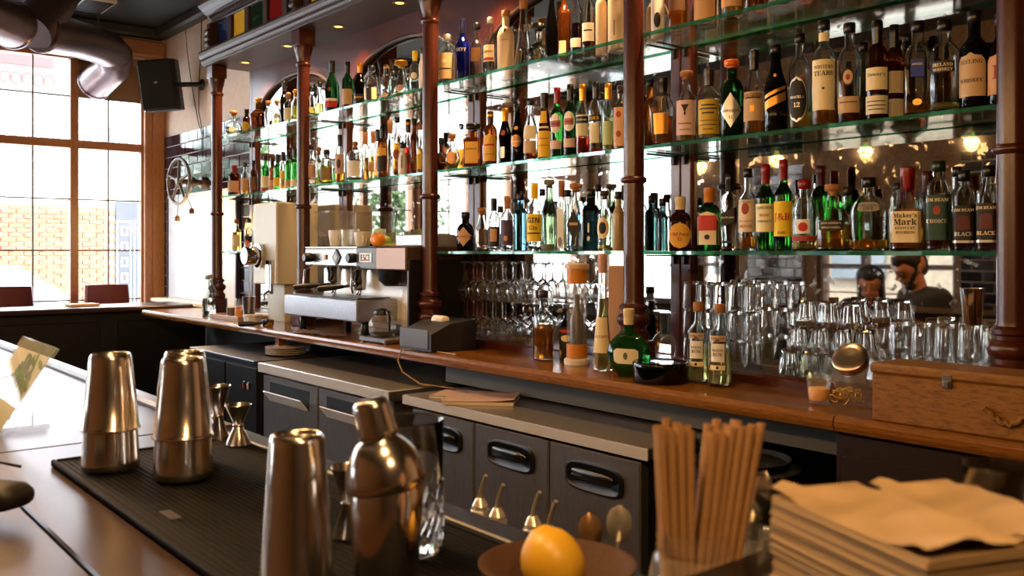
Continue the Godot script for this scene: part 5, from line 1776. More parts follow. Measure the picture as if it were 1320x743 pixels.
	b.tube([Vector3(.1, .87, .17), Vector3(.1, .98, .17), Vector3(.1, 1.01, .12), Vector3(.1, .99, .06)], .011, 8)
	part(o, "tap", b, chrome)
	# speed rail with pourer bottles
	o = thing("speed_rail", "black steel bottle rail fixed along the inner side of the front bar", "bottle rail", Vector3(-.95, .76, 2.15))
	bx(o, "floor_plate", Vector3(0, .004, 0), Vector3(1.2, .008, .14), black_plastic, .001)
	bx(o, "front_plate", Vector3(0, .10, -.072), Vector3(1.2, .2, .005), black_plastic, .001)
	bx(o, "back_plate", Vector3(0, .18, .071), Vector3(1.2, .36, .005), black_plastic, .001)
	for s in [-1, 1]:
		bx(o, "end_plate", Vector3(s * .6, .1, 0), Vector3(.005, .2, .14), black_plastic, .001)
	var px := [-1.13, -1.07, -1.005, -.955]
	for k in 4:
		var q := solo_bottle("dark bottle with a steel pourer in the bar rail", Vector3(px[k], .7684, [2.108, 2.122, 2.108, 2.122][k]), .3, .315, .0235, "std", "brownd", "-", "silver", "s", "", "pourer bottles in the bar rail")
		b = MB.new()
		b.lathe([Vector2(0, .316), Vector2(.011, .316), Vector2(.013, .320), Vector2(.009, .328), Vector2(.006, .332), Vector2(0, .332)], 14)
		b.tube([Vector3(0, .33, 0), Vector3(.003, .345, .002), Vector3(.010, .36, .005), Vector3(.016, .370, .008)], [.0042, .0036, .0032, .003], 8)
		part(q, "pourer", b, paint(Color(.84, .81, .76), .25, .7), "curved steel pouring spout")
	# bowl and lemon
	o = thing("fruit_bowl", "brown cork bowl holding a lemon on the front bar", "bowl", Vector3(-.692, YN, 2.345))
	b = MB.new()
	b.lathe([Vector2(0, 0), Vector2(.04, 0), Vector2(.06, .012), Vector2(.078, .04), Vector2(.080, .046), Vector2(.073, .046), Vector2(.055, .018), Vector2(0, .010)], 36, 2.0, 1.0, Transform3D(), .5)
	part(o, "dish", b, textured("cork", [Color(.15, .08, .035), Color(.28, .155, .07), Color(.21, .115, .05)], .06, Vector3(6, 6, 6), .8, .2, false))
	fruit("lemon", "ripe yellow lemon lying in the cork bowl", Vector3(-.69, YN + .014, 2.352), Color(.82, .64, .13), .032, .18, Basis(Vector3(.633, 0, -.774), .0) * Basis(Vector3(.3, 0, .8).normalized(), .45))
	# spoons in a pot on the rail
	o = thing("utensil_pot", "steel pot of spoons hanging on the bar rail", "pot", Vector3(-.815, .7684, 2.15))
	b = MB.new()
	b.lathe([Vector2(0, .002), Vector2(.036, 0), Vector2(.038, .004), Vector2(.04, .24), Vector2(.0385, .24), Vector2(.036, .008), Vector2(0, .008)], 24)
	part(o, "cup", b, steel)
	spoon("polished teaspoon leaning outwards in the steel pot", Vector3(-.823, .76, 2.15), Vector3(-.786, 1.168, 2.157), .7, "spoons in the steel pot", paint(Color(.86, .84, .80), .28, .7))
	spoon("bronze-toned teaspoon leaning back in the steel pot", Vector3(-.81, .76, 2.145), Vector3(-.842, 1.146, 2.155), .95, "spoons in the steel pot", paint(Color(.62, .48, .33), .32, .6))
	# straws
	o = thing("straw_jar", "glass screw jar full of brown paper straws", "jar", Vector3(-.487, YN, 2.38))
	b = MB.new()
	b.lathe([Vector2(0, .004), Vector2(.032, 0), Vector2(.036, .006), Vector2(.037, .095), Vector2(.033, .112), Vector2(.029, .116), Vector2(.031, .12), Vector2(.029, .124), Vector2(.031, .128), Vector2(.029, .134), Vector2(.0305, .136)], 32, 2.0, 1.0, Transform3D(), .4)
	part(o, "glass_body", b, sheet(Color(.92, .90, .86), .08))
	var rng := RandomNumberGenerator.new()
	rng.seed = 33
	var kraft := textured("kraft", [Color(.58, .43, .28), Color(.68, .52, .35), Color(.63, .475, .315)], .05, Vector3(20, 3, 20), .75, 0.0, false)
	var right := Vector3(.633, 0, -.774)
	var fwd := Vector3(-.774, 0, -.633)
	var spots := []
	for k in 30:
		var left := k < 11
		var row := k % 3
		var col := (k / 3) if left else ((k - 11) / 3)
		spots.append([(-.023 + .0078 * col) if left else (.0005 + .0072 * col), -.011 + .0095 * row, left])
	for s in spots:
		var foot: Vector3 = right * (s[0] * .62 - (.004 if s[2] else .008)) + fwd * (s[1] * .95) + Vector3(0, .006, 0)
		var top: Vector3 = right * (s[0] + (-.006 if s[2] else .013)) + fwd * (s[1] * 1.15 + rng.randf_range(-.002, .002)) + Vector3(0, .218 + rng.randf_range(-.005, .005), 0)
		var st := thing("paper_straw", "brown kraft paper straw standing in the screw jar", "straw", o.position + foot, 0, "paper straws in the jar")
		b = MB.new()
		b.tube([Vector3.ZERO, top - foot], .0034, 10, false)
		b.tube([Vector3.ZERO, top - foot], .0029, 10, false)
		part(st, "paper_tube", b, kraft)
	# spoon jar
	o = thing("spoon_jar", "ribbed glass jar full of steel teaspoons", "jar", Vector3(-.525, YN, 2.272))
	b = MB.new()
	b.lathe([Vector2(0, .004), Vector2(.03, 0), Vector2(.033, .006), Vector2(.035, .10), Vector2(.034, .104)], 28, 2.0, 1.0, Transform3D(), .4)
	for k in 16:
		var t := TAU * k / 16
		b.tube([Vector3(cos(t) * .0335, .008, sin(t) * .0335), Vector3(cos(t) * .0355, .098, sin(t) * .0355)], .0022, 6)
	part(o, "glass_body", b, sheet(Color(.92, .90, .86), .10))
	for k in 7:
		var t := TAU * k / 7
		var d := Vector3(cos(t), 0, sin(t))
		spoon("steel teaspoon standing head up in the ribbed jar", o.position + d * -.014 + Vector3(0, .01, 0), o.position + d * .025 + Vector3(0, .155 + .012 * (k % 3), 0), t + .6, "teaspoons in the ribbed jar", copper_steel)
	# caddy, napkins, glass
	o = thing("bar_caddy", "black bar caddy box carrying paper napkins", "caddy", Vector3(-.31, YN, 2.352))
	bx(o, "box_body", Vector3(0, .057, 0), Vector3(.30, .114, .25), black_plastic, .004)
	bx(o, "divider", Vector3(-.1, .116, 0), Vector3(.003, .008, .24), black_plastic, 0)
	var paper := textured("napkin_paper", [Color(.56, .47, .35), Color(.63, .535, .40), Color(.595, .50, .375)], .06, Vector3(10, 10, 10), .9, .03)
	for q in [[-.313, 2.397, .150, .074, 25, -.36], [-.283, 2.322, .140, .072, 24, -.36]]:
		for k in int(q[4]):
			o = thing("paper_napkin", ["folded brown paper napkin in the taller pile on the caddy", "folded brown paper napkin in the second pile beside the tumbler"][0 if q[4] > 24 else 1], "napkin", Vector3(q[0] + rng.randf_range(-.0012, .0012), YN + .1145 + k * .0028, q[1] + rng.randf_range(-.0012, .0012)), q[5] + rng.randf_range(-.007, .007), "brown paper napkins")
			var last: bool = k == int(q[4]) - 1
			b = MB.new()
			if last:
				var n := noise(FastNoiseLite.TYPE_SIMPLEX, 11.0, 6, 2)
				for i in 15:
					for j in 9:
						var p := Vector3(q[2] * (i / 14.0 - .5), .0026, q[3] * (j / 8.0 - .5))
						p.y += .006 * maxf(0.0, n.get_noise_2d(p.x, p.z * 1.5) + .25) + .004 * pow(absf(p.x) / q[2] * 2, 3)
						b.add(p, Vector3(-n.get_noise_2d(p.x + .02, p.z) * .7, 1, n.get_noise_2d(p.x, p.z + .03) * .5).normalized())
				for i in 14:
					for j in 8:
						var c := i * 9 + j
						b.tri(c, c + 1, c + 10)
						b.tri(c, c + 10, c + 9)
			b.box(Vector3(0, .0013, 0), Vector3(q[2], .0024, q[3]), .0006)
			part(o, "folded_sheet", b, paper)
	o = thing("drinking_glass", "plain clear tumbler standing beside the napkins", "glass", Vector3(-.303, YN + .1145, 2.252))
	b = MB.new()
	b.lathe([Vector2(0, .006), Vector2(.022, 0), Vector2(.024, .004), Vector2(.0265, .085), Vector2(.0268, .086), Vector2(.0255, .085), Vector2(.0228, .008), Vector2(0, .008)], 28, 2.0, 1.0, Transform3D(), .5)
	part(o, "glass_cup", b, solid_glass(Color(.985, .985, .98)))
	# menu holder
	o = thing("menu_holder", "clear acrylic menu holder with green leaf print on the front bar", "menu holder", Vector3(-2.13, YN, 2.56))
	var BR := Vector3(.11, .0, .045)
	var TR := Vector3(.07, .16, -.07)
	var TL := Vector3(-.14, .17, -.05)
	var ex := (TL - TR)
	var ey := (TR - BR)
	var nn := ex.cross(ey).normalized()
	if nn.z < 0:
		nn = -nn
	var slab := func(u0, u1, v0, v1, o0, o1):
		var m := MB.new()
		var P := func(u, v, w): return BR + ex * u + ey * v + nn * w
		m.quad(P.call(u0, v0, o1), P.call(u1, v0, o1), P.call(u1, v1, o1), P.call(u0, v1, o1), nn)
		m.quad(P.call(u0, v0, o0), P.call(u1, v0, o0), P.call(u1, v1, o0), P.call(u0, v1, o0), -nn)
		m.quad(P.call(u0, v1, o0), P.call(u1, v1, o0), P.call(u1, v1, o1), P.call(u0, v1, o1), ey)
		m.quad(P.call(u0, v0, o0), P.call(u1, v0, o0), P.call(u1, v0, o1), P.call(u0, v0, o1), -ey)
		m.quad(P.call(u0, v0, o0), P.call(u0, v1, o0), P.call(u0, v1, o1), P.call(u0, v0, o1), -ex)
		m.quad(P.call(u1, v0, o0), P.call(u1, v1, o0), P.call(u1, v1, o1), P.call(u1, v0, o1), ex)
		return m
	part(o, "acrylic_front", slab.call(0, 1, 0, 1, .002, .004), sheet(Color(.85, .92, .90), .10))
	part(o, "acrylic_back", slab.call(0, 1, 0, 1, -.004, -.002), sheet(Color(.85, .92, .90), .10))
	var card := part(o, "menu_card", slab.call(.06, .97, .05, .88, -.0008, .0006), paint(Color(.86, .86, .80), .5))
	for k in 44:
		b = MB.new()
		var cu := rng.randf_range(.12, .60)
		var cv := rng.randf_range(.42, .82)
		var an := rng.randf_range(.3, 1.4)
		var pts := []
		for i in 8:
			var t := TAU * i / 8
			var lx := cos(t) * .10
			var ly := sin(t) * .03
			pts.append(BR + ex * (cu + lx * cos(an) - ly * sin(an)) + ey * (cv + (lx * sin(an) + ly * cos(an))) + nn * (.0008 + .00003 * k))
		b.flat(pts, nn)
		part(card, "print", b, paint([Color(.12, .30, .14), Color(.20, .42, .20), Color(.32, .54, .26)][k % 3], .6))
	bx(o, "foot", Vector3(-.01, .006, -.005), Vector3(.2, .012, .09), sheet(Color(.85, .92, .90), .15), 0)
	# glasses case and eyeglasses
	o = thing("glasses_case", "black soft spectacle case lying on the front bar", "case", Vector3(-1.425, YN, 2.745), .62)
	b = MB.new()
	b.lathe([Vector2(0, -.085), Vector2(.022, -.082), Vector2(.032, -.065), Vector2(.034, 0), Vector2(.032, .065), Vector2(.022, .082), Vector2(0, .085)], 22, 2.6, .55, Transform3D(Basis(Vector3(0, 0, 1), PI / 2) * Basis(Vector3.UP, PI / 2), Vector3(0, .0335, 0)), -2)
	part(o, "shell", b, paint(Color(.04, .035, .035), .55))
	o = thing("eyeglasses", "thin dark eyeglasses lying on the front bar", "eyeglasses", Vector3(-1.70, YN, 2.78), 0.1)
	var dk := paint(Color(.10, .05, .04), .3)
	for s in [-1, 1]:
		b = MB.new()
		var ring := []
		for i in 17:
			ring.append(Vector3(s * .033 + .024 * cos(TAU * i / 16), .022 + .019 * sin(TAU * i / 16), 0))
		b.tube(ring, .0018, 6, false)
		part(o, "rim", b, dk)
		b = MB.new()
		b.lathe([Vector2(0, 0), Vector2(.023, 0)], 16, 2.0, .8, Transform3D(Basis(Vector3.RIGHT, PI / 2), Vector3(s * .033, .022, 0)))
		part(o, "lens", b, sheet(Color(.8, .8, .8), .08))
		b = MB.new()
		b.tube([Vector3(s * .058, .028, 0), Vector3(s * .062, .028, -.05), Vector3(s * .062, .026, -.10), Vector3(s * .058, .012, -.135)], [.0018, .0016, .002, .0028], 6)
		part(o, "temple", b, dk)
	b = MB.new()
	b.tube([Vector3(-.01, .026, 0), Vector3(0, .030, 0), Vector3(.01, .026, 0)], .0016, 6)
	part(o, "bridge", b, dk)

# ---------------------------------------------------------------- people, seen in the mirror
func field_mesh(bones: Array, cell: float, k: float) -> MB:
	# bones: [a, b, radius a, radius b]; surface nets over their smooth union
	var lo := Vector3.INF
	var hi := -Vector3.INF
	for q in bones:
		var m: float = maxf(q[2], q[3]) + cell * 2
		lo = lo.min(q[0] - Vector3.ONE * m).min(q[1] - Vector3.ONE * m)
		hi = hi.max(q[0] + Vector3.ONE * m).max(q[1] + Vector3.ONE * m)
	var nx := int((hi.x - lo.x) / cell) + 2
	var ny := int((hi.y - lo.y) / cell) + 2
	var nz := int((hi.z - lo.z) / cell) + 2
	var f := PackedFloat32Array()
	f.resize(nx * ny * nz)
	f.fill(1.0)
	for q in bones:
		var A: Vector3 = q[0]
		var d: Vector3 = q[1] - A
		var dd := maxf(d.length_squared(), 1e-8)
		var m: float = maxf(q[2], q[3]) + cell * 2 + k
		var i0 := ((A.min(q[1]) - Vector3.ONE * m - lo) / cell).floor().max(Vector3.ZERO)
		var i1 := ((A.max(q[1]) + Vector3.ONE * m - lo) / cell).ceil().min(Vector3(nx - 1, ny - 1, nz - 1))
		for x in range(int(i0.x), int(i1.x) + 1):
			for y in range(int(i0.y), int(i1.y) + 1):
				for z in range(int(i0.z), int(i1.z) + 1):
					var p := lo + Vector3(x, y, z) * cell
					var t := clampf((p - A).dot(d) / dd, 0, 1)
					var s: float = (p - A - d * t).length() - lerpf(q[2], q[3], t)
					var at := (x * ny + y) * nz + z
					var o := f[at]
					var h := maxf(k - absf(s - o), 0.0) / k
					f[at] = minf(s, o) - h * h * k * .25
	var b := MB.new()
	var id := PackedInt32Array()
	id.resize(f.size())
	id.fill(-1)
	for x in nx - 1:
		for y in ny - 1:
			for z in nz - 1:
				var base := (x * ny + y) * nz + z
				var c := 0
				var vals := [f[base], f[base + 1], f[base + nz], f[base + nz + 1], f[base + ny * nz], f[base + ny * nz + 1], f[base + ny * nz + nz], f[base + ny * nz + nz + 1]]
				for v in vals:
					if v < 0:
						c += 1
				if c == 0 or c == 8:
					continue
				var sum := Vector3.ZERO
				var cnt := 0
				for e in [[0, 1], [2, 3], [4, 5], [6, 7], [0, 2], [1, 3], [4, 6], [5, 7], [0, 4], [1, 5], [2, 6], [3, 7]]:
					var u: float = vals[e[0]]
					var w: float = vals[e[1]]
					if (u < 0) != (w < 0):
						var t := u / (u - w)
						var pa := Vector3(e[0] >> 2 & 1, e[0] >> 1 & 1, e[0] & 1)
						var pb := Vector3(e[1] >> 2 & 1, e[1] >> 1 & 1, e[1] & 1)
						sum += pa.lerp(pb, t)
						cnt += 1
				var g := Vector3(vals[4] + vals[5] + vals[6] + vals[7] - vals[0] - vals[1] - vals[2] - vals[3], vals[2] + vals[3] + vals[6] + vals[7] - vals[0] - vals[1] - vals[4] - vals[5], vals[1] + vals[3] + vals[5] + vals[7] - vals[0] - vals[2] - vals[4] - vals[6])
				id[base] = b.add(lo + (Vector3(x, y, z) + sum / cnt) * cell, g.normalized())
	for x in range(1, nx - 1):
		for y in range(1, ny - 1):
			for z in range(1, nz - 1):
				var base := (x * ny + y) * nz + z
				for a in 3:
					var st: int = [ny * nz, nz, 1][a]
					if (f[base] < 0) != (f[base + st] < 0):
						var s1: int = [nz, 1, ny * nz][a]
						var s2: int = [1, ny * nz, nz][a]
						var q := [id[base], id[base - s1], id[base - s1 - s2], id[base - s2]]
						if q.min() >= 0:
							b.tri(q[0], q[1], q[2])
							b.tri(q[0], q[2], q[3])
	return b
func merge(b: MB, c: MB) -> void:
	var k := b.v.size()
	b.v.append_array(c.v)
	b.n.append_array(c.n)
	for i in c.ix:
		b.ix.append(i + k)
func hand_bones(w: Vector3, d: Vector3, palm_n: Vector3, s: float) -> Array:
	# wrist, pointing direction, palm normal, +1 / -1 for the thumb's side
	var side := d.cross(palm_n).normalized() * s
	var out := []
	for i in 4:
		var o := side * (.030 - .020 * i)
		var base := w + d * .085 + o
		var L: float = [.038, .044, .041, .032][i]
		var p1 := base + d * L + palm_n * .006
		var p2 := p1 + (d * .75 + palm_n * .66).normalized() * L * .62
		var p3 := p2 + (d * .25 + palm_n * .97).normalized() * L * .5
		out += [[w + d * .02 + o * .6, base, .012, .0105], [base, p1, .0095, .0088], [p1, p2, .0088, .008], [p2, p3, .008, .007]]
	var t0 := w + d * .025 + side * .028
	var t1 := t0 + (d * .7 + side * .6 + palm_n * .3).normalized() * .04
	out += [[w, t0, .014, .013], [t0, t1, .012, .010], [t1, t1 + (d * .9 + side * .1 + palm_n * .3).normalized() * .03, .010, .008]]
	return out
func person(label: String, at: Vector3, yaw: float, seat: float, hair: Color, beard: bool, shirt: Color, bow: float) -> void:
	var o := thing("person", label, "person", at, yaw, "")
	var P := Vector3(0, seat + .10, 0)
	var C := P + Vector3(0, .36, .05)
	var N := P + Vector3(0, .52, .09)
	var skin := paint(Color(.68, .45, .33), .5)
	var torso := [[P, P + Vector3(0, .18, .02), .135, .125], [P + Vector3(0, .18, .02), C, .125, .15], [C + Vector3(-.09, .04, 0), C + Vector3(.09, .04, 0), .115, .115], [C + Vector3(-.16, .10, 0), C + Vector3(.16, .10, 0), .065, .065], [C + Vector3(0, .1, .01), N, .085, .058]]
	var arms := []
	var hands := []
	for s in [-1.0, 1.0]:
		var sh := C + Vector3(s * .185, .10, .0)
		var el := P + Vector3(s * .25, .16, .10)
		var wr := P + Vector3(s * .11, .30, .29)
		arms += [[sh, el, .058, .045], [el, wr, .045, .029]]
		hands += hand_bones(wr, (Vector3(s * -.55, .12, .82)).normalized(), Vector3(s * -.75, -.35, -.5).normalized(), 1.0 if s < 0 else -1.0)
	var legs := []
	for s in [-1.0, 1.0]:
		var kn := Vector3(s * .13, seat + .04, .30)
		legs += [[P + Vector3(s * .09, -.02, 0), kn, .085, .062], [kn, Vector3(s * .13, .16, .20), .06, .042], [Vector3(s * .13, .12, .20), Vector3(s * .13, .08, .20), .04, .042], [Vector3(s * .13, .075, .17), Vector3(s * .14, .06, .34), .042, .034]]
	var hc := N + Vector3(0, .14, .035 + bow * .05)
	var H := Basis(Vector3.RIGHT, bow)
	var hd := [[N + Vector3(0, -.02, -.01), hc + H * Vector3(0, -.06, -.01), .056, .055], [hc + H * Vector3(0, .035, -.02), hc + H * Vector3(0, .03, .02), .092, .084], [hc + H * Vector3(0, -.02, .03), hc + H * Vector3(0, -.085, .055), .07, .036], [hc + H * Vector3(-.03, -.07, .04), hc + H * Vector3(.03, -.07, .04), .035, .035], [hc + H * Vector3(0, .02, .098), hc + H * Vector3(0, -.022, .116), .009, .014], [hc + H * Vector3(-.035, .03, .088), hc + H * Vector3(.035, .03, .088), .016, .016], [hc + H * Vector3(-.02, -.055, .088), hc + H * Vector3(.02, -.055, .088), .010, .010]]
	for s in [-1.0, 1.0]:
		hd.append([hc + H * Vector3(s * .088, .015, -.01), hc + H * Vector3(s * .09, -.02, -.005), .016, .011])
	var b := field_mesh(torso + arms + legs, .022, .03)
	merge(b, field_mesh(hd, .0085, .012))
	merge(b, field_mesh(hands, .006, .006))
	part(o, "body", b, skin)
	var cover := []
	for q in torso.slice(0, 4) + arms:
		cover.append([q[0], q[1], q[2] + .016, q[3] + .014])
	part(o, "shirt", field_mesh(cover, .022, .03), paint(shirt, .85))
	cover = []
	for q in legs.slice(0, 2) + legs.slice(4, 6) + [torso[0]]:
		cover.append([q[0], q[1], q[2] + .014, q[3] + .016])
	part(o, "trousers", field_mesh(cover, .024, .03), paint(Color(.08, .08, .11), .9))
	cover = []
	for q in [legs[3], legs[7]]:
		cover.append([q[0], q[1], q[2] + .012, q[3] + .012])
	part(o, "shoes", field_mesh(cover, .02, .01), paint(Color(.07, .05, .04), .5))
	var hr := [[hc + H * Vector3(0, .075, -.03), hc + H * Vector3(0, .085, .045), .075, .062], [hc + H * Vector3(0, .03, -.06), hc + H * Vector3(0, -.02, -.06), .075, .06], [hc + H * Vector3(-.045, .07, .0), hc + H * Vector3(.045, .07, .0), .062, .062]]
	for s in [-1.0, 1.0]:
		hr.append([hc + H * Vector3(s * .07, .05, -.01), hc + H * Vector3(s * .078, -.005, .012), .03, .012])
	if not beard:
		hr += [[hc + H * Vector3(0, .0, -.07), N + Vector3(0, -.02, -.07), .08, .06], [hc + H * Vector3(.07, .03, -.02), N + Vector3(.08, .0, -.02), .035, .03], [hc + H * Vector3(-.07, .03, -.02), N + Vector3(-.08, .0, -.02), .035, .03]]
	part(o, "hair", field_mesh(hr, .009, .02), paint(hair, .7))
	if beard:
		part(o, "beard", field_mesh([[hc + H * Vector3(-.066, -.02, .025), hc + H * Vector3(-.035, -.085, .06), .016, .022], [hc + H * Vector3(.066, -.02, .025), hc + H * Vector3(.035, -.085, .06), .016, .022], [hc + H * Vector3(-.03, -.1, .06), hc + H * Vector3(.03, -.1, .06), .028, .028], [hc + H * Vector3(-.025, -.04, .104), hc + H * Vector3(.025, -.04, .104), .007, .007]], .008, .012), paint(hair, .8))
	for s in [-1.0, 1.0]:
		b = MB.new()
		b.ball(hc + H * Vector3(s * .031, .006, .088), Vector3(.011, .009, .011), 10, 8)
		var e := part(o, "eye", b, paint(Color(.85, .82, .78), .2))
		b = MB.new()
		b.ball(hc + H * Vector3(s * .031, .004, .0965), Vector3(.0045, .0045, .004), 8, 6)
		part(e, "iris", b, paint(Color(.10, .06, .04), .2))
		b = MB.new()
		b.tube([hc + H * Vector3(s * .014, .026, .104), hc + H * Vector3(s * .032, .031, .101), hc + H * Vector3(s * .05, .025, .09)], [.004, .0045, .003], 6)
		part(o, "eyebrow", b, paint(hair, .8))
	b = MB.new()
	b.tube([hc + H * Vector3(-.02, -.054, .098), hc + H * Vector3(0, -.053, .101), hc + H * Vector3(.02, -.054, .098)], [.003, .005, .003], 6)
	part(o, "lips", b, paint(Color(.55, .28, .24), .5))
func plain_stool(label: String, at: Vector3, h: float) -> void:
	var o := thing("bar_stool", label, "stool", at, 0, "")
	var b := MB.new()
	b.cyl(Vector3(0, h - .05, 0), .17, .05, 24, .01)
	part(o, "seat", b, wood_dark)
	for p in [[-1, -1], [1, -1], [1, 1], [-1, 1]]:
		b = MB.new()
		b.tube([Vector3(p[0] * .1, h - .05, p[1] * .1), Vector3(p[0] * .16, 0, p[1] * .16)], .015, 8)
		part(o, "leg", b, wood_dark)
func build_people() -> void:
	plain_stool("round wooden stool under the bearded man at the front bar", Vector3(-3.05, 0, 3.2), .60)
	person("bearded man in dark jacket looking down, seated at the front bar, seen mirrored", Vector3(-3.05, 0, 3.2), PI + .55, .60, Color(.05, .038, .03), true, Color(.06, .065, .085), .42)
	plain_stool("round wooden stool under the dark-haired guest", Vector3(-3.95, 0, 4.05), .46)
	person("dark-haired guest in black top seated behind the man, seen mirrored", Vector3(-3.95, 0, 4.05), PI - .4, .46, Color(.04, .03, .03), false, Color(.05, .05, .055), .3)

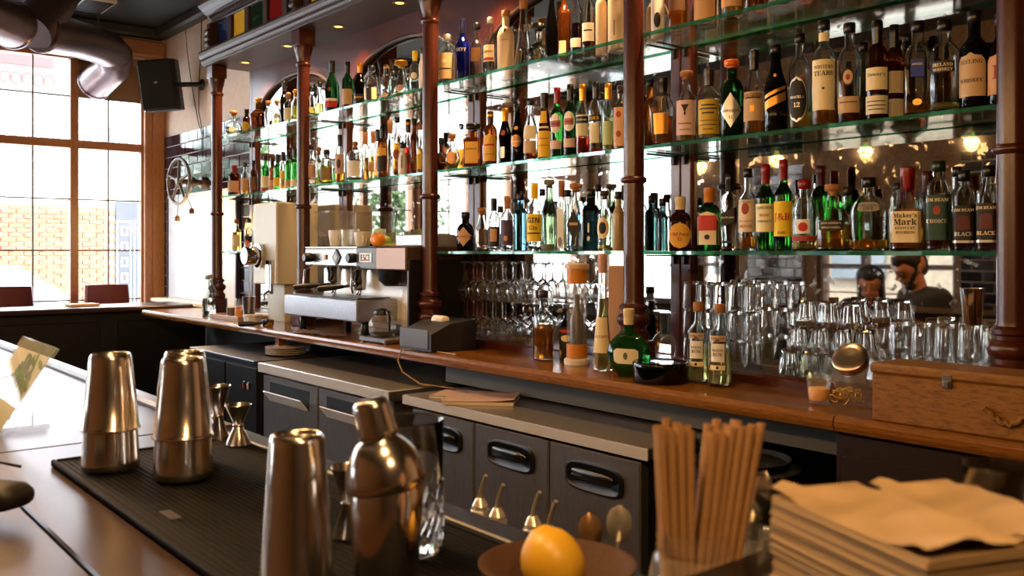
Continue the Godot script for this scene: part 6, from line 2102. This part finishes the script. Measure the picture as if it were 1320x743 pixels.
const BOTTLES := [
	"D2 -2.584 1.890 0.120 0.297 0.0326|std|brown|-|black|s||brown glass bottle, black cap, first after fourth column, middle glass shelf",
	"D2 -2.415 1.890 0.235 0.268 0.0478|egg|clear|amber:.42|black|l|r:.16:.46:.75:gold2;r:.72:.78:1.2:ink|clear glass bottle, gold label, black cap, second after fourth column, middle glass shelf",
	"D2 -2.294 1.890 0.235 0.274 0.0391|std|clear|gold:.16|cork|c|r:.10:.58:1.15:pink;q:.25:.265:.7:rust;d:.36:.44:.12:ink;v:.42:.52:.4:ink;q:.17:.18:.6:ink|clear glass bottle, pale pink label, cork cap, third after fourth column, middle glass shelf",
	"D2 -2.187 1.890 0.235 0.266 0.0396|std|clear|gold:.2|dbrown|l|r:.08:.56:1.2:mustard;q:.47:.49:.7:ink;q:.42:.44:.9:ink;q:.36:.38:.6:ink;q:.26:.27:.9:ink;q:.2:.21:.9:ink;q:.14:.15:.5:ink|clear glass bottle, mustard label, dark brown cap, fourth after fourth column, middle glass shelf",
	"D2 -2.085 1.890 0.235 0.282 0.0430|bulge|dgreen|-|orange|c|d:.12:.56:1.0:silver;t:DEVERON:.33:.013:.8:ink:s;t:12:.25:.008:.8:ink:s|dark green bottle, silver label, orange cap, fifth after fourth column, middle glass shelf",
	"D2 -1.988 1.890 0.235 0.302 0.0364|slope|clear|amber:.2|black|l|r:.16:.5:1.15:tan;q:.42:.435:.8:ink;e:.26:.34:.25:gold2|clear glass bottle, tan label, black cap, sixth after fourth column, middle glass shelf",
	"D2 -1.898 1.890 0.235 0.305 0.0412|slope|black|-|black|s|g:.30:.40:1.0:gold2;g:.43:.47:1.0:gold2;e:.62:.66:.2:gold2|black bottle, gold label, black cap, seventh after fourth column, middle glass shelf",
	"D2 -1.802 1.890 0.235 0.326 0.0362|bulge|clear|gold:.18|black|s|e:.07:.54:1.02:silver;e:.09:.52:.95:ink;t:BRACKLA:.33:.013:.8:silver:s;t:12:.25:.012:.8:silver:s|clear glass bottle, silver label, black cap, eighth after fourth column, middle glass shelf",
	"D2 -1.742 1.890 0.110 0.270 0.0244|std|brown|-|dbrown|s||brown glass bottle, dark brown cap, ninth after fourth column, middle glass shelf",
	"D2 -1.711 1.890 0.235 0.353 0.0393|bulge|clear|amber:.17|black|s|r:.15:.62:1.1:cream;t:WRITERS:.55:.013:.9:ink:s;t:TEARS:.49:.017:.9:ink:s;q:.34:.36:.1:ink;n:.80:.88:1.2:cream|clear glass bottle, cream label, black cap, tenth after fourth column, middle glass shelf",
	"D2 -1.642 1.890 0.110 0.287 0.0264|std|olive|-|black|s||olive glass bottle, black cap, eleventh after fourth column, middle glass shelf",
	"D2 -1.619 1.890 0.235 0.327 0.0384|bulge|clear|dark:.16|black|s|e:.36:.54:.48:ink;e:.38:.52:.40:tan;e:.42:.48:.18:rust;r:.10:.26:1.0:tan;q:.2:.21:.8:ink|clear glass bottle, black label, black cap, twelfth after fourth column, middle glass shelf",
	"D2 -1.523 1.890 0.235 0.316 0.0349|bulge|brownd|-|black|l|r:.30:.52:1.15:cream;t:Dewar's:.45:.014:.9:ink:s;r:.06:.24:1.2:pale;q:.18:.19:.9:ink;q:.14:.15:.9:ink;q:.1:.11:.8:ink|dark brown bottle, cream label, black cap, thirteenth after fourth column, middle glass shelf",
	"D2 -1.523 1.890 0.130 0.320 0.0306|bulge|brownd|-|black|l|r:.30:.52:1.15:cream;r:.06:.24:1.2:pale|dark brown bottle, cream label, black cap, fourteenth after fourth column, middle glass shelf",
	"D2 -1.505 1.890 0.080 0.297 0.0231|std|black|-|black|s||black bottle, black cap, fifteenth after fourth column, middle glass shelf",
	"D2 -1.392 1.890 0.235 0.289 0.0368|sq|clear|amber:.14|black|s|q:.40:.58:.5:blue2;t:ANGEL:.53:.009:.45:cream:s;e:.10:.17:.35:gold2|clear glass bottle, blue label, black cap, sixteenth after fourth column, middle glass shelf",
	"D2 -1.311 1.890 0.235 0.276 0.0447|bulge|clear|gold:.1|black|s|q:.42:.54:.8:ink;t:IRELAND:.50:.012:.7:cream:s;t:WHISKEY:.45:.007:.7:cream:s|clear glass bottle, black label, black cap, seventeenth after fourth column, middle glass shelf",
	"D2 -1.223 1.890 0.235 0.286 0.0402|std|black|-|black|s|a:.12:.56:1.1:tan;t:TEELING:.47:.013:.9:ink:s;t:WHISKEY:.28:.008:.9:ink:s|black bottle, tan label, black cap, eighteenth after fourth column, middle glass shelf",
	"D2 -1.150 1.890 0.235 0.264 0.0337|std|black|-|black|s|a:.12:.56:1.1:peach;t:B:.36:.03:.9:rust:s|black bottle, peach label, black cap, nineteenth after fourth column, middle glass shelf",
	"D1 -2.548 1.480 0.150 0.227 0.0261|sq|teal|-|black|s||smoky teal bottle, black cap, first after fourth column, lowest glass shelf",
	"D1 -2.490 1.480 0.150 0.212 0.0223|std|teal|-|black|s||smoky teal bottle, black cap, second after fourth column, lowest glass shelf",
	"D1 -2.338 1.480 0.220 0.209 0.0441|dec2|brownd|-|cream|l|e:.05:.52:.95:gold;t:Old Parr:.31:.014:.85:rust:s;t:12:.22:.010:.8:rust:s|dark brown bottle, gold label, cream cap, third after fourth column, lowest glass shelf",
	"D1 -2.199 1.480 0.220 0.237 0.0415|flat|green|-|orange2|l|a:.10:.62:1.0:cream2;q:.32:.56:.85:red2;e:.18:.26:.25:ink|green glass bottle, cream label, golden orange cap, fourth after fourth column, lowest glass shelf",
	"D1 -2.104 1.480 0.220 0.283 0.0299|sq|clear|amber:.06|black|l|g:.34:.52:1.0:ink;t:BLACK LABEL:.43:.006:.9:cream:s;q:.1:.13:.7:ink|clear glass bottle, black label, black cap, fifth after fourth column, lowest glass shelf",
	"D1 -2.025 1.480 0.220 0.295 0.0326|std|clear|amber:.17|black|s|r:.23:.62:1.2:cream2;e:.44:.58:.42:rust;t:THE FAMOUS:.36:.008:.9:rust:s;t:GROUSE:.30:.011:.9:rust:s|clear glass bottle, cream label, black cap, sixth after fourth column, lowest glass shelf",
	"D1 -1.950 1.480 0.220 0.306 0.0334|std|green|-|red|l|r:.22:.54:1.2:cream3;t:JAMESON:.49:.013:1.0:ink:s;t:IRISH:.41:.007:.9:rust:s;t:WHISKEY:.34:.006:.9:ink:s|green glass bottle, cream label, red cap, seventh after fourth column, lowest glass shelf",
	"D1 -1.877 1.480 0.220 0.317 0.0315|std|green|-|red|l|r:.16:.54:1.2:yellow;t:J&B:.36:.034:1.0:red:s;t:RARE:.20:.006:.9:ink:s|green glass bottle, yellow label, red cap, eighth after fourth column, lowest glass shelf",
	"D1 -1.808 1.480 0.100 0.297 0.0331|bulge|green|-|dred|l||green glass bottle, dark red cap, ninth after fourth column, lowest glass shelf",
	"D1 -1.794 1.480 0.220 0.242 0.0456|bulge|clear|gold:.12|red|s|r:.24:.44:.5:white;e:.27:.40:.35:red2;r:.14:.21:1.0:rust|clear glass bottle, white label, red cap, tenth after fourth column, lowest glass shelf",
	"D1 -1.707 1.480 0.100 0.219 0.0269|std|clear|gold:.2|dbrown|s||clear glass bottle, dark brown cap, eleventh after fourth column, lowest glass shelf",
	"D1 -1.686 1.480 0.220 0.220 0.0548|dec|clear|amber:.40|cork|c|h:.30:.46:.7:ink;t:JACK DANIEL'S:.41:.010:.62:cream:s;t:SINGLE BARREL:.35:.005:.6:cream:s|clear glass bottle, black label, cork cap, twelfth after fourth column, lowest glass shelf",
	"D1 -1.560 1.480 0.220 0.235 0.0564|flatw|clear|amber:.15|black|s|h:.54:.66:.6:silver2;t:GENTLEMAN:.62:.007:.55:ink:s;t:JACK:.575:.007:.5:ink:s|clear glass bottle, silver label, black cap, thirteenth after fourth column, lowest glass shelf",
	"D1 -1.528 1.480 0.100 0.222 0.0257|std|clear|gold:.3|black|s||clear glass bottle, black cap, fourteenth after fourth column, lowest glass shelf",
	"D1 -1.432 1.480 0.220 0.259 0.0451|sq|clear|amber:.5|redwax|w|r:.10:.47:.95:cream;t:Maker's:.42:.014:.8:ink:s;t:Mark:.345:.014:.8:ink:s;t:KENTUCKY:.27:.006:.8:ink:s;t:BOURBON:.22:.006:.8:ink:s|clear glass bottle, cream label, red wax cap, fifteenth after fourth column, lowest glass shelf",
	"D1 -1.428 1.480 0.100 0.253 0.0326|std|clear|amber:.4|dred|w||clear glass bottle, dark red cap, sixteenth after fourth column, lowest glass shelf",
	"D1 -1.335 1.480 0.100 0.261 0.0244|std|clear|dark:.4|black|s||clear glass bottle, black cap, seventeenth after fourth column, lowest glass shelf",
	"D1 -1.335 1.480 0.220 0.270 0.0342|sqr|clear|dark:.6|dgreen2|s|r:.12:.62:1.25:pine;t:JIM BEAM:.56:.012:1.0:cream:s;e:.40:.50:.3:rust;t:CHOICE:.33:.010:.9:silver:s|clear glass bottle, green label, dark green cap, eighteenth after fourth column, lowest glass shelf",
	"D1 -1.259 1.480 0.220 0.237 0.0293|sqr|clear|dark:.5|black|s|r:.14:.56:1.2:ink;t:JIM BEAM:.50:.009:1.0:cream:s;a:.26:.44:.6:wine;t:BLACK:.21:.011:.9:silver:s;q:.10:.13:1.1:silver|clear glass bottle, black label, black cap, nineteenth after fourth column, lowest glass shelf",
	"D1 -1.190 1.480 0.220 0.246 0.0298|sqr|clear|dark:.5|black|s|r:.14:.56:1.2:ink;t:JIM BEAM:.50:.009:1.0:cream:s;a:.26:.44:.6:wine;t:BLACK:.21:.011:.9:cream:s;q:.10:.13:1.1:silver|clear glass bottle, black label, black cap, twentieth after fourth column, lowest glass shelf",
	"D1 -1.181 1.480 0.130 0.228 0.0251|sqr|clear|amber:.4|black|s|r:.2:.56:1.1:tan;e:.36:.48:.3:rust|clear glass bottle, tan label, black cap, twenty-first after fourth column, lowest glass shelf",
	"D3 -2.497 2.330 0.170 0.346 0.0270|std|frostw|-|cream|s|e:.12:.3:.5:ink|white bottle, black label, cream cap, first after fourth column, top glass shelf",
	"D3 -2.392 2.330 0.170 0.350 0.0373|std|clear|amber:.5|black|s|r:.25:.6:1.1:brownp|clear glass bottle, brown label, black cap, second after fourth column, top glass shelf",
	"D3 -2.258 2.330 0.170 0.360 0.0422|std|clear|amber:.6|black|s|r:.06:.4:1.2:peach|clear glass bottle, peach label, black cap, third after fourth column, top glass shelf",
	"D3 -2.131 2.330 0.170 0.355 0.0396|std|clear|gold:.3|black|s|r:.14:.6:1.2:peach|clear glass bottle, peach label, black cap, fourth after fourth column, top glass shelf",
	"D3 -2.035 2.330 0.170 0.357 0.0373|std|brown|-|black|s||brown glass bottle, black cap, fifth after fourth column, top glass shelf",
	"D3 -1.930 2.330 0.170 0.355 0.0392|bulge|clear|amber:.5|black|s|r:.2:.6:1.1:tan|clear glass bottle, tan label, black cap, sixth after fourth column, top glass shelf",
	"D3 -1.830 2.330 0.170 0.353 0.0355|std|clear|amber:.5|black|s|r:.2:.6:1.1:tan|clear glass bottle, tan label, black cap, seventh after fourth column, top glass shelf",
	"D3 -1.729 2.330 0.170 0.363 0.0373|std|dgreen|-|black|s||dark green bottle, black cap, eighth after fourth column, top glass shelf",
	"C2 -3.895 1.890 0.250 0.171 0.0284|ball|brownd|-|black|s||dark brown bottle, black cap, first after third column, middle glass shelf",
	"C2 -3.814 1.890 0.240 0.184 0.0401|ballf|clear|gold:.3|cork|c|e:.16:.52:.7:bronze|clear glass bottle, bronze label, cork cap, second after third column, middle glass shelf",
	"C2 -3.637 1.890 0.240 0.216 0.0438|sqd|amberg|-|black|f|q:.09:.58:.75:gold;t:DISARONNO:.42:.006:.7:ink:s|amber glass bottle, gold label, black cap, third after third column, middle glass shelf",
	"C2 -3.500 1.890 0.240 0.261 0.0342|bulge|brown|-|goldblack|l|a:.08:.58:1.1:gold;q:.36:.39:.8:red2;q:.2:.21:.8:rust|brown glass bottle, gold label, black and gold cap, fourth after third column, middle glass shelf",
	"C2 -3.387 1.890 0.240 0.263 0.0336|slope|black|-|gold|l|e:.50:.60:.4:rust;r:.1:.3:.3:silver|black bottle, rust label, gold cap, fifth after third column, middle glass shelf",
	"C2 -3.296 1.890 0.240 0.266 0.0312|slope|black|-|black|s|e:.26:.48:.9:bronze;t:BAILEYS:.36:.006:.8:cream:s;e:.56:.63:.4:gold|black bottle, bronze label, black cap, sixth after third column, middle glass shelf",
	"C2 -3.201 1.890 0.240 0.286 0.0325|slope|clear|dark:.14|black|s|r:.12:.32:1.15:tan;r:.34:.56:1.1:pale|clear glass bottle, tan label, black cap, seventh after third column, middle glass shelf",
	"C2 -3.105 1.890 0.240 0.298 0.0301|cone2|brownd|-|black|l|r:.03:.42:1.25:yellow2;q:.54:.72:.7:yellow2;q:.46:.49:.9:cream;q:.3:.31:.9:rust;q:.2:.21:.9:rust|dark brown bottle, yellow label, black cap, eighth after third column, middle glass shelf",
	"C2 -3.047 1.890 0.100 0.313 0.0251|std|dgreen|-|black|s||dark green bottle, black cap, ninth after third column, middle glass shelf",
	"C2 -3.022 1.890 0.240 0.311 0.0296|std|green|-|red|l|e:.34:.62:.95:white;q:.43:.52:.8:pinkr;t:MARTINI:.475:.007:.8:ink:s;r:.12:.24:1.0:pink|green glass bottle, white label, red cap, tenth after third column, middle glass shelf",
	"C2 -2.937 1.890 0.240 0.313 0.0292|std|dgreen|-|black|l|e:.34:.62:.95:white;q:.43:.52:.8:pinkr;t:MARTINI:.475:.007:.8:ink:s;r:.12:.24:1.0:pink|dark green bottle, white label, black cap, eleventh after third column, middle glass shelf",
	"C2 -2.873 1.890 0.110 0.282 0.0242|std|clear|pale:.3|black|s||clear glass bottle, black cap, twelfth after third column, middle glass shelf",
	"C2 -2.859 1.890 0.240 0.302 0.0287|std|clear|redl:.26|gold|l|r:.26:.56:1.15:pale;r:.44:.54:1.15:ink;t:CAMPARI:.49:.010:.9:white:s|clear glass bottle, ivory label, gold cap, thirteenth after third column, middle glass shelf",
	"C2 -2.779 1.890 0.240 0.301 0.0299|bulge|clear|redl:.07|black|l|r:.14:.42:.8:pale;r:.44:.53:1.15:ink;t:PISCK:.485:.010:.9:yellow2:s|clear glass bottle, ivory label, black cap, fourteenth after third column, middle glass shelf",
	"C2 -2.706 1.890 0.240 0.284 0.0246|std|clear|pale:.5|gold|l|r:.10:.44:1.0:mint|clear glass bottle, mint label, gold cap, fifteenth after third column, middle glass shelf",
	"C2 -2.635 1.890 0.240 0.265 0.0275|tall|clear|amber:.55|dbrown|s|r:.06:.66:1.15:peach;e:.5:.6:.4:rust;e:.2:.3:.4:rust|clear glass bottle, peach label, dark brown cap, sixteenth after third column, middle glass shelf",
	"C1 -3.755 1.480 0.200 0.196 0.0439|dec2|black|-|black|s|d:.12:.62:1.0:peach;t:HENDRICK'S:.37:.006:.8:ink:s|black bottle, peach label, black cap, first after third column, lowest glass shelf",
	"C1 -3.620 1.480 0.200 0.214 0.0351|slope|clear|pink:.5|cork|c|r:.08:.1:1.1:ink;q:.18:.2:.5:ink|clear glass bottle, black label, cork cap, second after third column, lowest glass shelf",
	"C1 -3.598 1.480 0.100 0.224 0.0256|std|clear|water:.2|black|s||clear glass bottle, black cap, third after third column, lowest glass shelf",
	"C1 -3.521 1.480 0.200 0.256 0.0288|std|clear|water:.4|black|l|r:.08:.46:1.15:ink;r:.18:.42:.6:peach|clear glass bottle, black label, black cap, fourth after third column, lowest glass shelf",
	"C1 -3.419 1.480 0.200 0.263 0.0321|std|clear|water:.4|cork|l|r:.10:.56:1.2:plum;e:.18:.28:.3:peach|clear glass bottle, plum label, cork cap, fifth after third column, lowest glass shelf",
	"C1 -3.321 1.480 0.200 0.269 0.0317|sq|blue|-|black|s||pale blue glass bottle, black cap, sixth after third column, lowest glass shelf",
	"C1 -3.292 1.480 0.090 0.294 0.0225|std|clear|water:.3|black|s||clear glass bottle, black cap, seventh after third column, lowest glass shelf",
	"C1 -3.221 1.480 0.200 0.314 0.0364|std|clear|water:.3|yellow|l|r:.14:.54:1.2:yellow;t:GIN:.45:.022:.9:ink:n;t:Gin:.34:.014:.9:ink:s;q:.25:.27:.9:ink|clear glass bottle, yellow label, yellow cap, eighth after third column, lowest glass shelf",
	"C1 -3.119 1.480 0.090 0.281 0.0218|std|clear|water:.3|black|s||clear glass bottle, black cap, ninth after third column, lowest glass shelf",
	"C1 -3.119 1.480 0.200 0.322 0.0375|slope|pgreen|-|corkg|c|r:.02:.1:1.0:olive2|pale green glass bottle, olive label, grey cork cap, tenth after third column, lowest glass shelf",
	"C1 -3.036 1.480 0.200 0.314 0.0190|sq|clear|water:.5|cork|l|q:.04:.6:.8:white;e:.06:.2:.5:grey|clear glass bottle, white label, cork cap, eleventh after third column, lowest glass shelf",
	"C1 -2.945 1.480 0.200 0.295 0.0373|sq|clear|water:.4|cork|c|d:.14:.62:.85:ink;q:.38:.42:.5:tan|clear glass bottle, black label, cork cap, twelfth after third column, lowest glass shelf",
	"C1 -2.918 1.480 0.090 0.295 0.0227|std|clear|water:.3|black|s||clear glass bottle, black cap, thirteenth after third column, lowest glass shelf",
	"C1 -2.849 1.480 0.200 0.266 0.0336|sq|dteal|-|black|s|e:.16:.24:.2:silver;q:.3:.45:.1:silver|dark teal bottle, silver label, black cap, fourteenth after third column, lowest glass shelf",
	"C1 -2.769 1.480 0.200 0.255 0.0301|std|clear|gold:.1|dbrown|c|e:.20:.56:1.0:cream;e:.28:.48:.55:ink|clear glass bottle, cream label, dark brown cap, fifteenth after third column, lowest glass shelf",
	"C1 -2.687 1.480 0.200 0.248 0.0246|std|spotted|-|black|s||leopard spotted bottle, black cap, sixteenth after third column, lowest glass shelf",
	"C3 -3.889 2.330 0.220 0.264 0.0428|bulge|clear|water:.6|silver|s|r:.12:.62:1.2:tan;q:.3:.325:.8:ink;e:.42:.5:.3:pale|clear glass bottle, tan label, silver cap, first after third column, top glass shelf",
	"C3 -3.809 2.330 0.180 0.335 0.0364|std|blue2|-|navy|l|t:SKYY:.52:.014:.9:silver:n|cobalt blue bottle, navy cap, second after third column, top glass shelf",
	"C3 -3.764 2.330 0.120 0.316 0.0364|std|clear|water:.5|black|s|h:.36:.58:.8:bronze|clear glass bottle, bronze label, black cap, third after third column, top glass shelf",
	"C3 -3.654 2.330 0.120 0.322 0.0338|std|clear|water:.4|silver|s|r:.3:.56:1.0:pale;q:.44:.47:.8:gold2;q:.32:.36:.9:rust|clear glass bottle, ivory label, silver cap, fourth after third column, top glass shelf",
	"C3 -3.530 2.330 0.120 0.332 0.0428|bulge|frost|-|cork|s|e:.66:.72:.12:ink;q:.54:.55:.5:grey|frosted beige bottle, black label, cork cap, fifth after third column, top glass shelf",
	"C3 -3.394 2.330 0.120 0.386 0.0456|cone|clear|water:.3|cork|l||clear glass bottle, cork cap, sixth after third column, top glass shelf",
	"C3 -3.286 2.330 0.120 0.221 0.0559|ball|crystal|-|black|f||cut crystal bottle, black cap, seventh after third column, top glass shelf",
	"C3 -3.193 2.330 0.120 0.386 0.0293|slope|black|-|black|s||black bottle, black cap, eighth after third column, top glass shelf",
	"C3 -3.108 2.330 0.120 0.349 0.0289|tall|brown|-|black|s|r:.1:.3:.6:cream|brown glass bottle, cream label, black cap, ninth after third column, top glass shelf",
	"C3 -3.025 2.330 0.120 0.342 0.0267|tall|clear|plum:.5|black|s|r:.18:.3:1.1:white|clear glass bottle, white label, black cap, tenth after third column, top glass shelf",
	"C3 -2.946 2.330 0.120 0.338 0.0298|tall|clear|dark:.3|black|s|r:.22:.46:1.1:white;q:.35:.37:.7:ink|clear glass bottle, white label, black cap, eleventh after third column, top glass shelf",
	"C3 -2.868 2.330 0.120 0.334 0.0241|tall|frost|-|cork|s||frosted beige bottle, cork cap, twelfth after third column, top glass shelf",
	"C3 -2.774 2.330 0.120 0.332 0.0373|tall|frost|-|cork|s|q:.2:.4:.05:ink|frosted beige bottle, black label, cork cap, thirteenth after third column, top glass shelf",
	"B2 -5.303 1.890 0.260 0.260 0.0274|std|clear|pink:.6|dbrown|s|r:.2:.5:1.0:pinkp|clear glass bottle, blush label, dark brown cap, first after second column, middle glass shelf",
	"B2 -5.248 1.890 0.240 0.247 0.0201|sq|clear|gold:.2|cork|k||clear glass bottle, cork cap, second after second column, middle glass shelf",
	"B2 -5.184 1.890 0.220 0.223 0.0377|sqs|clear|olive:.55|dbrown|s|r:.14:.5:1.1:olive3|clear glass bottle, olive label, dark brown cap, third after second column, middle glass shelf",
	"B2 -5.016 1.890 0.220 0.299 0.0313|tall|clear|amber:.25|dbrown|l|r:.2:.6:1.0:pinkp;e:.3:.5:.4:plum|clear glass bottle, blush label, dark brown cap, fourth after second column, middle glass shelf",
	"B2 -4.882 1.890 0.120 0.308 0.0287|tall|clear|amber:.5|cork|l||clear glass bottle, cork cap, fifth after second column, middle glass shelf",
	"B2 -4.828 1.890 0.220 0.244 0.0540|bulge|clear|water:.3|cork|k|r:.12:.5:.8:white;r:.04:.1:1.0:ink|clear glass bottle, white label, cork cap, sixth after second column, middle glass shelf",
	"B2 -4.791 1.890 0.120 0.308 0.0284|std|clear|gold:.5|cork|l|r:.2:.4:.9:peach|clear glass bottle, peach label, cork cap, seventh after second column, middle glass shelf",
	"B2 -4.671 1.890 0.160 0.302 0.0231|std|clear|amber:.5|black|l||clear glass bottle, black cap, eighth after second column, middle glass shelf",
	"B2 -4.567 1.890 0.140 0.346 0.0251|std|clear|water:.4|cork|l||clear glass bottle, cork cap, ninth after second column, middle glass shelf",
	"B2 -4.521 1.890 0.220 0.299 0.0314|bulge|brown|-|black|l|r:.14:.42:1.1:inkb;r:.44:.58:1.1:gold|brown glass bottle, black label, black cap, tenth after second column, middle glass shelf",
	"B2 -4.365 1.890 0.220 0.334 0.0285|std|clear|amber:.55|black|s|e:.3:.46:.5:rust|clear glass bottle, rust label, black cap, eleventh after second column, middle glass shelf",
	"B2 -4.255 1.890 0.220 0.309 0.0237|std|clear|redl:.5|goldblack|l|r:.2:.4:.8:rust|clear glass bottle, rust label, black and gold cap, twelfth after second column, middle glass shelf",
	"B2 -4.231 1.890 0.270 0.176 0.0235|slope|frostw|-|black|s|q:.2:.6:.12:plum|white bottle, plum label, black cap, thirteenth after second column, middle glass shelf",
	"B2 -4.194 1.890 0.220 0.307 0.0235|std|brownd|-|black|s||dark brown bottle, black cap, fourteenth after second column, middle glass shelf",
	"B2 -4.133 1.890 0.220 0.271 0.0233|std|clear|amber:.5|cork|s|r:.1:.4:.8:mustard|clear glass bottle, mustard label, cork cap, fifteenth after second column, middle glass shelf",
	"B3 -5.334 2.330 0.190 0.229 0.0278|dec|clear|pale:.4|black|s||clear glass bottle, black cap, first after second column, top glass shelf",
	"B3 -5.303 2.330 0.260 0.187 0.0249|std|clear|gold:.3|black|s||clear glass bottle, black cap, second after second column, top glass shelf",
	"B3 -5.114 2.330 0.220 0.328 0.0440|wine|dgreen|-|black|l|r:.10:.26:1.1:red2;r:.22:.27:1.1:white;e:.40:.48:.3:bronze|dark green bottle, red label, black cap, third after second column, top glass shelf",
	"B3 -4.921 2.330 0.220 0.288 0.0333|std|dgreen|-|black|l|r:.10:.42:1.1:tan|dark green bottle, tan label, black cap, fourth after second column, top glass shelf",
	"B3 -4.773 2.330 0.220 0.260 0.0349|wine|black|-|gold|l|r:.12:.28:1.1:ink;q:.18:.22:.8:gold2|black bottle, black label, gold cap, fifth after second column, top glass shelf",
	"B3 -4.640 2.330 0.220 0.221 0.0434|bulge|clear|gold:.2|black|s|r:.10:.4:1.1:cream;r:.10:.4:.4:ink|clear glass bottle, cream label, black cap, sixth after second column, top glass shelf",
	"B3 -4.598 2.330 0.100 0.198 0.0276|std|clear|water:.3|black|s||clear glass bottle, black cap, seventh after second column, top glass shelf",
	"B3 -4.479 2.330 0.220 0.200 0.0312|std|clear|water:.3|goldblack|l|e:.06:.2:.6:tan|clear glass bottle, tan label, black and gold cap, eighth after second column, top glass shelf",
	"B3 -4.441 2.330 0.100 0.192 0.0270|std|clear|water:.3|black|s||clear glass bottle, black cap, ninth after second column, top glass shelf",
	"B3 -4.325 2.330 0.220 0.198 0.0458|cone|clear|gold:.12|gold|f|e:.12:.32:.5:pinkp|clear glass bottle, blush label, gold cap, tenth after second column, top glass shelf",
	"B3 -4.186 2.330 0.220 0.230 0.0299|std|clear|water:.3|yellow|l|n:.70:.76:1.2:ink;e:.32:.48:.6:pale|clear glass bottle, ivory label, yellow cap, eleventh after second column, top glass shelf",
	"B3 -4.111 2.330 0.220 0.234 0.0211|std|frostw|-|black|s||white bottle, black cap, twelfth after second column, top glass shelf",
	"A3 -6.683 2.330 0.200 0.203 0.0653|ballf|clear|water:.4|cork|c|e:.2:.4:.4:pale|clear glass bottle, ivory label, cork cap, first after first column, top glass shelf",
	"A3 -6.443 2.330 0.200 0.186 0.0347|std|brownd|-|navy|s|e:.12:.5:1.0:mustard|dark brown bottle, mustard label, navy cap, second after first column, top glass shelf",
	"A3 -6.241 2.330 0.200 0.240 0.0564|dec|brownd|-|gold|c|n:.56:.66:1.2:gold|dark brown bottle, gold cap, third after first column, top glass shelf",
	"A3 -6.073 2.330 0.200 0.202 0.0277|std|clear|water:.3|cork|c||clear glass bottle, cork cap, fourth after first column, top glass shelf",
	"A3 -5.996 2.330 0.120 0.342 0.0276|std|black|-|black|l||black bottle, black cap, fifth after first column, top glass shelf",
	"A3 -5.936 2.330 0.200 0.190 0.0272|std|clear|pale:.3|cork|c|e:.3:.5:.6:grey|clear glass bottle, cork cap, sixth after first column, top glass shelf",
	"A3 -5.757 2.330 0.200 0.220 0.0319|std|clear|gold:.3|cork|k|r:.14:.5:1.1:pale|clear glass bottle, ivory label, cork cap, seventh after first column, top glass shelf",
	"A3 -5.653 2.330 0.200 0.226 0.0289|std|clear|olive:.5|gold|k||clear glass bottle, gold cap, eighth after first column, top glass shelf",
	"A2 -6.621 1.890 0.220 0.230 0.0471|bulge|brownd|-|redwax|w|r:.12:.48:1.1:peach|dark brown bottle, peach label, red wax cap, first after first column, middle glass shelf",
	"A2 -6.423 1.890 0.220 0.233 0.0316|std|clear|amber:.5|black|s|r:.16:.5:1.0:peach|clear glass bottle, peach label, black cap, second after first column, middle glass shelf",
	"A2 -6.275 1.890 0.220 0.239 0.0283|std|brownd|-|black|s|r:.12:.5:1.0:brownp|dark brown bottle, brown label, black cap, third after first column, middle glass shelf",
	"A2 -6.080 1.890 0.220 0.256 0.0304|std|green|-|black|s|r:.14:.44:1.1:cream;r:.02:.12:1.1:rust|green glass bottle, cream label, black cap, fourth after first column, middle glass shelf",
	"A2 -5.967 1.890 0.220 0.231 0.0245|std|brown|-|black|l|r:.16:.34:1.1:peach|brown glass bottle, peach label, black cap, fifth after first column, middle glass shelf",
	"A2 -5.881 1.890 0.220 0.251 0.0297|std|green|-|black|l|r:.12:.36:1.1:yellow2|green glass bottle, yellow label, black cap, sixth after first column, middle glass shelf",
	"A2 -5.797 1.890 0.220 0.260 0.0240|std|clear|amber:.3|black|l|r:.3:.5:1.1:yellow2|clear glass bottle, yellow label, black cap, seventh after first column, middle glass shelf",
	"A2 -5.715 1.890 0.220 0.263 0.0264|std|green|-|black|l|r:.06:.24:1.1:peach|green glass bottle, peach label, black cap, eighth after first column, middle glass shelf",
	"A2 -5.624 1.890 0.220 0.271 0.0261|std|green|-|black|l|r:.06:.24:1.1:pale|green glass bottle, ivory label, black cap, ninth after first column, middle glass shelf",
	"A1 -6.625 1.480 0.200 0.237 0.0354|std|clear|gold:.6|cork|s|r:.14:.5:1.1:cream|clear glass bottle, cream label, cork cap, first after first column, lowest glass shelf",
	"A1 -6.401 1.480 0.200 0.237 0.0345|std|clear|water:.3|black|s|r:.26:.46:1.1:ink;e:.14:.34:.5:orange|clear glass bottle, black label, black cap, second after first column, lowest glass shelf",
]
